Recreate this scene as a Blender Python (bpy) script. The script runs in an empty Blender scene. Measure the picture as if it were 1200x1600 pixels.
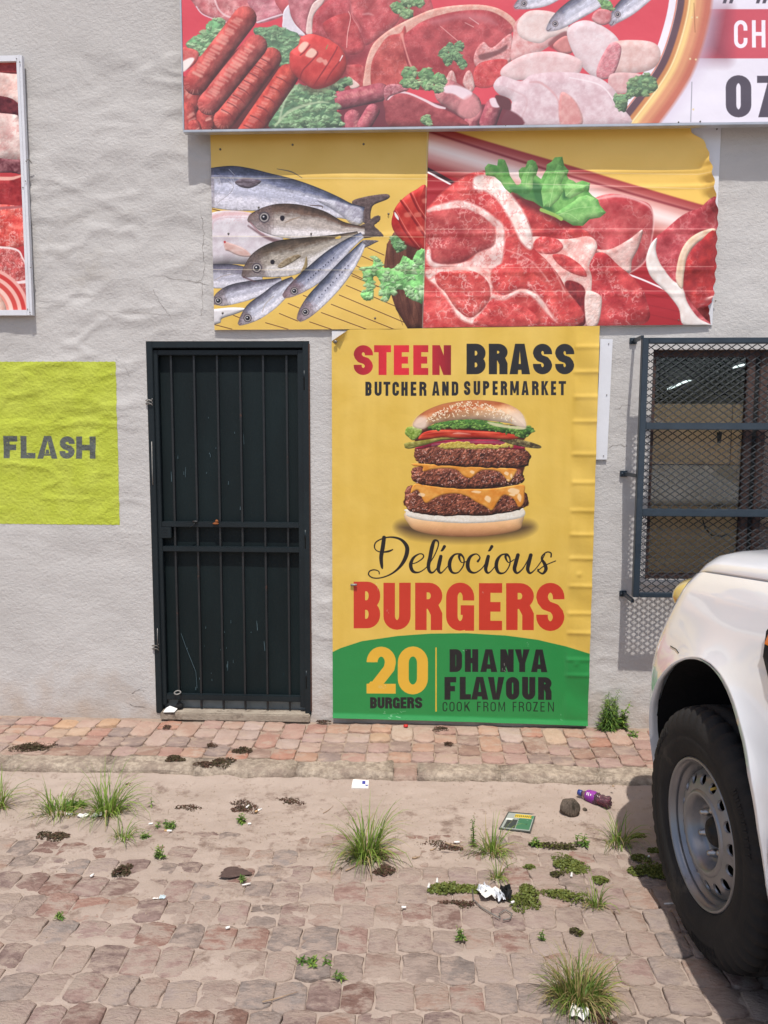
import bpy, bmesh, math, random
import numpy as np
from mathutils import Vector, Matrix, Euler
RAD = math.radians
scene = bpy.context.scene; COL = scene.collection
# ---------------------------------------------------------------------------
# camera (solved from the photograph's verticals and horizontals), world, sun, exposure
# ---------------------------------------------------------------------------
CAM = (0.0, 0.0, 1.608); FOC = 1180.0          # focal length in pixels of the 1200 x 1600 photograph
CM = ((0.9990613872128316, 0.043184943578219795, 0.0033771627912533766),     # rows: right, down, forward
      (0.007755289167829442, -0.1016194837186187, -0.9947931121688995),
      (-0.042616898881734706, 0.9938855775072437, -0.10185901409692047))
WALL = 4.1                                     # metres from the camera to the wall
cd = bpy.data.cameras.new("camera"); cam = bpy.data.objects.new("camera", cd); COL.objects.link(cam); scene.camera = cam
cd.sensor_fit = 'VERTICAL'; cd.sensor_height = 36.0; cd.lens = 36.0*FOC/1600; cd.clip_start = .05; cd.clip_end = 1000
r, d, f = (Vector(v) for v in CM)
cam.matrix_world = Matrix(((r.x, -d.x, -f.x, CAM[0]), (r.y, -d.y, -f.y, CAM[1]), (r.z, -d.z, -f.z, CAM[2]), (0, 0, 0, 1)))
SUN = Vector((-.05, 1.0, -2.3)).normalized()   # the way the light travels
elev = math.asin(-SUN.z)
w = bpy.data.worlds.new("World"); scene.world = w; w.use_nodes = True; nt = w.node_tree
sky = nt.nodes.new('ShaderNodeTexSky'); sky.sky_type = 'NISHITA'; sky.sun_disc = False; sky.sun_elevation = elev
sky.sun_rotation = math.atan2(-SUN.x, -SUN.y); sky.dust_density = 2.0; sky.air_density = 1.0
bg = nt.nodes['Background']; nt.links.new(sky.outputs[0], bg.inputs[0]); bg.inputs[1].default_value = 0.15
sd = bpy.data.lights.new("sun", 'SUN'); sd.energy = 4.15; sd.angle = RAD(.6); sd.color = (1, .965, .91)
so = bpy.data.objects.new("sun", sd); COL.objects.link(so); so.rotation_euler = SUN.to_track_quat('-Z', 'Y').to_euler(); so.location = (0, -5, 12)
scene.view_settings.view_transform = 'Standard'; scene.view_settings.look = 'None'; scene.view_settings.gamma = 1
scene.view_settings.use_curve_mapping = False; scene.view_settings.exposure = 0.02
scene.cycles.max_bounces = 8; scene.cycles.use_denoising = True

# ---- places read off the photograph, as points of the real planes they lie in
def _ray(px, py):
    u = (np.asarray(px, float)-600)/FOC; v = (np.asarray(py, float)-800)/FOC
    return [u*CM[0][i]+v*CM[1][i]+CM[2][i] for i in range(3)]
def px_on_wall(px, py, Y):
    d = _ray(px, py); t = Y/d[1]; return d[0]*t, CAM[2]+d[2]*t
def on_y(px, py, Y): x, z = px_on_wall(px, py, Y); return Vector((float(x), Y, float(z)))
def on_z(px, py, z):
    d = _ray(px, py); t = (z-CAM[2])/d[2]; return Vector((float(d[0]*t), float(d[1]*t), z))
def on_x(px, py, x):
    d = _ray(px, py); t = x/d[0]; return Vector((x, float(d[1]*t), float(CAM[2]+d[2]*t)))

# ---- objects
def tag(o, label=None, cat=None, group=None, kind=None):
    if label: o['label'] = label
    if cat: o['category'] = cat
    if group: o['group'] = group
    if kind: o['kind'] = kind
    return o
def empty(name, loc, label, cat, group=None, rz=0.):
    o = bpy.data.objects.new(name, None); o.location = loc; o.rotation_euler = (0, 0, rz); o.empty_display_size = .1
    COL.objects.link(o); return tag(o, label, cat, group)
def link(name, me, mats, parent=None, smooth=False, loc=None):
    o = bpy.data.objects.new(name, me); COL.objects.link(o)
    if mats is not None and not me.materials:
        for m in (mats if isinstance(mats, (list, tuple)) else [mats]): me.materials.append(m)
    if smooth: me.polygons.foreach_set('use_smooth', [True]*len(me.polygons))
    if parent is not None: o.parent = parent
    if loc is not None: o.location = loc
    return o
class MB:
    """collects vertices and faces of one part, in world coordinates; build() turns it into one mesh object"""
    def __init__(s): s.v, s.f, s.m = [], [], []
    def add(s, V, F, mi=0):
        b = len(s.v); s.v += [tuple(p) for p in V]; s.f += [tuple(i+b for i in q) for q in F]; s.m += [mi]*len(F); return s
    def box(s, a, b, mi=0, bev=0.):
        x0, x1 = sorted((a[0], b[0])); y0, y1 = sorted((a[1], b[1])); z0, z1 = sorted((a[2], b[2]))
        if bev <= 0:
            V = [(x, y, z) for x in (x0, x1) for y in (y0, y1) for z in (z0, z1)]
            return s.add(V, [(0, 1, 3, 2), (4, 6, 7, 5), (0, 4, 5, 1), (2, 3, 7, 6), (0, 2, 6, 4), (1, 5, 7, 3)], mi)
        bm = bmesh.new(); bmesh.ops.create_cube(bm, size=1)
        for v in bm.verts: v.co = Vector(((x0+x1)/2+v.co.x*(x1-x0), (y0+y1)/2+v.co.y*(y1-y0), (z0+z1)/2+v.co.z*(z1-z0)))
        bmesh.ops.bevel(bm, geom=bm.edges[:], offset=min(bev, .45*min(x1-x0, y1-y0, z1-z0)), segments=2, affect='EDGES')
        s.add([v.co.copy() for v in bm.verts], [[v.index for v in f.verts] for f in bm.faces], mi); bm.free(); return s
    def bar(s, p, q, w, h=None, up=(0, 0, 1), mi=0):
        p, q = Vector(p), Vector(q); h = h or w; e = (q-p).normalized(); a = e.cross(Vector(up))
        if a.length < 1e-4: a = e.cross(Vector((0, 1, 0)))
        a.normalize(); b = a.cross(e).normalized(); V = []
        for c in (p, q):
            for i, j in ((-1, -1), (1, -1), (1, 1), (-1, 1)): V.append(c+a*(w/2*i)+b*(h/2*j))
        return s.add(V, [(0, 1, 2, 3), (7, 6, 5, 4), (0, 4, 5, 1), (1, 5, 6, 2), (2, 6, 7, 3), (3, 7, 4, 0)], mi)
    def tube(s, P, r, n=8, mi=0, cap=True):
        P = [Vector(p) for p in P]; rr = r if isinstance(r, (list, tuple)) else [r]*len(P); V, F = [], []; a = None
        for i, p in enumerate(P):
            e = (P[min(i+1, len(P)-1)]-P[max(i-1, 0)]).normalized()
            if a is None: a = e.cross(Vector((0, 0, 1)) if abs(e.z) < .9 else Vector((1, 0, 0)))
            a = (a-e*a.dot(e)).normalized(); b = e.cross(a)
            for k in range(n): t = 2*math.pi*k/n; V.append(p+(a*math.cos(t)+b*math.sin(t))*rr[i])
        for i in range(len(P)-1):
            for k in range(n): F.append((i*n+k, i*n+(k+1) % n, (i+1)*n+(k+1) % n, (i+1)*n+k))
        if cap: F += [tuple(range(n))[::-1], tuple(range((len(P)-1)*n, len(P)*n))]
        return s.add(V, F, mi)
    def lathe(s, prof, c, axis, n=48, mi=0, up=(0, 0, 1)):
        """prof = [(along axis, radius)...]"""
        c = Vector(c); e = Vector(axis).normalized(); a = e.cross(Vector(up)).normalized(); b = e.cross(a); V, F = [], []
        for d, r_ in prof:
            for k in range(n): t = 2*math.pi*k/n; V.append(c+e*d+(a*math.cos(t)+b*math.sin(t))*r_)
        for i in range(len(prof)-1):
            for k in range(n): F.append((i*n+k, i*n+(k+1) % n, (i+1)*n+(k+1) % n, (i+1)*n+k))
        return s.add(V, F, mi)
    def ball(s, c, r_, sc=(1, 1, 1), n=10, mi=0):
        V, F = [], []; m = max(n//2, 3)
        for i in range(m+1):
            t = math.pi*i/m
            for k in range(n): p = 2*math.pi*k/n; V.append((c[0]+r_*sc[0]*math.sin(t)*math.cos(p), c[1]+r_*sc[1]*math.sin(t)*math.sin(p), c[2]+r_*sc[2]*math.cos(t)))
        for i in range(m):
            for k in range(n): F.append((i*n+k, (i+1)*n+k, (i+1)*n+(k+1) % n, i*n+(k+1) % n))
        return s.add(V, F, mi)
    def mesh(s, name):
        me = bpy.data.meshes.new(name); me.from_pydata([tuple(p) for p in s.v], [], [tuple(q) for q in s.f])
        if any(s.m): me.polygons.foreach_set('material_index', s.m)
        me.update(); return me
    def build(s, name, mats, parent=None, smooth=False, origin=None):
        if parent is not None:
            M = Matrix.LocRotScale(parent.location, parent.rotation_euler, None)
            if parent.parent is not None: M = Matrix.LocRotScale(parent.parent.location, parent.parent.rotation_euler, None) @ M
            Mi = M.inverted(); s.v = [tuple(Mi @ Vector(p)) for p in s.v]
        elif origin is not None:
            s.v = [(p[0]-origin[0], p[1]-origin[1], p[2]-origin[2]) for p in s.v]
        return link(name, s.mesh(name), mats, parent, smooth, origin if parent is None else None)

# ---- materials
def srgb(*c): return tuple(((v/255)/12.92 if v/255 < .04045 else ((v/255+.055)/1.055)**2.4) for v in c)+(1.,)
def nodes(name):
    m = bpy.data.materials.new(name); m.use_nodes = True; nt = m.node_tree; return m, nt, nt.nodes['Principled BSDF']
def pm(name, c0, c1=None, scale=8., rough=.7, bump=0., bscale=40., metallic=0., spec=.5, contrast=1., coat=0., stretch=(1, 1, 1),
       rnd=0., dirt=None, dscale=3., dth=.55, bdist=.01, detail=6., rough2=None):
    """procedural paint / stone / metal: two base colours by noise, optional blotches of a third, relief by bump"""
    m, nt, b = nodes(name); N, L = nt.nodes, nt.links
    tc = N.new('ShaderNodeTexCoord'); mp = N.new('ShaderNodeMapping'); mp.inputs['Scale'].default_value = stretch
    L.new(tc.outputs['Object'], mp.inputs[0]); vec = mp.outputs[0]
    if rnd:                                      # each copy of a piece takes its own cut of the pattern
        oi = N.new('ShaderNodeObjectInfo'); va = N.new('ShaderNodeVectorMath'); va.operation = 'ADD'
        sc_ = N.new('ShaderNodeMath'); sc_.operation = 'MULTIPLY'; sc_.inputs[1].default_value = 40
        L.new(oi.outputs['Random'], sc_.inputs[0]); L.new(mp.outputs[0], va.inputs[0]); L.new(sc_.outputs[0], va.inputs[1]); vec = va.outputs[0]
    n1 = N.new('ShaderNodeTexNoise'); n1.inputs['Scale'].default_value = scale; n1.inputs['Detail'].default_value = detail; n1.inputs['Roughness'].default_value = .62; L.new(vec, n1.inputs[0])
    cr = N.new('ShaderNodeValToRGB'); cr.color_ramp.elements[0].position = .5-.22/contrast; cr.color_ramp.elements[1].position = .5+.22/contrast
    cr.color_ramp.elements[0].color = c0; cr.color_ramp.elements[1].color = c1 or c0; L.new(n1.outputs[0], cr.inputs[0]); col = cr.outputs[0]
    if rnd:
        hv = N.new('ShaderNodeHueSaturation'); mr = N.new('ShaderNodeMapRange'); mr.inputs[3].default_value = 1-rnd; mr.inputs[4].default_value = 1+rnd
        L.new(oi.outputs['Random'], mr.inputs[0]); L.new(mr.outputs[0], hv.inputs['Value']); L.new(col, hv.inputs['Color'])
        m2 = N.new('ShaderNodeMath'); m2.operation = 'FRACT'; m3 = N.new('ShaderNodeMath'); m3.operation = 'MULTIPLY'; m3.inputs[1].default_value = 7.31
        L.new(oi.outputs['Random'], m3.inputs[0]); L.new(m3.outputs[0], m2.inputs[0])
        mr2 = N.new('ShaderNodeMapRange'); mr2.inputs[3].default_value = .72; mr2.inputs[4].default_value = 1.15; L.new(m2.outputs[0], mr2.inputs[0]); L.new(mr2.outputs[0], hv.inputs['Saturation'])
        col = hv.outputs[0]
    if dirt is not None:
        n3 = N.new('ShaderNodeTexNoise'); n3.inputs['Scale'].default_value = dscale; n3.inputs['Detail'].default_value = 8; n3.inputs['Roughness'].default_value = .7; L.new(vec, n3.inputs[0])
        r3 = N.new('ShaderNodeValToRGB'); r3.color_ramp.elements[0].position = dth; r3.color_ramp.elements[1].position = min(dth+.12, .99)
        L.new(n3.outputs[0], r3.inputs[0]); mx = N.new('ShaderNodeMix'); mx.data_type = 'RGBA'; L.new(r3.outputs[0], mx.inputs[0]); L.new(col, mx.inputs[6]); mx.inputs[7].default_value = dirt; col = mx.outputs[2]
    L.new(col, b.inputs['Base Color']); b.inputs['Roughness'].default_value = rough; b.inputs['Metallic'].default_value = metallic
    b.inputs['Specular IOR Level'].default_value = spec
    if coat: b.inputs['Coat Weight'].default_value = coat; b.inputs['Coat Roughness'].default_value = .04
    if rough2 is not None:
        mr = N.new('ShaderNodeMapRange'); mr.inputs[3].default_value = rough; mr.inputs[4].default_value = rough2; L.new(n1.outputs[0], mr.inputs[0]); L.new(mr.outputs[0], b.inputs['Roughness'])
    if bump:
        n2 = N.new('ShaderNodeTexNoise'); n2.inputs['Scale'].default_value = bscale; n2.inputs['Detail'].default_value = 8; n2.inputs['Roughness'].default_value = .65; L.new(vec, n2.inputs[0])
        bp = N.new('ShaderNodeBump'); bp.inputs['Strength'].default_value = bump; bp.inputs['Distance'].default_value = bdist; L.new(n2.outputs[0], bp.inputs['Height']); L.new(bp.outputs[0], b.inputs['Normal'])
    return m
def print_mat(name, canvas, rough=.42, gain=1., spec=.4, bump=.0):
    im = bpy.data.images.new(name, canvas.W, canvas.H, alpha=False)
    a = np.ones((canvas.H, canvas.W, 4), np.float32); a[..., :3] = np.clip(canvas.img/255*gain, 0, 1)[::-1]
    im.pixels.foreach_set(a.ravel()); im.update(); im.pack()
    m, nt, b = nodes(name); t = nt.nodes.new('ShaderNodeTexImage'); t.image = im; t.extension = 'EXTEND'; nt.links.new(t.outputs[0], b.inputs['Base Color'])
    b.inputs['Roughness'].default_value = rough; b.inputs['Specular IOR Level'].default_value = spec
    n2 = nt.nodes.new('ShaderNodeTexNoise'); n2.inputs['Scale'].default_value = 9; n2.inputs['Detail'].default_value = 3; tc = nt.nodes.new('ShaderNodeTexCoord'); nt.links.new(tc.outputs['Object'], n2.inputs[0])
    bp = nt.nodes.new('ShaderNodeBump'); bp.inputs['Strength'].default_value = .25+bump; bp.inputs['Distance'].default_value = .012; nt.links.new(n2.outputs[0], bp.inputs['Height']); nt.links.new(bp.outputs[0], b.inputs['Normal'])
    return m
def sheet(name, canvas, xs, zs, yf, mat, parent, thick=.0, edge=None):
    """a printed sheet: grid over (xs, zs) as callables of (u, v), relief yf(x, z), uv from its own plane"""
    U, V = xs, zs; nu, nv = len(U), len(V)
    X = np.array([[U[i] if not callable(edge) else edge(U[i], V[j])[0] for i in range(nu)] for j in range(nv)])
    Z = np.array([[V[j] if not callable(edge) else edge(U[i], V[j])[1] for i in range(nu)] for j in range(nv)])
    Y = yf(X, Z, *np.meshgrid(U, V))
    P = np.stack([X, Y, Z], -1).reshape(-1, 3)
    idx = np.arange(nu*nv).reshape(nv, nu); F = np.stack([idx[:-1, :-1], idx[:-1, 1:], idx[1:, 1:], idx[1:, :-1]], -1).reshape(-1, 4)
    me = bpy.data.meshes.new(name); me.from_pydata((P-np.array(parent.location)).tolist(), [], F.tolist())
    uv = me.uv_layers.new(name='UVMap'); li = np.empty(len(me.loops), int); me.loops.foreach_get('vertex_index', li)
    u = (P[li, 0]-canvas.x0)/(canvas.x1-canvas.x0); v = (P[li, 2]-canvas.z0)/(canvas.z1-canvas.z0)
    uv.data.foreach_set('uv', np.stack([u, v], 1).ravel())
    return link(name, me, mat, parent, True)
# ---------------------------------------------------------------------------
# print shop: a small numpy rasteriser that paints the flat print of each sign
# ---------------------------------------------------------------------------
def smooth_path(P, closed=True, n=6):
    P = np.asarray(P, float); m = len(P)
    if m < 3: return P
    out = []; t = np.linspace(0, 1, n, endpoint=False)[:, None]
    for i in range(m if closed else m-1):
        if closed: a, b, c, d = P[i-1], P[i], P[(i+1) % m], P[(i+2) % m]
        else: a, b, c, d = P[max(i-1, 0)], P[i], P[i+1], P[min(i+2, m-1)]
        out.append(0.5*((2*b)+(c-a)*t+(2*a-5*b+4*c-d)*t*t+(3*b-a-3*c+d)*t**3))
    if not closed: out.append(P[-1:])
    return np.concatenate(out)

def _up(g, H, W):
    gh, gw = g.shape
    y = np.linspace(0, gh-1.001, H); x = np.linspace(0, gw-1.001, W)
    yi = y.astype(int); xi = x.astype(int); fy = y-yi; fx = x-xi
    fy = fy*fy*(3-2*fy); fx = fx*fx*(3-2*fx)
    a = g[yi][:, xi]; b = g[yi][:, xi+1]; c = g[yi+1][:, xi]; d = g[yi+1][:, xi+1]
    fx = fx[None, :]; fy = fy[:, None]
    return (a*(1-fx)+b*fx)*(1-fy)+(c*(1-fx)+d*fx)*fy

def fbm(H, W, cell, seed, octv=4, gain=.55, ax=1.0, ay=1.0):
    r = np.random.RandomState(seed); o = np.zeros((H, W)); amp = 1; tot = 0
    for k in range(octv):
        c = max(cell/2**k, 1.2)
        g = r.rand(int(H/(c*ay))+3, int(W/(c*ax))+3); o += amp*_up(g, H, W); tot += amp; amp *= gain
        if c <= 1.2: break
    return o/tot

def mixc(a, b, t):
    t = np.clip(t, 0, 1)[..., None]
    return np.asarray(a, float)*(1-t)+np.asarray(b, float)*t

def cutp(p, q, lx, ly, w):
    e = (q-p)/(np.hypot(*(q-p))+1e-9); t = (lx-p[0])*e[0]+(ly-p[1])*e[1]
    return np.where((t < 0) & (t > -w*.8), -t, -1e6)

class Print:
    """A printed sheet lying in the plane y = Y; drawing coordinates are photo pixels mapped onto that plane."""
    def __init__(s, Y, x0, x1, z0, z1, res, base):
        s.Y, s.x0, s.x1, s.z0, s.z1, s.res = Y, x0, x1, z0, z1, res
        s.W = int((x1-x0)*res); s.H = int((z1-z0)*res)
        s.img = np.empty((s.H, s.W, 3)); s.img[:] = base; s.T = (0., 0., 1.)
    def P(s, pts):
        p = np.atleast_2d(np.asarray(pts, float)); ox, oy, k = s.T
        X, Z = px_on_wall(ox+p[:, 0]/k, oy+p[:, 1]/k, s.Y)
        return np.stack([(X-s.x0)*s.res, (s.z1-Z)*s.res], 1)
    def k(s): return s.res/285./s.T[2]          # drawing unit -> canvas pixels
    def box(s, q, pad):
        a = np.floor(q.min(0)-pad).astype(int); b = np.ceil(q.max(0)+pad).astype(int)
        x0, y0 = max(a[0], 0), max(a[1], 0); x1, y1 = min(b[0], s.W), min(b[1], s.H)
        if x1 <= x0 or y1 <= y0: return None
        yy, xx = np.mgrid[y0:y1, x0:x1]
        return (slice(y0, y1), slice(x0, x1)), xx+.5, yy+.5
    def sdf(s, q, pad=3):
        b = s.box(q, pad)
        if b is None: return None
        sl, xx, yy = b; d2 = np.full(xx.shape, 1e12); ins = np.zeros(xx.shape, bool)
        for i in range(len(q)):
            ax, ay = q[i-1]; bx, by = q[i]; ex, ey = bx-ax, by-ay; L = ex*ex+ey*ey+1e-9
            t = np.clip(((xx-ax)*ex+(yy-ay)*ey)/L, 0, 1)
            d2 = np.minimum(d2, (xx-ax-t*ex)**2+(yy-ay-t*ey)**2)
            if ay != by: ins ^= ((ay > yy) != (by > yy)) & (xx < ex*(yy-ay)/(ey if ey else 1e-9)+ax)
        d = np.sqrt(d2); return sl, xx, yy, np.where(ins, d, -d)
    def put(s, sl, col, a):
        a = a[..., None]; s.img[sl] = s.img[sl]*(1-a)+np.asarray(col, float)*a
    def fill(s, pts, col, soft=.8, sm=True, alpha=1., grow=0):
        q = s.P(smooth_path(pts) if sm else pts); r = s.sdf(q, 3+soft*s.k()*2+abs(grow))
        if r is None: return
        sl, xx, yy, d = r; w = max(soft*s.k(), .7)
        s.put(sl, col, alpha*np.clip((d+grow)/w+.5, 0, 1))
    def line(s, pts, w, col, alpha=1., soft=1., sm=True):
        P = np.asarray(pts, float)
        if P.shape[1] == 3: ww = P[:, 2]; P = P[:, :2]
        else: ww = np.full(len(P), float(w))
        if sm and len(P) > 2:
            A = smooth_path(np.column_stack([P, ww]), False); P, ww = A[:, :2], A[:, 2]
        q = s.P(P); ww = ww*s.k()/2; b = s.box(q, ww.max()+3+soft*s.k())
        if b is None: return
        sl, xx, yy = b; D = np.full(xx.shape, 1e9)
        for i in range(len(q)-1):
            (ax, ay), (bx, by) = q[i], q[i+1]; ex, ey = bx-ax, by-ay; L = ex*ex+ey*ey+1e-9
            t = np.clip(((xx-ax)*ex+(yy-ay)*ey)/L, 0, 1)
            D = np.minimum(D, np.hypot(xx-ax-t*ex, yy-ay-t*ey)-(ww[i]*(1-t)+ww[i+1]*t))
        s.put(sl, col, alpha*np.clip(.5-D/max(soft*s.k(), .8), 0, 1))
    def solid(s, pts, c0, c1=None, R=20, sm=True, seed=1, cell=20, bump=0., bcell=6, spec=0., light=(-.35, -.75, .55),
              amb=.62, dif=.55, edge=None, edgew=3, veins=0., vcell=22, vcol=(245, 205, 200), vth=.09, soft=.9, grad=None,
              alpha=1., ax=1., ay=1., speck=0., wob=0.):
        """a photographed rounded thing in the print: its own printed colours, relief and sheen"""
        P_ = smooth_path(pts) if sm else np.asarray(pts, float)
        q = s.P(P_)
        if wob:
            rr = np.random.RandomState(seed+9); q = q+rr.randn(*q.shape)*wob*s.k()
        r = s.sdf(q, 3)
        if r is None: return
        sl, xx, yy, d = r; H, W = d.shape; k = s.k(); Rk = R*k
        if H < 3 or W < 3: return
        n = fbm(H, W, cell*k, seed, 4, .6, ax, ay)
        n = np.clip((n-.5)*2.2+.5, 0, 1)
        col = mixc(c0, c1 if c1 is not None else c0, n)
        if grad is not None:                     # grad = (p0, p1, [(t, colour)...]) across p0->p1
            a, b2 = s.P([grad[0], grad[1]]); e = b2-a; t = ((xx-a[0])*e[0]+(yy-a[1])*e[1])/(e@e)
            t = t+(n-.5)*.12; st = grad[2]; g = np.empty(d.shape+(3,))
            for c in range(3): g[..., c] = np.interp(t, [u[0] for u in st], [u[1][c] for u in st])
            col = g+(n-.5)[..., None]*18
        if veins:
            w1 = fbm(H, W, vcell*1.2*k, seed+3, 3)-.5; w2 = fbm(H, W, vcell*k, seed+5, 4, .5)
            v = np.abs(w2-.5+w1*.25); v = np.clip(1-v/vth, 0, 1)**1.5*np.clip((fbm(H, W, vcell*2*k, seed+7, 2)-.3)*3, 0, 1)
            v = v*veins*.8; col = col*(1-v[..., None])+np.asarray(vcol, float)*v[..., None]; lo = fbm(H, W, cell*2.2*k, seed+17, 2); col = col*(.84+.32*lo)[..., None]+np.array([10, 14, 14.])*((lo-.5)*2)[..., None]
        h = np.clip(d/Rk, 0, 1); h = np.sqrt(np.clip(1-(1-h)**2, 0, 1))*Rk*.8
        if veins: bump *= .42; dif *= .62; amb = 1-dif*.62; Rk *= .75; soft = max(soft, 2.2)
        if bump < 10 and not veins: bump *= .5
        if bump: h = h+(fbm(H, W, bcell*k, seed+11, 3)-.5)*bump*k
        gy, gx = np.gradient(h); nn = np.sqrt(gx*gx+gy*gy+1); lx, ly, lz = light
        L = (-gx*lx-gy*ly+lz)/nn
        col = col*(amb+dif*np.clip(L, -.3, 1.2))[..., None]
        if spec: col = col+(np.clip((L-.72)/.25, 0, 1)**3*spec*255)[..., None]
        if edge is not None: col = mixc(edge, col, np.clip((d/k-edgew)/max(edgew*.5, 1), 0, 1)) if np.ndim(col) == 1 else col*np.clip((d/k-edgew)/max(edgew*.4, 1), 0, 1)[..., None]+np.asarray(edge, float)*(1-np.clip((d/k-edgew)/max(edgew*.4, 1), 0, 1))[..., None]
        if speck: 
            rr = np.random.RandomState(seed+31).rand(H, W); col = col+((rr-.5)*speck)[..., None]
        s.put(sl, np.clip(col, 0, 255), alpha*np.clip(d/max(soft*k, .7)+.5, 0, 1))
    def blur_blob(s, pts, col, soft, alpha, sm=True): s.fill(pts, col, soft, sm, alpha)
    # ---- lettering: centre lines with an elliptical brush (sx wide, sy high) and butt ends
    def text(s, txt, x0, y0, x1, y1, sx, sy, col, gap=.06, widths=None, r=.5, slant=0., colf=None, rough=0.):
        """letters of stem sx and bar sy filling the box x0..x1, y0..y1 (drawing units)"""
        n = len(txt); wd = [GW.get(c, 1.) for c in txt]; tot = sum(wd)+gap*(n-1); u = (x1-x0)/tot; x = x0
        for c, w in zip(txt, wd):
            if c != ' ': s.glyph(c, x, y0, w*u, y1-y0, sx, sy, col, r, slant, colf, rough)
            x += (w+gap)*u
    def glyph(s, c, X, Y, w, h, sx, sy, col, r, slant=0., colf=None, rough=0.):
        strokes, polys, cuts = glyph_paths(c, w, h, sx, sy, r)
        f = lambda p: np.asarray(p, float)*[1, 1]+[X, Y]
        quad = s.P([(X, Y), (X+w, Y), (X+w, Y+h), (X, Y+h)]); b = s.box(quad, 4)
        if b is None: return
        sl, xx, yy = b
        O = s.P([(X, Y)])[0]; U = (s.P([(X+w, Y)])[0]-O)/w; V = (s.P([(X, Y+h)])[0]-O)/h
        det = U[0]*V[1]-U[1]*V[0]; dx, dy = xx-O[0], yy-O[1]
        lx = (dx*V[1]-dy*V[0])/det; ly = (dy*U[0]-dx*U[1])/det
        px = 1/np.hypot(*U)                      # canvas pixel in drawing units
        m = np.zeros(xx.shape); ky = sx/sy
        for st in strokes:
            P = np.asarray(st, float)*[1, ky]; D = np.full(xx.shape, 1e9); lyk = ly*ky; N = len(P)-1
            for i in range(N):
                (ax, ay), (bx, by) = P[i], P[i+1]; ex, ey = bx-ax, by-ay; L = ex*ex+ey*ey+1e-9
                t0 = ((lx-ax)*ex+(lyk-ay)*ey)/L; t = np.clip(t0, 0, 1)
                dd = np.hypot(lx-ax-t*ex, lyk-ay-t*ey)-sx/2
                closed = np.allclose(P[0], P[-1])
                if not closed:
                    if i < 4: dd = np.maximum(dd, cutp(P[0], P[1], lx, lyk, sx))
                    if i > N-5: dd = np.maximum(dd, cutp(P[-1], P[-2], lx, lyk, sx))
                D = np.minimum(D, dd)
            m = np.maximum(m, np.clip(.5-D/px, 0, 1))
        for p in polys:
            q = np.asarray(p, float); m = np.maximum(m, s._pm(q, lx, ly, px))
        for p in cuts:
            q = np.asarray(p, float); m = np.minimum(m, 1-s._pm(q, lx, ly, px))
        if rough:
            nz = fbm(m.shape[0], m.shape[1], 5, int(X*7+Y) % 9999, 3); m = m*np.clip((nz-rough)*14, 0, 1)
        cc = col if colf is None else colf(X+lx, Y+ly)
        s.put(sl, cc, m)
    @staticmethod
    def _pm(q, lx, ly, px):
        D = np.full(lx.shape, 1e9); ins = np.zeros(lx.shape, bool)
        for i in range(len(q)):
            (ax, ay), (bx, by) = q[i-1], q[i]; ex, ey = bx-ax, by-ay; L = ex*ex+ey*ey+1e-12
            t = np.clip(((lx-ax)*ex+(ly-ay)*ey)/L, 0, 1); D = np.minimum(D, np.hypot(lx-ax-t*ex, ly-ay-t*ey))
            if ay != by: ins ^= ((ay > ly) != (by > ly)) & (lx < ex*(ly-ay)/ey+ax)
        return np.clip(np.where(ins, D, -D)/px+.5, 0, 1)

GW = {'I': .45, ' ': .45, 'M': 1.3, 'A': 1.08, 'V': 1.08, 'Y': 1.02, 'E': .86, 'F': .82, 'L': .8, 'T': .92, 'K': 1.05}

def arc(cx, cy, rx, ry, a0, a1, n=7):
    a = np.radians(np.linspace(a0, a1, n)); return [(cx+rx*math.cos(t), cy-ry*math.sin(t)) for t in a]

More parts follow.
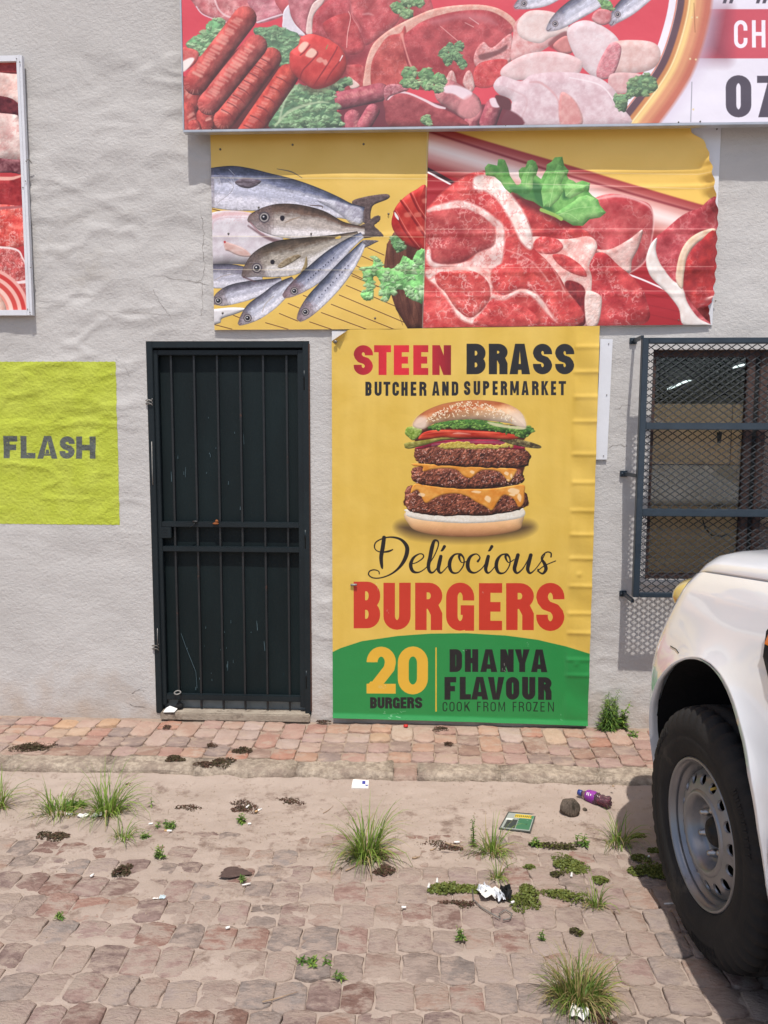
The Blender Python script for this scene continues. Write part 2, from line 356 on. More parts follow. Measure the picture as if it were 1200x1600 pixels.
def glyph_paths(c, w, h, sx, sy, r):
    a, b = sx/2, sy/2; S, Pn, C = [], [], []
    rx = (w-sx)*r; ry = min((h-sy)*.5, rx*1.15); L, R_, T, B = a, w-a, b, h-b; m = h*.5
    def rect(x0, y0, x1, y1): Pn.append([(x0, y0), (x1, y0), (x1, y1), (x0, y1)])
    def loop(T, B, left_square=False, ry=ry, R_=R_):
        p = arc(R_-rx, T+ry, rx, ry, 90, 0)+arc(R_-rx, B-ry, rx, ry, 0, -90)
        if left_square: return [(0, T)]+p+[(0, B)]
        q = arc(L+rx, B-ry, rx, ry, -90, -180)+arc(L+rx, T+ry, rx, ry, 180, 90)
        return p+q+[p[0]]
    if c in 'O0': S.append(loop(T, B))
    elif c == 'C' or c == 'G':
        p = [(R_, h*.37)]+arc(R_-rx, T+ry, rx, ry, 0, 90)+arc(L+rx, T+ry, rx, ry, 90, 180)+arc(L+rx, B-ry, rx, ry, 180, 270)+arc(R_-rx, B-ry, rx, ry, 270, 360)
        if c == 'C': p.append((R_, h*.63)); S.append(p)
        else: p.append((R_, h*.5)); S.append(p); rect(w*.52, h*.47, w, h*.47+sy); rect(w-sx*.8, h*.5, w, h)
    elif c == 'U': S.append([(L, 0)]+arc(L+rx, B-ry, rx, ry, 180, 270)+arc(R_-rx, B-ry, rx, ry, 270, 360)+[(R_, 0)])
    elif c == 'D': S.append(loop(T, B, True)); rect(0, 0, sx, h)
    elif c in 'BPR':
        r2 = min(ry, (m+b-sy)*.5) if c == 'B' else min(ry, (h*.56-sy)*.5)
        mid = h*.5 if c == 'B' else h*.55-b
        if c == 'B': mid = h*.5
        rr = min((mid-T)*.5, ry)
        S.append([(0, T)]+arc(R_-rx, T+rr, rx, rr, 90, 0)+arc(R_-rx, mid-rr, rx, rr, 0, -90)+[(0, mid)]); rect(0, 0, sx, h)
        if c == 'B':
            rr = min((B-mid)*.5, ry); S.append([(0, mid)]+arc(R_-rx, mid+rr, rx, rr, 90, 0)+arc(R_-rx, B-rr, rx, rr, 0, -90)+[(0, B)])
        if c == 'R': Pn.append([(w*.5-sx*.3, mid), (w*.5+sx*.75, mid-b*.3), (w, h*.64), (w, h), (w-sx, h), (w-sx, h*.68)])
    elif c == 'S':
        ry2 = min(ry, (m-T)*.5)
        S.append([(R_, h*.34)]+arc(R_-rx, T+ry2, rx, ry2, 0, 90)+arc(L+rx, T+ry2, rx, ry2, 90, 180)+[(L, h*.30), (L+w*.04, h*.385), (w*.36, h*.47), (w*.64, h*.53), (R_-w*.04, h*.615), (R_, h*.70)]+
                 arc(R_-rx, B-ry2, rx, ry2, 360, 270)+arc(L+rx, B-ry2, rx, ry2, 270, 180)+[(L, h*.66)])
    elif c == 'E': rect(0, 0, sx, h); rect(0, 0, w, sy); rect(0, m-b, w*.93, m+b); rect(0, h-sy, w, h)
    elif c == 'F': rect(0, 0, sx, h); rect(0, 0, w, sy); rect(0, m-b*.9, w*.9, m+b*1.1)
    elif c == 'L': rect(0, 0, sx, h); rect(0, h-sy, w, h)
    elif c == 'T': rect(0, 0, w, sy); rect(w/2-a, 0, w/2+a, h)
    elif c == 'H': rect(0, 0, sx, h); rect(w-sx, 0, w, h); rect(0, m-b, w, m+b)
    elif c == 'I': rect(w/2-a, 0, w/2+a, h)
    elif c == 'N': rect(0, 0, sx*.92, h); rect(w-sx*.92, 0, w, h); Pn.append([(0, 0), (sx*.95, 0), (w, h), (w-sx*.95, h)])
    elif c == 'Z': rect(0, 0, w, sy); rect(0, h-sy, w, h); Pn.append([(w-sx*1.3, sy*.5), (w, sy*.5), (sx*1.3, h-sy*.5), (0, h-sy*.5)])
    elif c == 'M': rect(0, 0, sx*.9, h); rect(w-sx*.9, 0, w, h); Pn += [[(0, 0), (sx*1.05, 0), (w/2+a*.55, h*.86), (w/2-a*.55, h*.86)], [(w, 0), (w-sx*1.05, 0), (w/2-a*.55, h*.86), (w/2+a*.55, h*.86)]]
    elif c == 'K': rect(0, 0, sx, h); Pn += [[(w-sx*1.08, 0), (w, 0), (sx*.9, h*.66), (sx*.9, h*.42)], [(sx*1.0, h*.46), (w*.5, h*.3), (w+sx*.06, h), (w-sx*1.05, h)]]
    elif c == 'A':
        Pn.append([(0, h), (w/2-a*1.15, 0), (w/2+a*1.15, 0), (w, h), (w-sx*1.02, h), (w/2, h*.22), (sx*1.02, h)]); rect(w*.24, h*.66, w*.76, h*.66+sy*.85)
    elif c == 'V': Pn.append([(0, 0), (w/2-a*1.1, h), (w/2+a*1.1, h), (w, 0), (w-sx*1.02, 0), (w/2, h*.74), (sx*1.02, 0)])
    elif c == 'Y': Pn.append([(0, 0), (sx*1.05, 0), (w/2, h*.4), (w-sx*1.05, 0), (w, 0), (w/2+a, h*.62), (w/2+a, h), (w/2-a, h), (w/2-a, h*.62)])
    elif c == '7': rect(0, 0, w, sy); Pn.append([(w-sx*1.15, sy*.6), (w, sy*.6), (sx*1.35, h), (sx*.1, h)])
    elif c == '2':
        p = [(L, h*.33)]+arc(L+rx, T+ry, rx, ry, 180, 90)+arc(R_-rx, T+ry, rx, ry, 90, 0)+[(R_, h*.34), (R_-w*.04, h*.46), (w*.56, h*.63), (w*.3, h*.84)]
        S.append(p); Pn.append([(0, h-sy), (w, h-sy), (w, h), (0, h)]); Pn.append([(0, h-sy*.6), (0, h*.84), (w*.15, h*.735), (w*.5, h*.85), (w*.4, h-sy*.5)])
    return S, Pn, C
# ---- shared bits of print --------------------------------------------------
def leaf_mass(c, outline, seed, n=60, size=6, dark=(40, 85, 45), mid=(85, 145, 75), light=(165, 205, 140)):
    dark, mid, light = [tuple(min(v*1.12+14, 250) for v in q) for q in (dark, mid, light)]
    c.solid(outline, dark, tuple(np.array(dark)*1.5), R=size*3, seed=seed, cell=size*2, bump=7, bcell=size, soft=1.2, wob=size*.12)
    rr = np.random.RandomState(seed); q = np.asarray(smooth_path(outline)); lo, hi = q.min(0), q.max(0); k = 0; tries = 0
    while k < n and tries < n*20:
        tries += 1; p = lo+rr.rand(2)*(hi-lo)
        ins = False
        for i in range(len(q)):
            (ax, ay), (bx, by) = q[i-1], q[i]
            if (ay > p[1]) != (by > p[1]) and p[0] < (bx-ax)*(p[1]-ay)/(by-ay)+ax: ins = not ins
        if not ins: continue
        k += 1; a = rr.rand()*6.28; s = size*(.6+.8*rr.rand()); t = rr.rand()
        pts = [(p[0]+s*(1+.35*rr.randn())*math.cos(u+a), p[1]+s*.7*(1+.35*rr.randn())*math.sin(u+a)) for u in np.linspace(0, 6.28, 8)[:-1]]
        c0 = tuple(np.array(mid)*(1-t)+np.array(light)*t)
        c.solid(smooth_path(np.array(pts)), tuple(np.array(mid)*.8), c0, R=s*.8, sm=False, seed=seed+k, cell=s, bump=1.2, bcell=s*.4, amb=.66, dif=.44, soft=s*.16+.6, alpha=.9)
        if rr.rand() < .5: c.line([pts[0], (p[0], p[1]), pts[3]], s*.10, light, .55, s*.12)
        if rr.rand() < .35: c.fill([(p[0]+s*.3*math.cos(u)+s*.5, p[1]+s*.25*math.sin(u)+s*.5) for u in np.linspace(0, 6.28, 7)[:-1]], tuple(np.array(dark)*.75), s*.3, True, .6)

def parsley_leaf(c, x, y, s, ang, seed, light=(120, 200, 90), dark=(60, 140, 55)):
    rr = np.random.RandomState(seed); pts = []
    for i, u in enumerate(np.linspace(-2.5, 2.5, 21)):
        r = s*(.55+.45*math.cos(u*.45))*(1.03 if i % 2 else .86)*(1+.06*rr.randn()); pts.append((x+r*math.sin(u*.62+ang), y-r*math.cos(u*.62+ang)))
    pts.append((x-s*.25*math.sin(ang), y+s*.25*math.cos(ang)))
    c.solid(pts, dark, light, R=s*.4, seed=seed, cell=s*.6, bump=1.6, bcell=s*.12, amb=.78, dif=.34, soft=.8)
    for u in (-1, -.5, 0, .5, 1):
        c.line([(x, y), (x+.75*s*math.sin(u+ang), y-.75*s*math.cos(u+ang))], .8, (190, 230, 160), .45)

def sausage(c, p0, p1, r, seed, c0=(150, 38, 34), c1=(200, 74, 62), marks=0, hl=1.):
    p0, p1 = np.array(p0, float), np.array(p1, float); e = p1-p0; L = np.hypot(*e); e /= L; n = np.array([-e[1], e[0]])
    pts = []
    for t in np.linspace(-90, 90, 9): t = math.radians(t); pts.append(p1+r*(math.cos(t)*e+math.sin(t)*n))
    for t in np.linspace(90, 270, 9): t = math.radians(t); pts.append(p0+r*1.02*(math.cos(t)*e+math.sin(t)*n))
    c.solid(pts, c0, c1, R=r, sm=False, seed=seed, cell=r*.6, bump=r*.10, bcell=r*.35, spec=.0, amb=.5, dif=.75, light=(-.55, -.6, .6))
    rr = np.random.RandomState(seed)
    a = p0+e*r*.5-n*r*.35*(1 if n[1] > 0 else -1); b = p1-e*r*.4-n*r*.35*(1 if n[1] > 0 else -1)
    for q in np.linspace(0, 1, int(L/(r*.28))):
        m = a*(1-q)+b*q+rr.randn(2)*r*.05; w = r*(.25+.3*rr.rand())*hl
        c.line([m-n*w*.6-e*r*.05, m+n*w*.6+e*r*.08], r*(.08+.14*rr.rand()), (236, 172, 150), .45*hl, r*.12)
    for i in range(marks):
        q = (i+.7)/(marks+.4); m = p0+e*L*q
        c.line([m-n*r*.75, m+e*r*.12, m+n*r*.75], r*.1, (95, 20, 22), .75, r*.05)
    for u in np.linspace(-50, 50, 7):
        u = math.radians(u+6*rr.randn()); d = -(math.cos(u)*e+math.sin(u)*n); c.line([p0+d*r*.6, p0+d*r*.9], r*.05, (240, 175, 150), .35, r*.08)

def fish(c, spine, seed, back=(88, 88, 104), side=(176, 172, 184), belly=(222, 216, 222), eye=None, er=10, tint=None, R=26):
    """spine = [(x, y, half-thickness)...] from snout to tail; skin coloured by place along and across the body"""
    S = smooth_path(np.array(spine, float), False, 6); d = np.gradient(S[:, :2], axis=0); d /= np.hypot(d[:, 0], d[:, 1])[:, None]+1e-9
    n = np.stack([-d[:, 1], d[:, 0]], 1)
    if n[:, 1].mean() > 0: n = -n                # n points to the back
    rr = np.random.RandomState(seed); N = len(S); up = S[:, :2]+n*S[:, 2:3]; dn = S[:, :2]-n*S[:, 2:3]; out = np.concatenate([up, dn[::-1]])
    r = c.sdf(c.P(out), 4)
    if r is None: return
    sl, xx, yy, dd = r; Q = c.P(S[:, :2]); QU = c.P(up)
    if dd.shape[0] < 3 or dd.shape[1] < 3: return
    best = np.full(dd.shape, 1e12); si = np.zeros(dd.shape, int)
    for i in range(N):
        e = (xx-Q[i, 0])**2+(yy-Q[i, 1])**2; m = e < best; best[m] = e[m]; si[m] = i
    nv = QU-Q; nl = np.hypot(nv[:, 0], nv[:, 1])+1e-6; nu = nv/nl[:, None]
    t = np.clip(((xx-Q[si, 0])*nu[si, 0]+(yy-Q[si, 1])*nu[si, 1])/nl[si], -1, 1)
    dv = np.stack([-nu[:, 1], nu[:, 0]], 1); along = si+((xx-Q[si, 0])*dv[si, 0]+(yy-Q[si, 1])*dv[si, 1])*0
    G = rr.rand(40, 90); G2 = rr.rand(90, 200)
    def smp(G, u, v):
        u = np.clip(u, 0, 1)*(G.shape[1]-1.01); v = np.clip(v, 0, 1)*(G.shape[0]-1.01); i, j = u.astype(int), v.astype(int); a, b_ = u-i, v-j
        return (G[j, i]*(1-a)+G[j, i+1]*a)*(1-b_)+(G[j+1, i]*(1-a)+G[j+1, i+1]*a)*b_
    cum = np.concatenate([[0], np.cumsum(np.hypot(*np.diff(S[:, :2], axis=0).T))]); u = cum[si]/cum[-1]; v = (t+1)/2
    H, W = dd.shape; k = c.k(); nz = fbm(H, W, 9*k, seed, 3, .6); nb = fbm(H, W, 30*k, seed+1, 3, .6); st = smp(G, u*.35, v); st2 = smp(G2, u*.5, v)
    tt = t+(nb-.5)*.35+(st-.5)*.16; B, Sd, Be = (np.array(q, float) for q in (back, side, belly))
    st_ = [(-1.1, Be*.70), (-.9, Be*.93), (-.55, Be*1.04), (-.2, Sd*1.02), (.1, Sd*1.12), (.3, Sd*.9), (.55, B*1.25), (.8, B*.9), (1.1, B*.6)]
    col = np.empty(dd.shape+(3,))
    for ch in range(3): col[..., ch] = np.interp(tt, [q[0] for q in st_], [q[1][ch] for q in st_])
    col = col*(.86+.26*nz+.16*(st2-.5))[..., None]+((np.clip(st2-.72, 0, 1)*2.4*np.exp(-((t-.1)/.45)**2))[..., None])*60
    hd = np.clip((.24-u)/.07+(nb-.5)*1.2, 0, 1)*.72; T_ = np.array(tint or (132, 118, 120), float)
    hc = (T_*(.62+.75*nz[..., None]))*(1-.35*np.clip(-t, 0, 1)[..., None])+60*np.clip(-t-.1, 0, 1)[..., None]
    col = col*(1-hd[..., None])+hc*hd[..., None]
    edge = np.clip(dd/(7*k), 0, 1); col = col*(.72+.28*edge)[..., None]
    c.put(sl, np.clip(col, 0, 252), np.clip(dd/(1.6*k)+.5, 0, 1))
    i = int(N*.19); g0 = S[i, :2]+n[i]*S[i, 2]*.7; g2 = S[i, :2]-n[i]*S[i, 2]*.75; g1 = S[i+2, :2]+d[i]*S[i, 2]*.3
    c.line([g0, g1, g2], 2.2, (95, 82, 88), .6, 2); c.line([g0+d[i]*3, g1+d[i]*3, g2+d[i]*3], 1.4, (240, 236, 238), .5, 2)
    h = np.concatenate([up[:int(N*.16)], dn[:int(N*.16)][::-1]]); c.fill(h, tint or (128, 112, 116), 12, False, .55)
    c.line([S[0, :2], S[1, :2]-n[1]*S[1, 2]*.5, S[3, :2]-n[3]*S[3, 2]*.25], 2.2, (60, 40, 44), .8, 1)
    if eye is not None:
        E = np.array(eye, float)
        for r_, col in ((1.3, (84, 74, 80)), (1.0, (168, 160, 156)), (.70, (28, 25, 34)),):
            c.fill([E+er*r_*np.array([math.cos(u), math.sin(u)]) for u in np.linspace(0, 6.28, 13)[:-1]], col, 1.6)
        c.fill([E+er*.2*np.array([math.cos(u)-.8, math.sin(u)-.8]) for u in np.linspace(0, 6.28, 9)[:-1]], (235, 235, 240), 1)

def bolt_marks(c, pts, col=(80, 70, 66), r=1.6):
    T = c.T; c.T = (0, 0, 1)
    for x, y in pts: c.fill([(x+r*math.cos(u), y+r*math.sin(u)) for u in np.linspace(0, 6.28, 9)[:-1]], col, .8)
    c.T = T

# ---- the tall burger poster -------------------------------------------------
def art_poster(c):
    YEL = (222, 184, 82); c.T = (0, 0, 1)
    n = fbm(c.H, c.W, 160, 4, 3)[..., None]; v = fbm(c.H, c.W, 30, 6, 2, .5, 1, 9)[..., None]
    yy = np.linspace(0, 1, c.H)[:, None, None]
    c.img[:] = np.array([216, 177, 72])*(1-n)+np.array([230, 194, 98])*n+(v-.5)*8
    c.T = (510, 800, 2.727)
    GR = (46, 140, 72)
    c.fill([(0, 610), (60, 580), (150, 551), (300, 529), (450, 519), (600, 518), (760, 527), (900, 545), (1020, 573), (1140, 610)]+[(1160, 1000), (-20, 1000)], GR, .8, False)
    c.T = (510, 500, 2.727)
    # faint round mark of a covered bolt
    c.fill([(590+0, 300), (612, 262), (636, 235), (662, 262), (680, 300), (660, 332), (636, 340), (610, 332)], (196, 160, 72), 14, True, .35)
    def red(X, Y): 
        t = np.clip((X-115)/410, 0, 1)[..., None]; t2 = np.abs(t*2-.95)**1.7
        return np.array([222, 44, 56])*(1-t2)+np.array([150, 34, 44])*t2
    K = (40, 38, 40)
    for ch, x0, x1 in (('S', 116, 198), ('T', 203, 275), ('E', 287, 352), ('E', 370, 434), ('N', 451, 531)): c.glyph(ch, x0, 107, x1-x0, 127, 34, 30, None, .5, colf=red)
    for ch, x0, x1 in (('B', 597, 678), ('R', 692, 772), ('A', 780, 868), ('S', 880, 962), ('S', 975, 1056)): c.glyph(ch, x0, 101, x1-x0, 130, 35, 30, K, .5)
    xs = {'B': (165, 190), 'U': (198, 228)}
    for ch, x0, x1 in (('B', 166, 192), ('U', 205, 235), ('T', 243, 272), ('C', 281, 309), ('H', 319, 346), ('E', 359, 383), ('R', 396, 426)): c.glyph(ch, x0, 263, x1-x0, 60, 11.5, 12, K, .5)
    for ch, x0, x1 in (('A', 450, 482), ('N', 493, 521), ('D', 534, 562)): c.glyph(ch, x0, 262, x1-x0, 60, 11.5, 12, K, .5)
    for ch, x0, x1 in (('S', 586, 613), ('U', 627, 655), ('P', 667, 694), ('E', 708, 730), ('R', 743, 770), ('M', 783, 820), ('A', 831, 862), ('R', 876, 904), ('K', 916, 946), ('E', 957, 979), ('T', 990, 1021)): c.glyph(ch, x0, 260, x1-x0, 60, 11.5, 12, K, .5)
    # ---- burger, drawn in its own enlargement
    c.T = (600, 600, 4.444)
    c.fill([(90, 1000), (180, 960), (560, 1000), (950, 960), (1040, 1000), (900, 1060), (560, 1085), (220, 1060)], (78, 58, 44), 75, True, .9)
    c.fill([(240, 300), (960, 290), (960, 420), (980, 560), (930, 720), (960, 860), (180, 860), (220, 700), (240, 560), (230, 430)], (72, 34, 24), 8, True)
    # bottom bun
    c.solid([(152, 890), (400, 880), (700, 885), (940, 870), (976, 890), (962, 960), (930, 1015), (760, 1052), (600, 1062), (400, 1055), (240, 1025), (175, 980)], (205, 158, 110), (236, 200, 160), R=70, seed=3, cell=60, bump=3, bcell=9, amb=.72, dif=.42, light=(-.2, -.3, .9), grad=((560, 900), (560, 1060), [(0, (236, 205, 165)), (.5, (214, 166, 118)), (1, (176, 118, 78))]))
    c.solid([(152, 890), (170, 868), (500, 850), (900, 850), (974, 876), (960, 925), (800, 955), (560, 968), (300, 950), (170, 922)], (238, 226, 208), (250, 244, 232), R=18, seed=5, cell=14, bump=2, bcell=6, amb=.8, dif=.28)
    def patty(pts, seed, bright=0):
        c.solid(pts, (84, 42, 32), (152, 88, 66), R=46, seed=seed, cell=26, bump=15, bcell=15, amb=.5, dif=.85, spec=.42, light=(-.45, -.55, .6), wob=2.5)
        rr = np.random.RandomState(seed); P = np.array(pts); lo, hi = P.min(0), P.max(0)
        for k in range(190):
            x = lo[0]+14+(hi[0]-lo[0]-28)*(rr.rand()**(1.5 if bright else 1)); y = lo[1]+26+(hi[1]-lo[1]-55)*rr.rand()
            a = rr.rand()*6.28; l = 2+5*rr.rand(); c.line([(x, y), (x+l*math.cos(a), y+l*math.sin(a)), (x+l*1.7*math.cos(a+.6), y+l*1.7*math.sin(a+.6))], 1.6+2.4*rr.rand(), (236, 198, 184) if rr.rand() < .6 else (160, 96, 78), .85, 1.6)
        for k in range(70):
            x = lo[0]+20+(hi[0]-lo[0]-40)*rr.rand(); y = lo[1]+24+(hi[1]-lo[1]-48)*rr.rand(); s = 3+6*rr.rand()
            c.fill([(x+s*math.cos(u)*(1+.3*rr.randn()), y+s*.6*math.sin(u)) for u in np.linspace(0, 6.28, 7)[:-1]], (30, 14, 14), 5, True, .7)
    def cheese(pts, seed):
        c.solid(pts, (222, 138, 48), (240, 172, 82), R=12, seed=seed, cell=60, bump=2.5, bcell=26, amb=.72, dif=.42, spec=.12, soft=1.2)
    patty([(150, 740), (185, 705), (300, 715), (560, 760), (800, 740), (960, 745), (1000, 795), (985, 850), (900, 885), (720, 912), (520, 915), (400, 918), (240, 900), (165, 870), (145, 800)], 21, 1)
    cheese([(215, 693), (330, 708), (560, 728), (760, 725), (960, 700), (975, 760), (968, 830), (935, 855), (900, 800), (835, 772), (790, 820), (750, 878), (700, 850), (640, 820), (580, 782), (500, 762), (410, 770), (340, 800), (285, 825), (235, 738), (185, 760)], 22)
    for x, y, w, h in ((640, 750, 34, 10), (720, 800, 22, 24), (900, 745, 40, 22), (940, 790, 14, 30), (260, 770, 24, 14), (890, 770, 22, 10)): c.fill([(x-w, y), (x-w*.3, y-h), (x+w, y-h*.3), (x+w*.5, y+h)], (250, 225, 190), 6, True, .7)
    patty([(190, 620), (205, 580), (300, 580), (560, 590), (760, 595), (930, 590), (972, 640), (960, 685), (860, 705), (700, 725), (560, 730), (400, 718), (250, 695), (195, 660)], 31)
    cheese([(200, 552), (400, 560), (600, 572), (800, 582), (915, 590), (912, 625), (868, 682), (845, 655), (800, 612), (740, 598), (680, 600), (640, 625), (600, 655), (555, 640), (510, 600), (440, 585), (340, 592), (272, 608), (268, 575), (215, 572)], 32)
    for x, y, w, h in ((612, 612, 16, 12), (850, 622, 16, 14), (884, 640, 8, 18), (860, 668, 12, 6)): c.fill([(x-w, y), (x-w*.3, y-h), (x+w, y-h*.3), (x+w*.5, y+h)], (250, 225, 190), 5, True, .7)
    patty([(212, 480), (230, 445), (350, 430), (560, 440), (780, 440), (960, 450), (1015, 490), (1008, 540), (980, 575), (820, 585), (600, 578), (400, 565), (260, 550), (215, 520)], 41)
    # onion, sauce, gherkin
    c.solid([(215, 445), (330, 400), (480, 388), (700, 385), (880, 395), (970, 430), (950, 455), (700, 440), (480, 425), (360, 430), (260, 452)], (128, 22, 52), (190, 48, 74), R=14, seed=51, cell=30, bump=3, bcell=8, ax=4, spec=.1)
    for dx in (0, 8): c.line([(330, 420+dx), (480, 402+dx), (700, 398+dx), (900, 412+dx), (960, 430+dx)], 2.2, (232, 180, 196), .7)
    c.solid([(372, 428), (440, 408), (540, 400), (640, 418), (760, 420), (820, 420), (860, 395), (890, 400), (895, 440), (840, 442), (780, 452), (700, 448), (600, 452), (520, 448), (440, 452), (395, 446)], (186, 158, 58), (226, 204, 110), R=10, seed=52, cell=12, bump=6, bcell=7, wob=3)
    c.solid([(142, 430), (150, 410), (260, 392), (420, 366), (500, 362), (520, 378), (400, 392), (280, 425), (190, 448), (150, 446)], (128, 122, 48), (176, 170, 92), R=14, seed=53, cell=24, bump=2, bcell=8)
    c.line([(145, 436, 4), (300, 412, 4), (460, 382, 3)], 0, (90, 92, 40), .7)
    c.solid([(780, 380), (900, 380), (1000, 398), (1085, 428), (1085, 446), (1040, 446), (940, 432), (850, 408)], (70, 56, 36), (160, 146, 96), R=9, seed=54, cell=20, bump=3, bcell=8)
    # tomato
    c.solid([(240, 385), (262, 345), (330, 322), (480, 318), (640, 325), (800, 335), (900, 345), (940, 372), (880, 386), (700, 378), (520, 376), (400, 372), (300, 385)], (176, 38, 22), (222, 84, 56), R=20, seed=55, cell=50, ax=3, bump=2, bcell=10, spec=.12)
    c.line([(262, 352, 3), (400, 332, 5), (600, 334, 5), (800, 342, 3)], 0, (236, 140, 112), .6, 4); c.line([(480, 345, 6), (520, 342, 12), (600, 348, 4)], 0, (250, 220, 210), .5, 6)
    # lettuce
    c.solid([(145, 335), (160, 302), (210, 296), (260, 312), (262, 340), (235, 372), (200, 392), (170, 370), (150, 352)], (120, 150, 50), (184, 204, 110), R=16, seed=56, cell=16, bump=6, bcell=9)
    leaf_mass(c, [(300, 312), (340, 280), (480, 252), (620, 245), (760, 262), (880, 290), (980, 292), (1040, 310), (1020, 345), (960, 378), (900, 350), (780, 332), (700, 322), (560, 308), (430, 302), (360, 318)], 57, 120, 13, (36, 66, 22), (78, 124, 44), (158, 188, 92))
    c.fill([(720, 262), (880, 290), (980, 300), (960, 316), (860, 306), (760, 290)], (232, 216, 176), 8, True, .8)
    # top bun
    c.solid([(200, 290), (225, 235), (290, 185), (400, 140), (520, 118), (640, 110), (760, 118), (860, 140), (940, 185), (975, 240), (985, 300), (930, 292), (860, 272), (700, 252), (600, 245), (480, 252), (360, 272), (300, 300), (255, 312)], (176, 102, 58), (214, 140, 92), R=110, seed=58, cell=50, bump=1.5, bcell=9, amb=.7, dif=.45, light=(.0, -.5, .8), grad=((560, 105), (590, 300), [(0, (190, 120, 76)), (.3, (176, 98, 58)), (.55, (218, 166, 122)), (1, (244, 222, 196))]))
    c.fill([(200, 290), (240, 225), (300, 240), (290, 300), (250, 312)], (238, 214, 196), 26, True, .8); c.fill([(880, 200), (960, 215), (985, 300), (900, 280)], (236, 208, 184), 30, True, .7)
    rr = np.random.RandomState(77)
    for k in range(330):
        u = rr.rand()*2-1; v = rr.rand()**1.3; x = 600+355*u*(.75+.25*v); y = 122+118*v*.85+95*u*u*(1-v*.3)
        if y > 262: continue
        a = rr.rand()*3.14; l = 7.2; c.fill([(x+l*math.cos(a)*p+l*.5*math.sin(a)*q, y+l*math.sin(a)*p-l*.5*math.cos(a)*q) for p, q in ((-1, 0), (-.4, .8), (.5, .7), (1, 0), (.5, -.7), (-.4, -.8))], (246, 226, 196) if rr.rand() < .75 else (206, 160, 112), 1.5, True, .95)
    # ---- script word
    c.T = (560, 820, 3.75); K2 = (36, 32, 32)
    for st in ([(150, 75, 15), (143, 130, 16), (133, 190, 15), (137, 240, 11), (140, 256, 5)],
               [(200, 146, 5), (175, 156, 8), (135, 160, 5), (105, 150, 4), (94, 128, 5), (105, 100, 5), (150, 78, 5), (200, 73, 7), (250, 88, 10), (282, 125, 15), (284, 165, 16), (265, 215, 14), (230, 260, 9), (185, 292, 6), (130, 311, 5), (85, 311, 5), (60, 293, 5), (66, 272, 5), (92, 264, 5), (118, 272, 4), (122, 288, 4)],
               [(300, 232, 4), (340, 222, 4), (378, 195, 5), (378, 175, 5), (355, 172, 5), (322, 195, 10), (306, 235, 14), (318, 272, 12), (350, 280, 6), (385, 262, 4), (415, 232, 4)],
               [(405, 240, 5), (440, 190, 4), (466, 130, 5), (466, 98, 6), (445, 94, 10), (432, 130, 15), (420, 190, 15), (410, 240, 14), (418, 275, 11), (440, 278, 6), (470, 240, 4), (484, 210, 4)],
               [(483, 186, 13), (474, 225, 15), (468, 262, 13), (480, 283, 8), (500, 270, 4), (540, 225, 4)], [(504, 128, 12), (492, 148, 9), (484, 154, 4)],
               [(600, 172, 6), (565, 175, 7), (540, 205, 13), (534, 245, 14), (550, 280, 9), (585, 280, 5), (615, 240, 5), (618, 200, 6), (600, 176, 9), (590, 190, 9), (605, 222, 4), (640, 214, 4)],
               [(700, 215, 9), (712, 192, 5), (690, 172, 5), (655, 190, 11), (640, 235, 15), (652, 272, 12), (685, 282, 6), (725, 255, 4), (750, 215, 4)],
               [(761, 186, 13), (752, 225, 15), (746, 262, 13), (758, 283, 8), (780, 270, 4), (815, 225, 4)], [(782, 128, 12), (770, 148, 9), (762, 154, 4)],
               [(870, 172, 6), (838, 178, 7), (814, 208, 13), (808, 248, 14), (824, 282, 10), (858, 280, 5), (885, 240, 5), (888, 200, 6), (872, 176, 9), (862, 190, 9), (880, 222, 4), (912, 205, 4)],
               [(935, 178, 14), (922, 225, 15), (915, 262, 14), (930, 284, 8), (960, 262, 5), (985, 222, 4), (1008, 180, 8)], [(1010, 178, 14), (998, 225, 15), (992, 262, 13), (1006, 284, 8), (1035, 262, 4), (1070, 215, 4), (1092, 172, 4)],
               [(1128, 188, 6), (1128, 166, 5), (1105, 160, 5), (1080, 178, 5), (1074, 200, 8), (1092, 232, 13), (1098, 262, 13), (1080, 286, 8), (1058, 276, 6), (1052, 262, 6)],
               [(1048, 272, 4), (1090, 240, 4), (1155, 212, 4)]):
        c.line([(x, y, w*1.5) for x, y, w in st], 0, K2, 1, 1.3)
    # ---- BURGERS
    c.T = (510, 800, 2.727); RD = (200, 60, 44)
    for ch, x0, x1, y0, y1 in (('B', 116, 229, 297, 496), ('U', 243, 359, 302, 502), ('R', 378, 494, 302, 504), ('G', 510, 630, 302, 507), ('E', 650, 749, 304, 505), ('R', 766, 884, 304, 504), ('S', 894, 1014, 302, 507)):
        c.glyph(ch, x0, y0, x1-x0, y1-y0, 49, 41, RD, .5)
    for ch, x0, x1 in (('2', 171, 296), ('0', 304, 433)): c.glyph(ch, x0, 574, x1-x0, 204 if ch == '0' else 200, 47, 42, (228, 178, 62), .5)
    x = 186
    for ch, w in zip('BURGERS', (29, 30, 30, 30, 26, 30, 32)): c.glyph(ch, x, 790, w, 48, 12.5, 11, K, .5); x += w+2.6
    for ch, x0, x1 in (('D', 525, 578), ('H', 590, 647), ('A', 656, 728), ('N', 741, 798), ('Y', 803, 866), ('A', 872, 941)): c.glyph(ch, x0, 586, x1-x0, 97, 25.5, 23, K, .5)
    for ch, x0, x1 in (('F', 503, 553), ('L', 568, 616), ('A', 617, 690), ('V', 688, 758), ('O', 765, 822), ('U', 834, 890), ('R', 902, 959)): c.glyph(ch, x0, 704, x1-x0, 97, 25.5, 23, K, .5)
    K3 = (30, 50, 38)
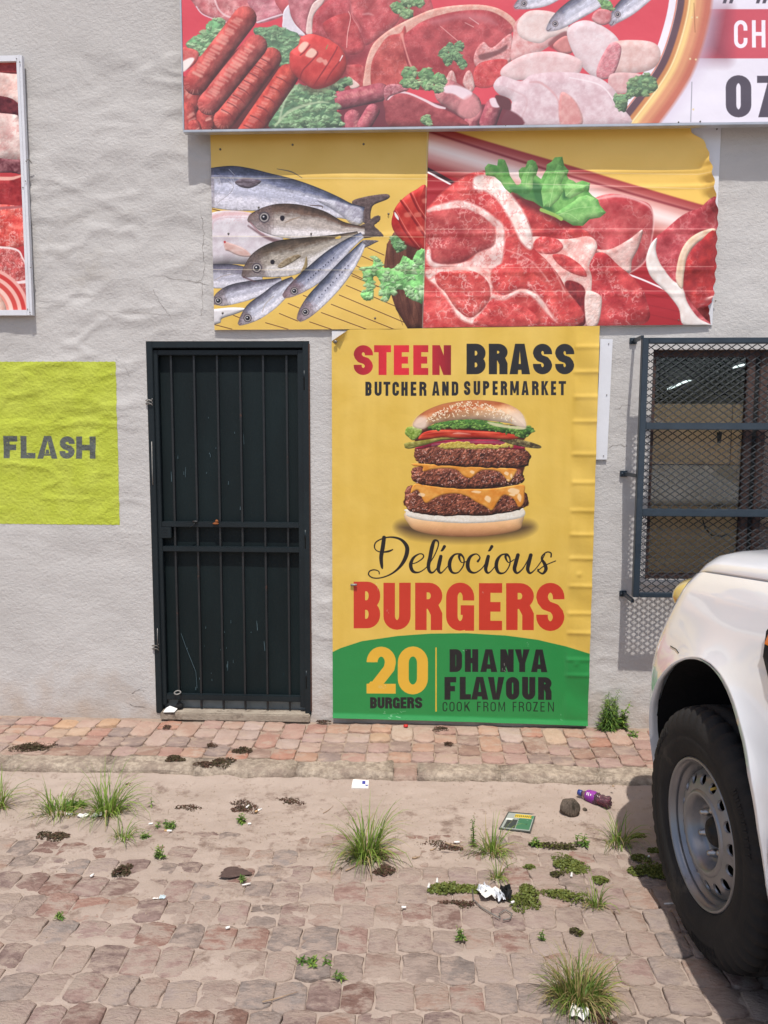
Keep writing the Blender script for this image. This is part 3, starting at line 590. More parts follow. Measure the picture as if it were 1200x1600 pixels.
    for ch, x0, x1 in (('C', 495, 515), ('O', 524, 546), ('O', 555, 577), ('K', 588, 612), ('F', 642, 658), ('R', 669, 690), ('O', 699, 722), ('M', 733, 761), ('F', 794, 810), ('R', 820, 842), ('O', 851, 873), ('Z', 881, 901), ('E', 912, 930), ('N', 944, 969)): c.glyph(ch, x0, 810, x1-x0, 41, 4.4, 4.4, K3, .5)
    c.fill([(464, 578), (470, 578), (470, 852), (464, 852)], (220, 180, 60), .8, False)
    # scuffs: shapes of their own where the print is scratched through
    rr = np.random.RandomState(5)
    for x, y, w, h in ((245, 745, 26, 6), (285, 862, 42, 14), (752, 655, 14, 26), (262, 425, 5, 8), (215, 320, 4, 14), (666, 343, 4, 5), (858, 562, 3, 10), (1000, 880, 4, 14), (590, 590, 8, 3)):
        for k in range(10 if w > 20 else 4):
            xx, yy = x+w*(rr.rand()*2-1), y+h*(rr.rand()*2-1); c.line([(xx, yy), (xx+(rr.rand()-.3)*w*.7, yy+(rr.rand()-.5)*h*.8)], 1.2+1.6*rr.rand(), (206, 214, 200), .55, 1.4)

# ---- fish panel -------------------------------------------------------------
def plank_lines(c):
    for x0, y0, x1, y1 in ((640, 840, 1060, 1000), (800, 770, 1000, 840), (700, 860, 1200, 1060)): pass

def art_fish(c):
    n = fbm(c.H, c.W, 120, 14, 3)[..., None]; c.img[:] = np.array([226, 186, 88])*(1-n)+np.array([238, 200, 108])*n
    c.T = (320, 240, 4); BR = (88, 44, 28)
    for p in ([(1018, 588), (1120, 634)], [(972, 636), (1115, 700)], [(946, 700), (990, 722)], [(918, 748), (1090, 832)], [(884, 822), (1300, 1000)], [(840, 882), (1260, 1060)], [(790, 940), (1180, 1096)], [(728, 992), (1010, 1096)], [(615, 884), (640, 894)], [(520, 934), (590, 964)], [(655, 1050), (790, 1096)], [(466, 998), (580, 1045)], [(380, 1056), (520, 1096)], [(62, 1068), (170, 1096)], [(180, 1010), (230, 1030)], [(45, 345), (110, 362)], [(918, 762), (1080, 830)]):
        c.line(p, 5, BR, .9, 2); c.line([(p[0][0], p[0][1]-5), (p[1][0], p[1][1]-5)], 3, (246, 214, 130), .5, 3)
    # wooden board, tomato, lettuce at the right edge
    c.T = (310, 190, 3.243)
    c.solid([(1150, 560), (990, 560), (955, 620), (940, 730), (965, 840), (1000, 950), (1060, 1048), (1150, 1050)], (84, 44, 34), (128, 80, 62), R=30, sm=False, seed=61, cell=26, ay=5, bump=3, bcell=6)
    for x in (985, 1015, 1050, 1085): c.line([(x-30, 620), (x-22, 760), (x+20, 940), (x+50, 1030)], 3, (62, 30, 24), .5, 3)
    c.solid([(985, 470), (1000, 430), (1040, 385), (1100, 345), (1160, 340), (1165, 640), (1110, 645), (1050, 620), (1000, 570), (978, 520)], (178, 34, 30), (214, 68, 56), R=40, seed=62, cell=40, spec=.15)
    for p in ([(1025, 400), (1080, 480), (1160, 600)], [(1075, 365), (1110, 440), (1160, 510)], [(992, 455), (1050, 560), (1110, 640)]): c.line(p, 9, (120, 16, 20), .75, 4); c.line([(a+10, b-5) for a, b in p], 4, (244, 170, 150), .5, 3)
    c.fill([(994, 456), (1012, 480), (1014, 498), (996, 478)], (240, 236, 232), 3)
    for x, y in ((1110, 470), (1120, 540), (1060, 470), (1150, 400)): c.fill([(x-16, y-8), (x+14, y-12), (x+18, y+8), (x-12, y+12)], (238, 150, 128), 8, True, .55)
    leaf_mass(c, [(975, 590), (1000, 578), (1040, 610), (1040, 650), (1010, 660), (985, 635)], 63, 14, 9, (70, 104, 62), (110, 150, 100), (166, 198, 150))
    leaf_mass(c, [(835, 745), (880, 730), (890, 700), (920, 700), (930, 735), (1000, 740), (1040, 680), (1080, 700), (1110, 655), (1150, 665), (1145, 900), (1090, 905), (1050, 880), (1040, 850), (990, 860), (960, 905), (935, 890), (915, 800), (885, 790), (890, 860), (870, 905), (835, 900), (822, 870), (855, 840), (835, 790)], 64, 90, 17, (96, 150, 84), (140, 196, 122), (190, 232, 172))
    c.T = (320, 240, 4)
    # big silver fish
    c.solid([(920, 300), (1000, 270), (1120, 252), (1155, 262), (1140, 285), (1060, 318), (1040, 350), (1035, 400), (1045, 430), (990, 430), (960, 360)], (92, 74, 72), (128, 108, 106), R=14, seed=70, cell=16, bump=2, bcell=4)
    fish(c, [(-200, 216, 90), (-60, 214, 110), (140, 213, 138), (260, 222, 135), (400, 240, 118), (560, 268, 104), (700, 300, 84), (820, 335, 66), (900, 360, 52), (985, 385, 54)], 71, (92, 96, 118), (184, 184, 200), (224, 220, 230), R=60)
    c.solid([(700, 290), (800, 290), (900, 320), (980, 345), (990, 430), (930, 450), (870, 400), (800, 350)], (168, 162, 178), (232, 230, 238), R=26, seed=72, cell=26, bump=6, bcell=11, alpha=.85, soft=12)
    c.solid([(188, 178), (240, 152), (310, 158), (352, 170), (320, 200), (270, 216), (220, 206)], (98, 84, 92), (150, 138, 148), R=14, seed=73, cell=14, ax=3, bump=2, bcell=4, soft=5)
    for x in (88, 160, 175): c.line([(x, 150), (x+12, 200), (x-8, 245)], 2.4, (240, 238, 244), .6, 3)
    c.line([(60, 148), (120, 140), (170, 152), (180, 112)], 5, (98, 90, 100), .5, 4); c.line([(150, 96), (185, 132)], 3, (235, 235, 240), .8, 2)
    c.line([(450, 93, 3), (540, 112, 6), (608, 152, 3)], 0, (80, 76, 84), .8, 2)
    # pale pinkish fish
    c.solid([(-60, 385), (40, 368), (120, 355), (220, 358), (330, 380), (420, 440), (500, 560), (440, 640), (300, 690), (160, 690), (-60, 690)], (222, 208, 214), (242, 234, 238), R=70, seed=74, cell=40, bump=1.2, bcell=6)
    c.line([(40, 400, 24), (120, 376, 26), (240, 374, 20), (330, 392, 12)], 0, (220, 150, 146), .5, 16)
    rr = np.random.RandomState(8)
    for k in range(110): x = 60+rr.rand()*260; y = 366+rr.rand()*70+.0004*(x-180)**2; c.line([(x, y), (x+6, y-3)], 2, (236, 206, 206) if k % 2 else (206, 150, 150), .5, 2)
    c.line([(50, 470, 6), (58, 420, 6), (140, 398, 5), (260, 398, 4)], 0, (214, 176, 182), .6, 5)
    c.solid([(122, 552), (160, 560), (240, 590), (290, 640), (220, 640), (150, 610), (128, 600)], (222, 176, 164), (238, 206, 196), R=10, seed=75, cell=14, ax=3, soft=10)
    c.fill([(118, 548), (128, 545), (132, 555), (122, 560)], (190, 60, 60), 2)
    # small fish at the lower left
    fish(c, [(-90, 760, 30), (20, 765, 70), (150, 765, 76), (260, 770, 60), (360, 780, 30)], 76, (100, 96, 112), (182, 180, 192), (226, 222, 230))
    c.line([(60, 790), (110, 765), (170, 752)], 3, (150, 130, 110), .7, 3)
    fish(c, [(50, 935, 8), (90, 912, 44), (170, 880, 62), (290, 850, 58), (400, 820, 40), (480, 790, 20)], 77, (98, 94, 106), (178, 176, 188), (224, 220, 228), eye=(84, 918), er=20)
    c.solid([(-20, 1070), (0, 975), (60, 970), (180, 960), (260, 970), (200, 1000), (110, 1030), (90, 1060)], (238, 232, 232), (248, 244, 244), R=20, seed=78)
    fish(c, [(212, 1068, 8), (250, 1035, 36), (310, 985, 60), (400, 920, 62), (480, 850, 54), (560, 790, 30)], 79, (98, 96, 110), (184, 184, 196), (228, 224, 232), eye=(268, 1027), er=20)
    c.line([(360, 990), (378, 940), (430, 890)], 4, (168, 150, 130), .7, 4)
    # two brown-backed fish
    c.line([(270, 450, 8), (380, 520, 18), (480, 552, 22), (560, 540, 6)], 0, (96, 60, 64), .7, 10)
    tail = [(960, 460), (1010, 430), (1060, 392), (1095, 390), (1090, 420), (1060, 450), (1100, 490), (1115, 516), (1060, 520), (1000, 528), (940, 520)]
    c.solid(tail, (76, 62, 60), (112, 94, 90), R=10, seed=80, cell=14, ax=2, bump=3, bcell=5, wob=1)
    fish(c, [(268, 420, 8), (300, 408, 40), (360, 410, 76), (460, 415, 104), (580, 425, 108), (720, 440, 88), (860, 470, 46), (1000, 480, 26)], 81, (98, 78, 68), (178, 166, 158), (220, 212, 212), eye=(370, 396), er=27, tint=(120, 100, 98), R=50)
    c.line([(660, 322, 5), (730, 328, 7), (735, 340, 3)], 0, (86, 68, 62), .8, 2); c.fill([(470, 392), (486, 384), (498, 398), (488, 418), (472, 412)], (36, 28, 36), 4)
    c.line([(500, 430, 6), (540, 410, 10), (600, 392, 5)], 0, (150, 128, 110), .7, 5); c.line([(280, 425, 8), (330, 480, 7), (370, 505, 5)], 0, (150, 100, 104), .7, 5)
    for x, y in ((340, 410), (356, 428), (395, 440), (430, 400), (350, 372)): c.line([(x, y), (x+14, y+16), (x+20, y+30)], 4, (110, 92, 96), .4, 5)
    c.solid([(980, 545), (1040, 540), (1085, 545), (1060, 560), (1010, 585), (985, 590)], (96, 88, 92), (140, 132, 136), R=8, seed=82, cell=8)
    fish(c, [(235, 768, 10), (280, 730, 48), (350, 690, 88), (450, 660, 112), (560, 640, 112), (680, 600, 84), (820, 550, 46), (960, 505, 22)], 83, (82, 68, 56), (162, 152, 140), (222, 216, 214), eye=(325, 714), er=25, tint=(112, 96, 94), R=50)
    c.fill([(410, 670), (425, 662), (436, 672), (430, 690), (414, 688)], (34, 28, 34), 4); c.solid([(455, 700), (500, 660), (570, 630), (600, 640), (560, 670), (500, 705), (470, 715)], (132, 112, 84), (182, 166, 138), R=8, seed=84, cell=8, ax=2, soft=5)
    c.solid([(620, 690), (634, 640), (642, 690), (630, 720), (600, 740)], (150, 128, 84), (170, 150, 110), R=6, seed=85); c.line([(240, 770, 9), (290, 790, 9), (320, 800, 5)], 0, (92, 64, 68), .7, 6)
    c.fill([(815, 525), (840, 514), (852, 518), (842, 530), (818, 532)], (226, 186, 88), 2)
    # blue-grey sardines on top
    fish(c, [(490, 892, 12), (530, 865, 34), (600, 815, 52), (700, 740, 62), (800, 650, 56), (900, 565, 36), (985, 508, 20)], 86, (80, 84, 104), (150, 152, 170), (206, 204, 214), eye=(558, 856), er=19, tint=(134, 104, 106))
    fish(c, [(585, 1042, 14), (620, 1000, 40), (690, 920, 58), (790, 815, 60), (880, 710, 52), (950, 620, 34), (990, 560, 18)], 87, (84, 88, 106), (172, 172, 186), (224, 222, 230), eye=(628, 988), er=19, tint=(140, 116, 118))
    for (x0, y0, x1, y1) in ((640, 790, 800, 655), (710, 900, 890, 705)):
        for k in range(11):
            t = k/10+rr.rand()*.04; c.fill([(x0+(x1-x0)*t+4*math.cos(u), y0+(y1-y0)*t+5*math.sin(u)) for u in np.linspace(0, 6.28, 7)[:-1]], (44, 44, 62), 3, True, .85)
    # folds in the board
    c.T = (0, 0, 1)
    for y in (278, 369, 421): c.line([(328, y), (668, y+1)], 1, (255, 240, 200), .5, 1, False)
    c.line([(668, 205), (660, 515)], 1.2, (250, 240, 225), .5, 1, False)
    bolt_marks(c, ((344, 233), (457, 226), (568, 225), (357, 365), (486, 365), (404, 324), (607, 334), (348, 489), (586, 497)))

# ---- meat panel -------------------------------------------------------------
def art_meat(c):
    n = fbm(c.H, c.W, 160, 24, 3)[..., None]; c.img[:] = np.array([230, 186, 76])*(1-n)+np.array([242, 202, 100])*n
    c.T = (650, 190, 2.4)
    RD = (158, 22, 30)
    c.fill([(30, 30), (60, 35), (480, 175), (1030, 330), (1130, 345), (1130, 775), (0, 775), (0, 30)], RD, 1, False)
    # brushed tube with highlight
    for w, col, al, so in ((150, (150, 40, 40), 1, 6), (112, (206, 120, 110), .9, 40), (70, (242, 206, 196), .9, 44), (26, (252, 238, 232), .9, 26)):
        c.line([(-60, 62), (400, 200), (900, 348), (1180, 430)], w, col, al, so, False)
    c.line([(55, 38), (480, 176), (1030, 332), (1130, 352)], 7, (112, 16, 26), .85, 7, False)
    c.line([(-10, 150), (160, 240)], 12, (38, 16, 20), 1, 3); c.line([(-10, 162), (140, 240)], 6, (246, 244, 244), 1, 2)
    for y in (600, 640, 660, 700, 735): c.line([(850, y-18), (990, y+12)], 3, (130, 14, 24), .7, 4)
    c.line([(790, 570), (860, 596), (960, 640)], 6, (244, 232, 234), 1, 2)
    V = dict(vcol=(246, 200, 190), vcell=26)
    # distant cutlet right centre
    c.solid([(620, 395), (640, 310), (700, 275), (760, 272), (830, 290), (882, 318), (890, 400), (870, 500), (800, 570), (740, 540), (690, 470)], (170, 42, 48), (206, 88, 88), R=40, seed=90, cell=40, bump=5, bcell=12, veins=.5, **V)
    c.solid([(640, 470), (720, 480), (800, 440), (850, 405), (835, 470), (810, 520), (800, 568), (740, 548), (690, 500)], (206, 150, 140), (238, 206, 196), R=14, seed=91, cell=30, soft=3, bump=3, bcell=9)
    c.line([(680, 290, 6), (760, 278, 10), (840, 298, 8), (886, 335, 6), (888, 420, 5), (860, 520, 6), (800, 568, 4)], 0, (240, 196, 190), .7, 6)
    # steak far right with fat band
    c.solid([(880, 500), (895, 440), (940, 400), (1000, 350), (1060, 325), (1130, 318), (1130, 770), (1020, 762), (990, 700), (930, 630), (885, 580)], (150, 34, 42), (200, 84, 88), R=24, seed=92, cell=30, bump=5, bcell=9, veins=.4, **V)
    c.solid([(905, 435), (880, 460), (862, 520), (880, 580), (940, 640), (985, 700), (1005, 762), (1105, 762), (1060, 735), (1020, 680), (1000, 620), (960, 590), (915, 530), (900, 480)], (240, 226, 216), (252, 246, 240), R=12, seed=93, cell=20, soft=3)
    c.solid([(1115, 400), (1060, 415), (1015, 450), (985, 510), (975, 590), (1000, 625), (1008, 560), (1020, 500), (1060, 450), (1120, 420)], (232, 196, 160), (248, 222, 194), R=10, seed=94, cell=16, soft=3)
    c.solid([(1130, 425), (1060, 455), (1020, 510), (1005, 580), (1010, 640), (1050, 700), (1100, 750), (1130, 755)], (134, 22, 26), (182, 40, 38), R=30, seed=95, cell=30, bump=5, bcell=10, veins=.3, **V)
    # main chop: stacked slabs
    c.solid([(380, 290), (480, 330), (560, 390), (640, 410), (680, 470), (640, 520), (520, 500), (430, 480), (400, 400)], (158, 34, 38), (206, 70, 66), R=30, seed=96, cell=26, bump=6, bcell=9, veins=.6, **V)
    c.solid([(640, 520), (700, 490), (760, 540), (830, 600), (862, 660), (855, 758), (600, 765), (620, 640)], (158, 28, 34), (200, 62, 62), R=44, seed=97, cell=30, bump=6, bcell=9, veins=.9, vth=.12, vcol=(244, 190, 182), vcell=17)
    c.solid([(440, 430), (560, 440), (650, 430), (680, 470), (650, 540), (660, 600), (640, 760), (580, 765), (560, 680), (520, 600), (440, 520), (420, 470)], (226, 150, 140), (250, 224, 212), R=18, seed=98, cell=22, bump=5, bcell=9, veins=.3, vcol=(200, 60, 60), vcell=20)
    c.solid([(438, 460), (470, 430), (530, 440), (552, 470), (520, 495), (460, 490)], (190, 48, 50), (212, 80, 76), R=14, seed=99, cell=12, bump=3, bcell=6, veins=.5, soft=3)
    c.solid([(512, 500), (560, 500), (620, 540), (640, 580), (590, 570), (540, 540)], (186, 44, 46), (210, 76, 72), R=12, seed=100, cell=12, bump=3, bcell=6, veins=.5, soft=3)
    c.solid([(560, 600), (620, 610), (640, 660), (635, 755), (595, 765), (580, 700)], (92, 14, 20), (150, 34, 36), R=16, seed=101, cell=16, soft=4)
    c.solid([(636, 640), (690, 650), (696, 690), (680, 762), (640, 762)], (236, 196, 182), (252, 230, 220), R=12, seed=102, cell=16, bump=4, bcell=8, soft=3)
    c.solid([(40, 320), (100, 260), (200, 195), (300, 190), (360, 280), (430, 420), (440, 470), (500, 530), (560, 620), (595, 765), (-20, 765), (-20, 330)], (178, 36, 38), (216, 82, 76), R=40, seed=103, cell=34, bump=7, bcell=10, veins=.8, vth=.13, vcol=(246, 196, 186), vcell=20)
    # pale fat seams of the big chop
    F = dict(seed=104, cell=24, bump=1.8, bcell=10, soft=9, R=8, amb=.8, dif=.28, veins=.75, vcell=13, vth=.12, vcol=(206, 84, 80))
    c.solid([(215, 215), (240, 200), (300, 205), (340, 245), (380, 300), (415, 360), (438, 430), (432, 478), (395, 450), (360, 380), (310, 300), (262, 262), (220, 252)], (240, 206, 194), (253, 240, 232), **F)
    c.solid([(40, 330), (110, 305), (170, 296), (240, 320), (300, 362), (330, 395), (330, 480), (310, 545), (250, 552), (170, 548), (110, 545), (60, 545), (36, 510), (50, 470), (90, 530), (200, 520), (232, 480), (290, 450), (298, 395), (268, 392), (255, 362), (180, 330), (120, 332), (60, 345)], (236, 176, 166), (252, 232, 224), **F)
    c.solid([(40, 350), (110, 330), (200, 330), (280, 380), (298, 420), (290, 465), (235, 490), (180, 525), (110, 535), (60, 520), (55, 470), (36, 440)], (160, 40, 44), (200, 84, 80), R=30, seed=105, cell=26, bump=5, bcell=9, veins=.95, vth=.12, vcol=(240, 182, 172), vcell=15, soft=7)
    c.solid([(36, 555), (120, 548), (220, 545), (290, 560), (300, 600), (285, 640), (330, 650), (400, 610), (460, 650), (520, 740), (500, 730), (440, 660), (390, 640), (330, 670), (280, 665), (235, 735), (210, 758), (160, 735), (125, 680), (80, 620), (45, 590)], (238, 176, 164), (252, 226, 216), **F)
    c.solid([(75, 570), (130, 560), (210, 560), (262, 590), (280, 640), (262, 690), (205, 735), (150, 700), (110, 640), (80, 610)], (190, 48, 48), (220, 90, 82), R=26, seed=106, cell=20, bump=6, bcell=8, veins=1., vcell=16, vth=.13, vcol=(250, 206, 196), soft=4)
    c.solid([(284, 560), (340, 530), (430, 560), (520, 640), (580, 740), (560, 762), (520, 740), (470, 660), (400, 625), (330, 650), (290, 620)], (186, 40, 42), (214, 76, 70), R=26, seed=107, cell=26, bump=7, bcell=9, veins=.9, vth=.13, vcell=17, vcol=(246, 196, 188), soft=7)
    c.solid([(220, 762), (290, 690), (400, 690), (460, 762)], (176, 40, 42), (212, 80, 74), R=16, seed=108, cell=20, bump=6, bcell=8, veins=.8, soft=4, **V)
    for p in ([(360, 300), (385, 380), (420, 440)], [(470, 480), (520, 560), (560, 640)], [(340, 480), (430, 520), (500, 600)], [(420, 600), (480, 680), (530, 750)]): c.line(p, 4, (248, 206, 196), .5, 6)
    c.line([(36, 330, 4), (100, 262, 6), (180, 205, 5), (215, 200, 3)], 0, (130, 22, 28), .6, 6)
    # parsley sprig
    c.fill([(360, 270), (430, 280), (520, 340), (600, 390), (540, 388), (470, 350), (400, 310)], (60, 16, 18), 22, True, .7)
    G1, G2 = (150, 210, 112), (92, 172, 76)
    S_ = dict(sm=False, bump=2.2, bcell=7, amb=.74, dif=.36, wob=1.1)
    sp = [(385, 180), (398, 168), (410, 170), (420, 146), (436, 142), (448, 150), (458, 175), (452, 200), (470, 215), (478, 190), (490, 182), (488, 160), (508, 150), (522, 134), (548, 133), (556, 165), (574, 185), (566, 200), (572, 214), (590, 222), (600, 230), (622, 222), (652, 231), (646, 262), (662, 278), (684, 290), (690, 315), (712, 340), (690, 360), (650, 368), (625, 390), (590, 388), (560, 372), (535, 365), (515, 345), (490, 335), (470, 318), (440, 300), (410, 290), (380, 270), (358, 262), (350, 238), (385, 235), (400, 225), (388, 205)]
    c.solid([(258, 170), (270, 158), (288, 160), (305, 165), (308, 142), (322, 137), (334, 144), (345, 175), (350, 200), (375, 235), (355, 268), (335, 250), (320, 225), (295, 205), (262, 200)], G2, G1, R=16, seed=110, cell=30, **S_)
    c.solid(sp, (84, 160, 70), (126, 196, 98), R=24, seed=111, cell=26, **S_)
    c.fill([(420, 225), (445, 222), (470, 240), (500, 290), (515, 330), (495, 335), (450, 300), (436, 262)], (34, 92, 44), 14, True, .85)
    c.fill([(550, 262), (575, 240), (598, 246), (606, 262), (580, 285), (552, 290)], (30, 86, 42), 12, True, .8)
    for pts, sd_ in (([(478, 320), (470, 260), (480, 225), (495, 190), (515, 195), (530, 160), (548, 168), (556, 200), (545, 235), (552, 262), (535, 290), (505, 318)], 112), ([(520, 345), (560, 320), (590, 300), (610, 282), (640, 276), (672, 290), (682, 318), (706, 340), (684, 356), (645, 362), (620, 384), (590, 380), (555, 368)], 113), ([(400, 270), (392, 240), (398, 205), (410, 185), (425, 160), (440, 165), (446, 190), (440, 220), (436, 245), (420, 270)], 114), ([(555, 250), (565, 225), (590, 232), (612, 232), (640, 240), (632, 262), (605, 275), (580, 290), (560, 280)], 115)):
        c.solid(pts, (104, 182, 86), (152, 216, 122), R=18, seed=sd_, cell=22, **S_)
    for p in ([(500, 320), (512, 260), (530, 190)], [(530, 352), (600, 325), (675, 320)], [(412, 265), (416, 215), (428, 175)], [(565, 275), (590, 255), (625, 245)], [(520, 350), (570, 345), (610, 370)]): c.line(p, 2, (190, 232, 160), .55, 2)
    c.fill([(350, 240), (380, 238), (420, 250), (440, 285), (400, 285), (365, 262)], (44, 104, 50), 12, True, .7); c.line([(470, 330), (520, 350), (545, 365)], 12, (150, 200, 90), .9, 3)
    fade(c, (248, 206, 200), .11)
    c.T = (0, 0, 1)
    for y0, y1 in ((268, 272), (282, 295), (358, 357), (418, 416), (455, 454)): c.line([(664, y0), (1115, y1)], 1, (255, 236, 214), .4, 1, False)
    bolt_marks(c, ((1120, 202), ))

# ---- the wide sign at the top ---------------------------------------------------
def art_top(c):
    c.T = (0, 0, 1); n = fbm(c.H, c.W, 120, 34, 3)[..., None]; c.img[:] = np.array([206, 44, 58])*(1-n)+np.array([214, 56, 68])*n
    # pale field at the right with its red band
    def ring(rx, ry, cx=820, cy=-70): return [(cx+rx*math.cos(t), cy+ry*math.sin(t)) for t in np.linspace(1.75, -1.75, 60)]
    c.fill([(960, 260), (2600, 260), (2600, -400), (960, -400)], (232, 230, 240), 1, False)
    c.fill([(1090, 14), (2600, 14), (2600, 91), (1070, 91)], (196, 58, 72), 1, False)
    c.fill([(1096, 14), (1134, 14), (1134, 91), (1072, 91)], (88, 30, 44), 34, False, .8)
    for w, col in ((8, (150, 120, 150)),): c.line([(1117, -60), (1108, 20), (1090, 90), (1050, 160), (1010, 205), (980, 240)], 26, (206, 196, 216), .6, 22)
    R0 = [(1113, -90), (1112, -30), (1108, 20), (1096, 70), (1078, 118), (1052, 160), (1022, 200), (990, 240)]   # outer edge of the gold ring
    c.fill([(-200, -400), (1113, -400)]+R0+[(-200, 260)], (150, 78, 46), 1, False)
    def off(d): 
        A = smooth_path(np.array(R0, float), False); g = np.gradient(A, axis=0); g /= np.hypot(g[:, 0], g[:, 1])[:, None]; return A+np.stack([-g[:, 1], g[:, 0]], 1)*d
    for d, w, col, so in ((6, 14, (186, 92, 66), 6), (20, 16, (214, 140, 92), 8), (29, 9, (244, 206, 120), 5), (37, 8, (196, 120, 60), 5), (33, 2.5, (250, 232, 160), 2)):
        c.line(off(d), w, col, 1, so, False)
    c.line(off(47), 11, (72, 46, 54), 1, 1.5, False); c.line(off(59), 13, (238, 236, 244), 1, 1.5, False); c.line(off(53), 1.5, (214, 110, 80), 1, 1, False)
    inner = off(65); c.fill([(-200, -400), (1048, -400)]+[tuple(p) for p in inner]+[(-200, 260)], (210, 48, 62), 1, False)
    K = (50, 46, 58)
    c.glyph('0', 1134, 117, 40, 66, 16.5, 12, K, .5); c.glyph('7', 1183, 118, 36, 65, 16, 11, K, .5)
    c.glyph('C', 1147, 31, 21, 44, 6, 6, (240, 238, 246), .5); c.glyph('H', 1175, 31, 21, 43, 6, 6, (240, 238, 246), .5)
    for x in (1132, 1142, 1184, 1194): c.fill([(x, -6), (x+6, -6), (x+2, 5), (x-3, 5)], K, 1, False)
    V = dict(vcol=(244, 196, 190), vcell=24)
    # ---- meat behind, left
    c.T = (260, 0, 3)
    c.solid([(120, -40), (380, -40), (400, 60), (320, 105), (250, 90), (180, 70), (130, 20)], (176, 70, 74), (214, 130, 128), R=24, seed=200, cell=26, bump=5, bcell=10, veins=.8, vth=.14, **V)
    c.line([(225, -5), (250, 50), (300, 80), (360, 55)], 7, (240, 214, 212), .8, 5); c.line([(140, 30), (180, 72), (300, 108), (330, 90)], 5, (236, 224, 230), .8, 3)
    c.solid([(380, 0), (440, -30), (620, -30), (640, 20), (560, 70), (430, 110), (410, 60)], (178, 84, 96), (216, 140, 146), R=20, seed=201, cell=26, ax=2.5, bump=5, bcell=8, veins=.5, **V)
    c.line([(425, 105), (500, 80), (560, 62)], 6, (234, 220, 226), .9, 3)
    # ---- big dark red slabs, centre
    c.T = (400, 0, 5)
    c.solid([(230, -60), (1300, -60), (1300, 400), (1100, 700), (700, 720), (560, 480), (400, 290), (260, 200), (215, 120)], (150, 36, 42), (184, 66, 70), R=60, seed=202, cell=60, bump=8, bcell=16, veins=.22, **V)
    c.solid([(215, 90), (250, 40), (275, 30), (270, 110), (310, 190), (385, 270), (340, 275), (215, 225), (208, 160)], (232, 224, 234), (242, 238, 244), R=12, seed=203, cell=20, soft=3)
    c.solid([(270, -40), (480, -40), (430, 60), (400, 150), (390, 255), (310, 180), (268, 100)], (166, 74, 82), (196, 110, 116), R=20, seed=204, cell=40, bump=7, bcell=14, veins=.25, **V)
    c.solid([(450, 20), (540, -30), (520, 30), (455, 110), (440, 180), (440, 262), (392, 262), (395, 180), (410, 110)], (232, 192, 182), (246, 220, 208), R=12, seed=205, cell=20, soft=3)
    c.solid([(445, 262), (442, 190), (470, 90), (540, 20), (640, -40), (740, -40), (740, 100), (720, 400), (600, 340), (500, 280)], (156, 38, 44), (190, 74, 78), R=40, seed=206, cell=50, bump=8, bcell=14, veins=.3, **V)
    c.solid([(520, 190), (560, 150), (640, 115), (730, 105), (800, 190), (820, 260), (850, 370), (800, 420), (700, 420), (600, 330), (545, 260)], (160, 34, 38), (192, 62, 62), R=40, seed=207, cell=50, bump=7, bcell=14, veins=.25, **V)
    c.line([(722, 90, 5), (738, 140, 6), (715, 260, 6), (708, 370, 5)], 0, (240, 180, 170), .85, 3); c.line([(745, -20, 10), (750, 120, 8), (795, 200, 9), (815, 250, 6)], 0, (218, 132, 128), .7, 8)
    c.solid([(760, -40), (1100, -40), (1120, 150), (1000, 260), (880, 350), (840, 330), (820, 220), (755, 110), (745, 40)], (164, 44, 48), (196, 78, 78), R=50, seed=208, cell=50, bump=8, bcell=14, veins=.35, **V)
    c.line([(835, 112, 10), (880, 108, 14), (915, 118, 6)], 0, (232, 180, 176), .5, 12)
    c.line([(560, 480, 40), (760, 440, 60), (860, 400, 40), (830, 240, 14)], 0, (90, 16, 24), .55, 60)
    c.solid([(700, 520), (740, 505), (840, 520), (845, 670), (760, 680), (720, 600)], (170, 44, 46), (204, 84, 80), R=20, seed=209, cell=30, veins=.3, **V); c.solid([(720, 600), (760, 620), (810, 670), (740, 690)], (236, 196, 180), (246, 220, 208), R=10, seed=210, soft=4)
    # ---- ham steak with fat rim
    c.T = (560, 0, 4.444)
    rim = [(36, 605), (42, 500), (62, 400), (100, 310), (170, 240), (260, 180), (400, 110), (520, 62), (680, 36), (840, 32), (960, 55), (1050, 105), (1100, 165), (1085, 215), (1060, 240), (1060, 420), (900, 560), (600, 600), (300, 610), (120, 610)]
    c.solid(rim, (226, 150, 130), (240, 190, 166), R=14, seed=211, cell=26, bump=3, bcell=8)
    c.solid([(90, 600), (84, 500), (100, 410), (150, 320), (210, 250), (290, 230), (330, 200), (350, 620), (120, 625)], (150, 38, 36), (188, 70, 62), R=26, seed=212, cell=40, bump=7, bcell=14, veins=.35, soft=6, **V)
    c.solid([(320, 245), (370, 200), (440, 150), (560, 105), (700, 75), (860, 68), (960, 95), (1040, 150), (1075, 200), (1050, 250), (1010, 320), (870, 400), (850, 470), (830, 600), (420, 620), (350, 480), (310, 330)], (140, 30, 34), (182, 58, 60), R=44, seed=213, cell=60, bump=6, bcell=14, veins=.2, soft=6, **V)
    c.line([(300, 240, 20), (320, 320, 8), (350, 420, 10), (375, 480, 12)], 0, (232, 150, 134), .8, 8)
    c.fill([(480, 150), (620, 108), (760, 90), (900, 110), (960, 170), (860, 150), (700, 130), (560, 165)], (196, 112, 116), 30, True, .55)
    c.line([(570, 180, 4), (640, 240, 5), (700, 290, 4)], 0, (240, 180, 170), .7, 3); c.line([(740, 155, 4), (800, 185, 5)], 0, (240, 190, 180), .7, 3); c.line([(770, 120, 4), (835, 165, 6)], 0, (236, 196, 190), .7, 4)
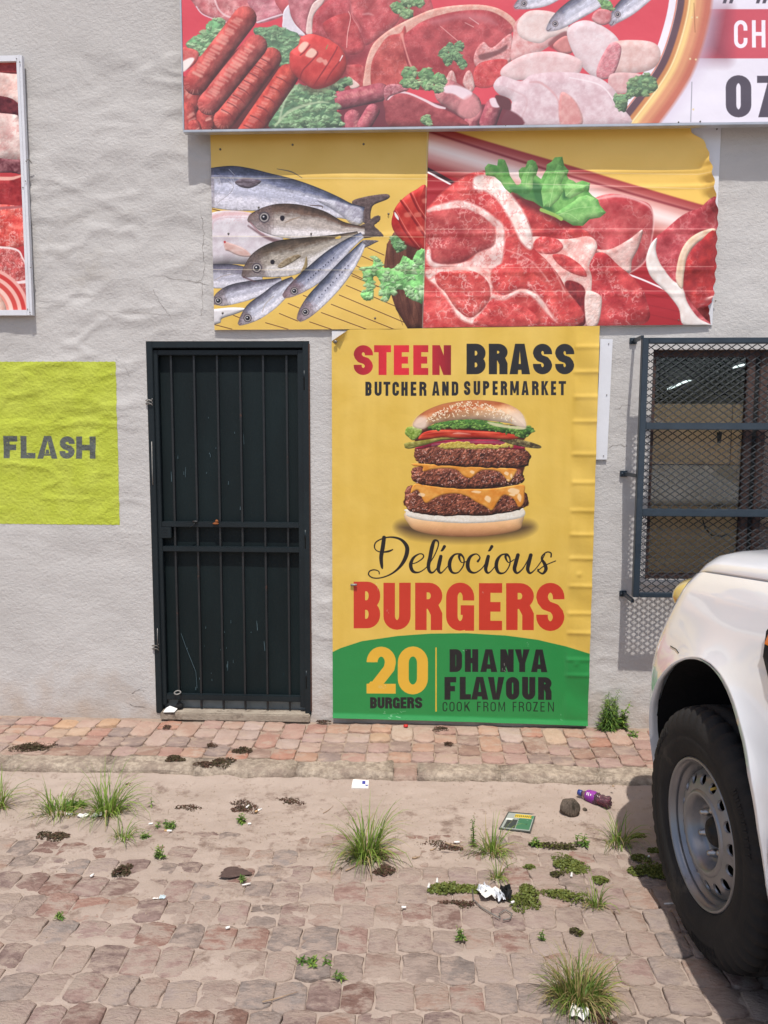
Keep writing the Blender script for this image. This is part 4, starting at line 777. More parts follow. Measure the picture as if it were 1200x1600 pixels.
    c.solid([(820, 340), (870, 290), (930, 330), (1060, 235), (1055, 420), (960, 430), (840, 470), (800, 420)], (204, 110, 106), (236, 176, 170), R=14, seed=214, cell=20, bump=5, bcell=9, soft=5)
    c.fill([(840, 380), (960, 350), (1030, 310), (1020, 350), (920, 400), (850, 415)], (86, 36, 36), 10, True, .8)
    c.solid([(800, 500), (860, 430), (1030, 415), (1000, 520), (930, 600), (820, 600)], (190, 44, 46), (216, 74, 70), R=20, seed=215, cell=24, veins=.4, **V)
    for x, s in ((650, 44), (770, 46)): c.solid([(x-s, 560), (x-s*.4, 495), (x+s*.3, 500), (x+s*.8, 600), (x+s*.2, 640), (x-s*.7, 600)], (206, 130, 122), (240, 200, 190), R=16, seed=216+x, cell=14, ay=3, bump=4, bcell=8)
    c.line([(600, 110), (1095, 175)], .1, (0, 0, 0), 0)
    # ---- chicken pieces
    c.T = (620, 0, 2.069)
    PK, PL = (214, 176, 176), (238, 222, 222)
    C = dict(cell=18, bump=1.0, bcell=4, amb=.78, dif=.30, soft=1.6)
    c.solid([(375, 120), (385, 70), (430, 40), (500, 45), (560, 100), (520, 130), (460, 170), (400, 195), (368, 190)], (212, 130, 124), (236, 190, 184), R=20, seed=220, **C)
    c.solid([(390, 75), (430, 35), (520, 45), (560, 105), (500, 120), (460, 140), (400, 120)], (232, 200, 190), (244, 224, 216), R=14, seed=221, **C)
    c.fill([(490, 140), (550, 100), (565, 170), (520, 165)], (110, 44, 44), 6, True, .8); c.solid([(505, 145), (550, 115), (570, 165), (530, 172)], (196, 108, 102), (214, 130, 122), R=8, seed=222)
    c.solid([(550, 100), (600, 65), (660, 80), (715, 125), (725, 190), (690, 245), (640, 250), (580, 190)], (226, 196, 196), (242, 226, 226), R=26, seed=223, **C)
    c.solid([(700, 135), (790, 130), (840, 145), (852, 185), (830, 220), (780, 235), (700, 235), (690, 180)], (224, 178, 166), (242, 212, 202), R=22, seed=224, **C)
    c.solid([(650, 210), (690, 140), (725, 150), (715, 210), (690, 250), (650, 252)], (206, 110, 118), (232, 158, 160), R=10, seed=225, cell=10, bump=3, bcell=5)
    c.solid([(690, 240), (760, 235), (800, 250), (740, 300), (690, 290)], (216, 160, 156), (234, 196, 190), R=10, seed=226, **C)
    c.solid([(340, 220), (420, 175), (520, 168), (600, 200), (560, 260), (430, 260), (350, 255)], (230, 188, 184), (244, 216, 212), R=18, seed=227, **C)
    c.solid([(312, 275), (340, 245), (400, 262), (440, 240), (540, 232), (640, 245), (700, 285), (725, 340), (735, 410), (360, 410), (372, 330), (330, 305)], (212, 176, 180), (236, 214, 216), R=34, seed=228, **C)
    c.line([(430, 265, 3), (470, 270, 6), (520, 320, 5), (530, 400, 6)], 0, (206, 150, 150), .8, 4); c.solid([(530, 300), (580, 330), (600, 400), (530, 405)], (214, 130, 124), (232, 168, 158), R=10, seed=229, soft=5)
    c.line([(560, 250, 3), (660, 275, 4), (710, 340, 3)], 0, (246, 236, 236), .8, 3); c.line([(360, 285, 3), (420, 320, 4), (400, 390, 3)], 0, (196, 150, 152), .6, 5)
    c.fill([(320, 310), (360, 320), (368, 355), (340, 355), (322, 340)], (60, 20, 22), 5)
    leaf_mass(c, [(700, 310), (740, 300), (750, 260), (800, 240), (830, 250), (840, 290), (790, 310), (750, 320), (740, 360), (715, 350)], 230, 34, 9, (44, 74, 44), (84, 128, 72), (140, 176, 116))
    # ---- small fish
    for i, (sp, e) in enumerate((([(380, 25, 5), (410, 10, 22), (480, -15, 34), (560, -60, 30)], (411, 12)), ([(485, 98, 5), (515, 75, 24), (570, 35, 34), (660, -20, 34), (740, -80, 20)], (512, 76)), ([(690, 80, 6), (715, 48, 24), (760, 10, 32), (840, -50, 26)], (714, 46)))):
        fish(c, sp, 240+i, (82, 86, 104), (178, 182, 196), (222, 222, 232), eye=e, er=8, tint=(150, 146, 156), R=14)
    leaf_mass(c, [(655, 0), (690, 5), (695, 32), (670, 36)], 245, 8, 8, (60, 104, 50), (96, 150, 78), (130, 180, 100))
    c.solid([(630, 60), (650, 30), (690, 35), (690, 70), (660, 80)], (196, 90, 92), (230, 160, 158), R=8, seed=246)
    # ---- brown sausages / offal along the foot
    c.T = (560, 0, 4.444)
    c.fill([(-120, 760), (100, 700), (300, 680), (600, 720), (1000, 740), (1060, 900), (-260, 900)], (84, 26, 34), 12, True, .95)
    for p0, p1, r, sd in (((-40, 820), (-30, 900), 60, 250), ((40, 870), (100, 770), 50, 251), ((150, 640), (-130, 700), 64, 252), ((760, 900), (820, 800), 56, 254), ((900, 850), (940, 740), 60, 255)):
        sausage(c, p0, p1, r, sd, (138, 48, 58), (184, 92, 100), 0, .7)
    c.solid([(185, 780), (175, 700), (230, 650), (330, 640), (450, 680), (560, 740), (680, 800), (750, 880), (300, 890), (200, 860)], (128, 36, 40), (168, 66, 68), R=50, seed=256, cell=40, bump=5, bcell=12, spec=.06)
    c.line([(205, 690, 9), (260, 645, 12), (340, 645, 12), (450, 690, 14), (540, 735, 18), (600, 750, 12)], 0, (244, 226, 228), .85, 5)
    c.solid([(175, 640), (200, 590), (280, 585), (340, 620), (300, 640), (220, 670), (190, 700)], (150, 62, 70), (206, 132, 136), R=16, seed=257, cell=16, bump=6, bcell=8)
    sausage(c, (760, 730), (620, 640), 92, 258, (170, 84, 88), (216, 136, 134), 0, .6)
    c.fill([(590, 600), (680, 590), (790, 640), (740, 690), (660, 650), (600, 640)], (240, 226, 232), 10, True, .85)
    c.fill([(850, 740), (830, 820), (760, 830), (690, 780), (720, 700), (790, 660)], (214, 132, 132), 20, True, .7)
    c.fill([(910, 690), (950, 680), (980, 740), (930, 740)], (240, 228, 232), 8, True, .85); c.fill([(955, 660), (1050, 690), (1050, 760), (980, 740)], (70, 24, 28), 8)
    for k, (x, y, s) in enumerate(((590, 370, 1), (640, 330, 1), (700, 320, 1), (620, 420, 1), (690, 400, 1), (720, 440, 1), (660, 380, 1))):
        leaf_mass(c, [(x-36, y), (x, y-38), (x+36, y), (x+5, y+38)], 260+k, 12, 13, (36, 66, 36), (78, 126, 72), (132, 176, 112))
    for k, (x, y, s) in enumerate(((350, 520, 55), (330, 580, 40), (390, 590, 40), (470, 530, 56), (480, 600, 40), (560, 560, 52), (550, 620, 36), (470, 840, 40), (270, 60, 45), (340, 20, 45), (340, 100, 40), (420, 20, 40))):
        leaf_mass(c, [(x-s, y), (x-s*.4, y-s), (x+s*.7, y-s*.8), (x+s, y+s*.3), (x, y+s*.8)], 270+k, 10, 16, (48, 84, 44), (96, 142, 80), (166, 200, 138))
    # ---- sausages, tomato, lettuce at the left
    c.T = (260, 0, 3)
    c.fill([(60, 380), (200, 330), (400, 180), (600, 300), (620, 640), (60, 640)], (70, 24, 22), 6, False)
    leaf_mass(c, [(90, 210), (130, 170), (180, 150), (190, 110), (240, 85), (275, 110), (265, 170), (200, 230), (150, 260)], 290, 46, 14, (54, 96, 56), (104, 156, 96), (172, 206, 152))
    leaf_mass(c, [(410, 140), (460, 125), (540, 130), (620, 160), (640, 220), (600, 300), (500, 300), (440, 220)], 291, 70, 14, (40, 72, 44), (86, 134, 84), (140, 182, 128))
    leaf_mass(c, [(480, 600), (540, 480), (610, 400), (700, 400), (840, 360), (850, 400), (790, 440), (800, 520), (820, 600), (640, 610)], 292, 130, 16, (40, 72, 44), (92, 142, 86), (160, 198, 144))
    c.line([(510, 590, 8), (580, 520, 12), (700, 480, 8), (760, 480, 5)], 0, (186, 208, 160), .7, 6); c.line([(530, 560, 10), (560, 460, 9), (620, 390, 6)], 0, (180, 204, 160), .7, 6)
    c.solid([(60, 230), (110, 225), (150, 245), (140, 290), (90, 330), (60, 330)], (196, 60, 54), (220, 100, 90), R=16, seed=293, cell=16); c.fill([(60, 300), (110, 270), (130, 280), (90, 330), (60, 335)], (246, 236, 228), 6)
    sausage(c, (115, 480), (60, 400), 50, 294); sausage(c, (110, 590), (95, 520), 44, 295); sausage(c, (185, 585), (180, 540), 40, 296); sausage(c, (130, 590), (140, 620), 30, 297)
    sausage(c, (375, 640), (570, 350), 52, 298, (150, 34, 28), (200, 70, 54), 6, .8)
    sausage(c, (272, 560), (490, 272), 51, 299, (150, 40, 34), (202, 80, 66), 8, 1.1)
    sausage(c, (200, 485), (420, 215), 54, 300, (150, 44, 40), (200, 84, 74), 0, 1.2)
    sausage(c, (137, 388), (368, 85), 56, 301, (146, 40, 36), (198, 78, 68), 0, 1.2)
    c.T = (400, 0, 5)
    c.fill([(285, 400), (500, 300), (700, 420), (690, 600), (500, 720), (340, 660)], (60, 20, 20), 40, True, .5)
    c.solid([(262, 440), (272, 400), (330, 350), (350, 290), (440, 262), (560, 300), (600, 325), (660, 370), (700, 450), (705, 530), (660, 610), (590, 660), (500, 690), (430, 685), (340, 620), (280, 560), (262, 500)], (196, 38, 34), (222, 62, 54), R=90, seed=302, cell=60, bump=3, bcell=26, spec=.08)
    for p in ([(340, 620), (365, 550), (430, 480), (480, 420), (475, 400)], [(445, 675), (500, 590), (560, 500), (620, 400), (635, 365)], [(530, 660), (590, 560), (660, 470), (680, 430)], [(345, 430), (380, 400), (420, 350)]): c.line(p, 9, (112, 18, 22), .85, 4)
    for q in ([(330, 370), (370, 325), (410, 335), (385, 380), (350, 410)], [(385, 430), (430, 375), (475, 405), (440, 450)], [(470, 470), (500, 445), (530, 470), (500, 490)], [(520, 480), (545, 462), (560, 490), (540, 510)]): c.fill(q, (244, 214, 186), 10, True, .85 if q[0][0] < 400 else .5)
    c.line([(655, 475, 6), (675, 435, 10)], 0, (250, 240, 236), .9, 4); c.line([(548, 380, 8), (560, 350, 6)], 0, (110, 150, 70), .8, 4)
    fade(c, (228, 206, 214), .20)
    c.T = (0, 0, 1); bolt_marks(c, ((1081, 27), (1089, 27), (1078, 92), (1087, 93), (1083, 171)), (228, 206, 160), 1.6)
    c.line([(1084, 5), (1086, 50)], 1, (120, 70, 40), .5, 1, False); c.line([(1081, 128), (1079, 190)], .9, (90, 90, 100), .7, 1, False)

def fade(c, col, t): c.img[:] = c.img*(1-t)+np.array(col, float)*t

def art_left(c):
    c.T = (0, 80, 3.81); c.img[:] = (186, 60, 62)
    V = dict(vcol=(248, 214, 206), vcell=18); X0 = -260
    c.solid([(X0, 60), (110, 60), (112, 130), (X0, 130)], (150, 44, 44), (182, 72, 70), R=14, sm=False, seed=400)
    c.solid([(X0, 115), (60, 130), (140, 150), (140, 320), (60, 290), (X0, 260)], (226, 180, 168), (246, 222, 212), R=40, seed=401, cell=40, bump=8, bcell=14, veins=.3, **V)
    c.solid([(X0, 260), (40, 270), (120, 350), (120, 400), (60, 380), (X0, 390)], (80, 26, 32), (130, 56, 60), R=20, seed=402, cell=30, bump=4, bcell=10)
    c.solid([(X0, 380), (60, 370), (110, 410), (150, 520), (150, 660), (60, 640), (X0, 620)], (220, 176, 168), (244, 224, 214), R=60, seed=403, cell=40, bump=8, bcell=14, veins=.4, vcol=(206, 100, 96), vcell=20)
    c.solid([(X0, 620), (60, 640), (150, 650), (150, 740), (60, 720), (X0, 720)], (104, 44, 52), (176, 120, 122), R=16, seed=404, cell=30)
    c.solid([(X0, 730), (60, 745), (150, 720), (150, 940), (X0, 940)], (140, 30, 34), (176, 54, 54), R=40, seed=405, cell=30, veins=.2, **V)
    c.line([(X0, 740, 18), (20, 755, 20), (100, 745, 14), (150, 725, 6)], 0, (240, 190, 172), .9, 6)
    c.solid([(X0, 940), (150, 930), (150, 1150), (X0, 1150)], (196, 56, 50), (230, 110, 96), R=30, seed=406, cell=30, bump=8, bcell=12, veins=.9, vth=.16, **V)
    c.line([(X0, 950, 20), (150, 920, 14)], 0, (170, 90, 92), .9, 8)
    c.solid([(X0, 1150), (40, 1170), (110, 1210), (160, 1300), (165, 1400), (165, 1560), (X0, 1560)], (176, 64, 62), (214, 110, 104), R=30, seed=407, cell=12, bump=5, bcell=6, veins=1., vcell=9, vth=.18, vcol=(248, 214, 206))
    c.line([(X0, 1160, 10), (60, 1170, 12), (130, 1230, 10), (165, 1330, 8)], 0, (246, 232, 228), .9, 4)
    c.line([(80, 1375, 14), (120, 1372, 16), (165, 1365, 20)], 0, (246, 236, 236), .9, 5)
    for k, (r, col) in enumerate(((300, (232, 170, 160)), (280, (200, 60, 56)), (255, (236, 180, 168)), (232, (204, 74, 66)), (205, (240, 196, 182)), (180, (224, 140, 124)))):
        c.fill([(-130+r*math.cos(t), 1560+r*.95*math.sin(t)) for t in np.linspace(0, 6.28, 40)[:-1]], col, 6)
    c.solid([(-130+165*math.cos(t), 1560+160*math.sin(t)) for t in np.linspace(0, 6.28, 30)[:-1]], (232, 172, 150), (246, 212, 196), R=40, seed=409, cell=30)
# ---------------------------------------------------------------------------
# heights of the ground and relief of the wall, sampled from value noise
# ---------------------------------------------------------------------------
def field(W, H, x0, x1, y0, y1, f):
    def g(x, y):
        x = np.clip((np.asarray(x, float)-x0)/(x1-x0)*(W-1.01), 0, W-1.01); y = np.clip((np.asarray(y, float)-y0)/(y1-y0)*(H-1.01), 0, H-1.01)
        i = x.astype(int); j = y.astype(int); a = x-i; b = y-j
        return (f[j, i]*(1-a)+f[j, i+1]*a)*(1-b)+(f[j+1, i]*(1-a)+f[j+1, i+1]*a)*b
    return g
_w = fbm(500, 720, 44, 501, 5, .6, 1.3, .9); _r = np.maximum(1-np.abs(fbm(500, 720, 30, 502, 3, .5, 1.5, .9)*2-1), 1-np.abs(fbm(500, 720, 18, 505, 3, .5, 1.4, 1)*2-1)*1.3)
_m = np.clip((fbm(500, 720, 120, 503, 2)-.42)*3.5, 0, 1); _s = fbm(500, 720, 8, 504, 3, .6, 1.4, 1)
wall_rel = field(720, 500, -4, 5, -.3, 5, (_w-.5)*.033+(np.clip(_r, .80, 1)-.85)*.055*_m+(_s-.5)*.0090*(.3+.7*_m))
_g = fbm(400, 600, 60, 511, 5, .6); _g2 = fbm(400, 600, 10, 512, 4, .6)
_g3 = fbm(400, 600, 3, 513, 2, .6)
sand_rel = field(600, 400, -4, 5, 0, 3.6, (_g-.5)*.015+(_g2-.5)*.019+(_g3-.5)*.007)
KERB0, KERB1 = 3.50, 3.63
def road_z(y):
    y = np.asarray(y, float); return np.interp(y, [-30, 0, 2.0, 2.4, 3.15, 3.6], [0, 0, -.004, -.018, -.072, -.078])
def pave_z(y): return np.interp(np.asarray(y, float), [3.5, 4.1], [-.022, .004])
def floor_z(x, y): return float(pave_z(y)) if y > KERB0 else float(road_z(y))

def grid_mesh(name, xs, ys, zf, mat, hole=None, smooth=True, vertical=False):
    X, Y = np.meshgrid(xs, ys); Z = zf(X, Y); P = np.stack([X, Z, Y] if vertical else [X, Y, Z], -1).reshape(-1, 3)
    nx, ny = len(xs), len(ys); idx = np.arange(nx*ny).reshape(ny, nx)
    F = np.stack([idx[:-1, :-1], idx[:-1, 1:], idx[1:, 1:], idx[1:, :-1]], -1)
    if hole is not None:
        cx = (X[:-1, :-1]+X[1:, 1:])/2; cy = (Y[:-1, :-1]+Y[1:, 1:])/2; F = F[~hole(cx, cy)]
    else: F = F.reshape(-1, 4)
    me = bpy.data.meshes.new(name); me.from_pydata(P.tolist(), [], F.tolist()); return link(name, me, mat, None, smooth)

# ---- far ground --------------------------------------------------------------
M_sand = pm('sand', srgb(156, 140, 128), srgb(172, 156, 144), 3.2, .95, .7, 110, spec=.12, dirt=srgb(126, 108, 97), dscale=9, dth=.55, bdist=.007)
M_road_far = pm('far_road', srgb(126, 108, 98), srgb(150, 130, 118), 1.4, .95, .4, 20, spec=.15)
a = MB(); a.add([(-300, -300, -.05), (300, -300, -.05), (300, 3.45, -.095), (-300, 3.45, -.095)], [(0, 1, 2, 3)])
tag(a.build('ground', M_road_far), kind='structure')
# ---- sandy bed between and over the paving stones, and the silted gutter -----------
def sand_z(X, Y):
    lift = np.interp(Y, [1.5, 2.5, 2.72, 2.86, 3.06, 3.40, 3.5], [-.0076, -.0070, -.0045, -.0005, .007, .010, .024])
    side = np.interp(X, [-2.4, -1.2, 0, .6], [.0015, .002, 0, .001]); return road_z(Y)+sand_rel(X, Y)+lift+side-.001
xs = np.concatenate([np.arange(-6, -2.4, .1), np.arange(-2.4, 1.7, .0095), np.arange(1.7, 6, .1)])
ys = np.concatenate([np.arange(-3, 1.6, .1), np.arange(1.6, 3.56, .0095)])
sand = grid_mesh('gutter_sand', xs, ys, sand_z, M_sand); tag(sand, kind='stuff', label='pale brown sand and dust filling the gutter and the joints of the road')

# ---- paving stones of the road, each its own piece ------------------------------------
def stone_mesh(name, w, l, h, seed, chip=.16):
    """one hewn block: worn outline of 14 points, rounded shoulder, uneven top"""
    rr = random.Random(seed); V, F = [], []; n = 14; o = []
    for i in range(n):
        t = 2*math.pi*(i+.5)/n; c, s_ = math.cos(t), math.sin(t); k = (abs(c)**(2/chip)+abs(s_)**(2/chip))**(-chip/2) if chip < 1 else 1
        k *= 1-.06*rr.random()-(.12*rr.random() if rr.random() < .2 else 0); o.append((c*k*w/2, s_*k*l/2))
    dip = [rr.uniform(-.0055, .002) for _ in range(n)]
    for k, (s, z) in enumerate(((1.01, -h), (1, -.007), (.986, -.0014), (.93, .0003))):
        for i, (x, y) in enumerate(o): V.append((x*s, y*s, z+(dip[i]*(.6 if k > 1 else .9) if k else 0)))
    V.append((w*.1*rr.uniform(-1, 1), l*.1*rr.uniform(-1, 1), rr.uniform(-.001, .003)))
    for k in range(3):
        for i in range(n): F.append((k*n+i, k*n+(i+1) % n, (k+1)*n+(i+1) % n, (k+1)*n+i))
    for i in range(n): F.append((3*n+i, 3*n+(i+1) % n, 4*n))
    me = bpy.data.meshes.new(name); me.from_pydata(V, [], F); me.polygons.foreach_set('use_smooth', [True]*len(F)); return me
C_ = dict(rough=.92, bump=1., bscale=70, spec=.15, rnd=.12, bdist=.010, detail=10., contrast=1.3, stretch=(.8, 1.3, 1))
SM = [pm('stone_pink', srgb(134, 106, 97), srgb(162, 136, 124), 26, dirt=srgb(160, 143, 131), dscale=13, dth=.43, **C_),
      pm('stone_buff', srgb(144, 122, 111), srgb(168, 148, 135), 24, dirt=srgb(160, 143, 131), dscale=12, dth=.43, **C_),
      pm('stone_grey', srgb(122, 109, 102), srgb(146, 132, 123), 30, dirt=srgb(158, 141, 130), dscale=16, dth=.44, **C_),
      pm('stone_brown', srgb(110, 84, 76), srgb(142, 115, 104), 30, dirt=srgb(158, 140, 128), dscale=14, dth=.46, **C_)]
road = bpy.data.objects.new('road', None); COL.objects.link(road); tag(road, kind='structure')
rr = random.Random(11); proto = [[stone_mesh('paving_stone', .112, .148, .05, 20*k+j, .15) for j in range(7)] for k in range(4)]
for k in range(4):
    for me in proto[k]: me.materials.append(SM[k])
pieces = []
y = 1.72
while y < 2.98:
    L_ = .128*(.92+.16*rr.random()); x = -2.45+.06*rr.random()
    while x < 1.66:
        w_ = .104*(.86+.28*rr.random()); pieces.append((x+w_/2, y+L_/2+.02*math.sin(x*2.1)+.016*(rr.random()-.5), w_, L_)); x += w_
    y += L_
px_seen = lambda x, y: abs((x+.045*y)/(y)) < .56 and y > 1.85
pieces.sort(key=lambda p: (not px_seen(p[0], p[1]), p[1])); rest = MB(); npart = 0
for x, y, w_, L_ in pieces:
    k = rr.choice((0, 0, 1, 1, 2, 3) if x < .3 else (0, 1, 1, 1, 2)); me = proto[k][rr.randrange(7)]; z = float(road_z(y))+rr.uniform(-.0035, .0035)
    e = Euler((rr.gauss(0, .026), rr.gauss(0, .020), rr.gauss(0, .035)+(math.pi if rr.random() < .5 else 0))); s = Vector((w_/.110*.985, L_/.146*.985, 1))
    if npart < 300:
        o = bpy.data.objects.new('paving_stone', me); COL.objects.link(o); o.parent = road; o.location = (x, y, z); o.rotation_euler = e; o.scale = s; npart += 1
    else:
        Mx = Matrix.LocRotScale((x, y, z), e, s); rest.add([Mx @ v.co for v in me.vertices], [list(p.vertices) for p in me.polygons], k)
o = rest.build('paving_stones_beyond', SM, None, True); o.parent = road; tag(o, kind='stuff'); o.name = 'paving_stone_field'

# ---- pavement: mortar bed and bricks -----------------------------------------------------
M_mortar = pm('mortar', srgb(136, 118, 104), srgb(162, 143, 127), 9, .95, .7, 90, spec=.15, bdist=.006)
pav = grid_mesh('pavement', np.concatenate([[-6, -4], np.arange(-2.8, 2.0, .02), [3, 6]]), np.concatenate([np.arange(KERB1-.05, 4.16, .02), [4.3]]), lambda X, Y: pave_z(Y)-.010+sand_rel(X*1.3+.4, Y*.8)*.45, M_mortar)
tag(pav, kind='structure')
B_ = dict(rough=.93, bump=1., bscale=70, spec=.15, rnd=.07, bdist=.009, detail=10., contrast=1.2, stretch=(.8, 1.3, 1))
BM = [pm('brick_orange', srgb(162, 130, 113), srgb(178, 150, 133), 16, dirt=srgb(172, 150, 134), dscale=12, dth=.5, **B_),
      pm('brick_red', srgb(154, 116, 102), srgb(172, 137, 121), 16, dirt=srgb(168, 146, 130), dscale=12, dth=.5, **B_),
      pm('brick_yellow', srgb(170, 140, 116), srgb(184, 157, 134), 16, dirt=srgb(156, 132, 114), dscale=9, dth=.55, **B_),
      pm('brick_dusky', srgb(136, 112, 101), srgb(156, 131, 117), 16, dirt=srgb(166, 145, 130), dscale=12, dth=.48, **B_)]
bproto = [[stone_mesh('brick', .118, .120, .05, 300+20*k+j, .18) for j in range(6)] for k in range(4)]
for k in range(4):
    for me in bproto[k]: me.materials.append(BM[k])
x = -2.95; n = 0
while x < 1.95:
    w_ = .117*(.94+.12*rr.random()); y = 4.085-.03*rr.random()
    while y > KERB1+.03:
        L_ = rr.choice((.112, .116, .122, .112, .2)) if y > KERB1+.24 else .115
        L_ = min(L_, y-KERB1+.02); yc = y-L_/2; k = rr.choice((0, 0, 0, 1, 1, 2, 3)) if yc > 3.85 else rr.choice((0, 0, 1, 1, 1, 3, 3))
        o = bpy.data.objects.new('brick', bproto[k][rr.randrange(6)]); COL.objects.link(o); o.parent = pav
        o.location = (x+w_/2+.02*(yc-3.8), yc, float(pave_z(yc))+rr.uniform(-.003, .004)); o.rotation_euler = (rr.gauss(0, .02), rr.gauss(0, .02), rr.gauss(0, .03))
        o.scale = (w_/.117, L_/.118, 1); y -= L_; n += 1
    x += w_
# ---- kerb: rough cast blocks ------------------------------------------------------------------
M_kerb = pm('kerb_stone', srgb(140, 126, 112), srgb(184, 168, 150), 34, .95, 1., 60, spec=.12, dirt=srgb(142, 126, 113), dscale=7, dth=.5, bdist=.014, contrast=1.6)
kerb = bpy.data.objects.new('kerb', None); COL.objects.link(kerb); tag(kerb, kind='structure')
def rough_block(x0, x1, y0, y1, z0, z1, seed, amp=.008, nx=14, ny=5, nz=4):
    bm = bmesh.new(); bmesh.ops.create_cube(bm, size=1)
    bmesh.ops.subdivide_edges(bm, edges=bm.edges[:], cuts=5, use_grid_fill=True); fl = fbm(60, 120, 14, seed, 4, .6)
    for v in bm.verts:
        p = v.co.copy(); q = Vector((x0+(p.x+.5)*(x1-x0), y0+(p.y+.5)*(y1-y0), z0+(p.z+.5)*(z1-z0)))
        i = int((p.z+p.y+1)/2*58) % 60; j = int((p.x+.5)*118)
        h = (fl[i, j]-.5)*2*amp; rim = (abs(p.y) > .45)+(abs(p.z) > .45)+(abs(p.x) > .45)
        q.y += h*1.6+(.016 if p.z > .4 and p.y < -.4 else 0); q.z += h*.6-(.003 if rim > 1 and p.z > 0 else 0)
        if abs(p.x) > .45: q.x -= math.copysign(.0005+abs(h)*.2, p.x)
        v.co = q
    me = bpy.data.meshes.new('kerb_block'); bm.to_mesh(me); bm.free(); me.polygons.foreach_set('use_smooth', [True]*len(me.polygons)); return me
x = -3.0; k = 0
for L_ in (.5, .46, .52, .44, .5, .48, .14, .40, .48, .5, .42, .52, .46):
    if abs(L_-.14) < .01:
        me = rough_block(x, x+.115, KERB0+.002, KERB1, -.12, -.026, 77, .006); me.materials.append(BM[3]); L_ = .115
    else:
        me = rough_block(x, x+L_, KERB0, KERB1+.012, -.13, -.018, 60+k, .013); me.materials.append(M_kerb)
    o = bpy.data.objects.new('kerb_block', me); COL.objects.link(o); o.parent = kerb; x += L_; k += 1

# ---- the plastered wall ------------------------------------------------------------------------
DX0, DX1, DZ0, DZ1 = -1.468, -.580, .034, 2.106
WX0, WZ0, WZ1, WX1 = float(px_on_wall(1015, 700, WALL)[0]), float(px_on_wall(1100, 908, WALL)[1]), float(px_on_wall(1100, 546, WALL)[1]), 2.72
M_wall = pm('plaster', srgb(182, 178, 174), srgb(196, 192, 188), 2.2, .95, .8, 55, spec=.12, stretch=(.9, 1, 1.1), bdist=.006, dirt=srgb(177, 171, 164), dscale=1.6, dth=.6)
nt = M_wall.node_tree; b_ = nt.nodes['Principled BSDF']   # dust splashed up from the pavement, in its own ragged shape
cs = b_.inputs['Base Color'].links[0].from_socket; ge = nt.nodes.new('ShaderNodeNewGeometry'); sx_ = nt.nodes.new('ShaderNodeSeparateXYZ'); nt.links.new(ge.outputs['Position'], sx_.inputs[0])
nn_ = nt.nodes.new('ShaderNodeTexNoise'); nn_.inputs['Scale'].default_value = 7; nn_.inputs['Detail'].default_value = 8; nt.links.new(ge.outputs['Position'], nn_.inputs[0])
m1 = nt.nodes.new('ShaderNodeMapRange'); m1.inputs[1].default_value = .0; m1.inputs[2].default_value = .42; m1.inputs[3].default_value = .62; m1.inputs[4].default_value = -.25; nt.links.new(sx_.outputs[2], m1.inputs[0])
m2 = nt.nodes.new('ShaderNodeMath'); m2.operation = 'MULTIPLY_ADD'; m2.use_clamp = True; m2.inputs[1].default_value = 1.6; nt.links.new(nn_.outputs[0], m2.inputs[0]); 
m3 = nt.nodes.new('ShaderNodeMath'); m3.operation = 'ADD'; m3.inputs[1].default_value = -.95; nt.links.new(m1.outputs[0], m3.inputs[0]); nt.links.new(m3.outputs[0], m2.inputs[2])
mx_ = nt.nodes.new('ShaderNodeMix'); mx_.data_type = 'RGBA'; nt.links.new(m2.outputs[0], mx_.inputs[0]); nt.links.new(cs, mx_.inputs[6]); mx_.inputs[7].default_value = srgb(172, 154, 138); nt.links.new(mx_.outputs[2], b_.inputs['Base Color'])
xs = np.concatenate([np.arange(-8, -2.65, .1), np.arange(-2.6, 2.2, .0125), np.arange(2.24, 6, .06), np.arange(6.1, 13, .2)]); zs = np.concatenate([np.arange(-.12, 3.6, .0125), np.arange(3.66, 5.6, .1)])
def snap(a, vals):
    a = a.copy()
    for v in vals: a[np.argmin(abs(a-v))] = v
    return a
xs = snap(xs, (DX0, DX1, WX0, WX1)); zs = snap(zs, (DZ0, DZ1, WZ0, WZ1))
def wall_y(X, Z):
    e = np.minimum.reduce([np.maximum(np.maximum(DX0-X, X-DX1), np.maximum(DZ0-Z, Z-DZ1))*12+.0, np.ones_like(X)*1.0]); e = np.clip(e, 0, 1)
    e2 = np.clip(np.maximum(np.maximum(WX0-X, X-WX1), np.maximum(WZ0-Z, Z-WZ1))*12, 0, 1)
    return WALL-.003-wall_rel(X, Z)*(.25+.75*e)*(.25+.75*e2)*.62
wall = grid_mesh('shop_wall', xs, zs, wall_y, M_wall, lambda cx, cz: ((cx > DX0) & (cx < DX1) & (cz > DZ0) & (cz < DZ1)) | ((cx > WX0) & (cx < WX1) & (cz > WZ0) & (cz < WZ1)), True, True)
tag(wall, 'grey painted plaster shop wall with uneven trowelled surface and fine cracks', 'wall')
M_reveal = pm('reveal_plaster', srgb(168, 160, 152), srgb(186, 178, 170), 5, .95, .5, 60, spec=.12)
a = MB()
for x0, x1, z0, z1 in ((DX0, DX1, DZ0, DZ1), (WX0, WX1, WZ0, WZ1)):
    y0, y1 = WALL-.004, WALL+.24
    a.add([(x0, y0, z0), (x0, y1, z0), (x0, y1, z1), (x0, y0, z1)], [(0, 1, 2, 3)]); a.add([(x1, y0, z0), (x1, y1, z0), (x1, y1, z1), (x1, y0, z1)], [(3, 2, 1, 0)])
    a.add([(x0, y0, z1), (x1, y0, z1), (x1, y1, z1), (x0, y1, z1)], [(3, 2, 1, 0)]); a.add([(x0, y0, z0), (x1, y0, z0), (x1, y1, z0), (x0, y1, z0)], [(0, 1, 2, 3)])
a.build('reveal', M_reveal, wall)
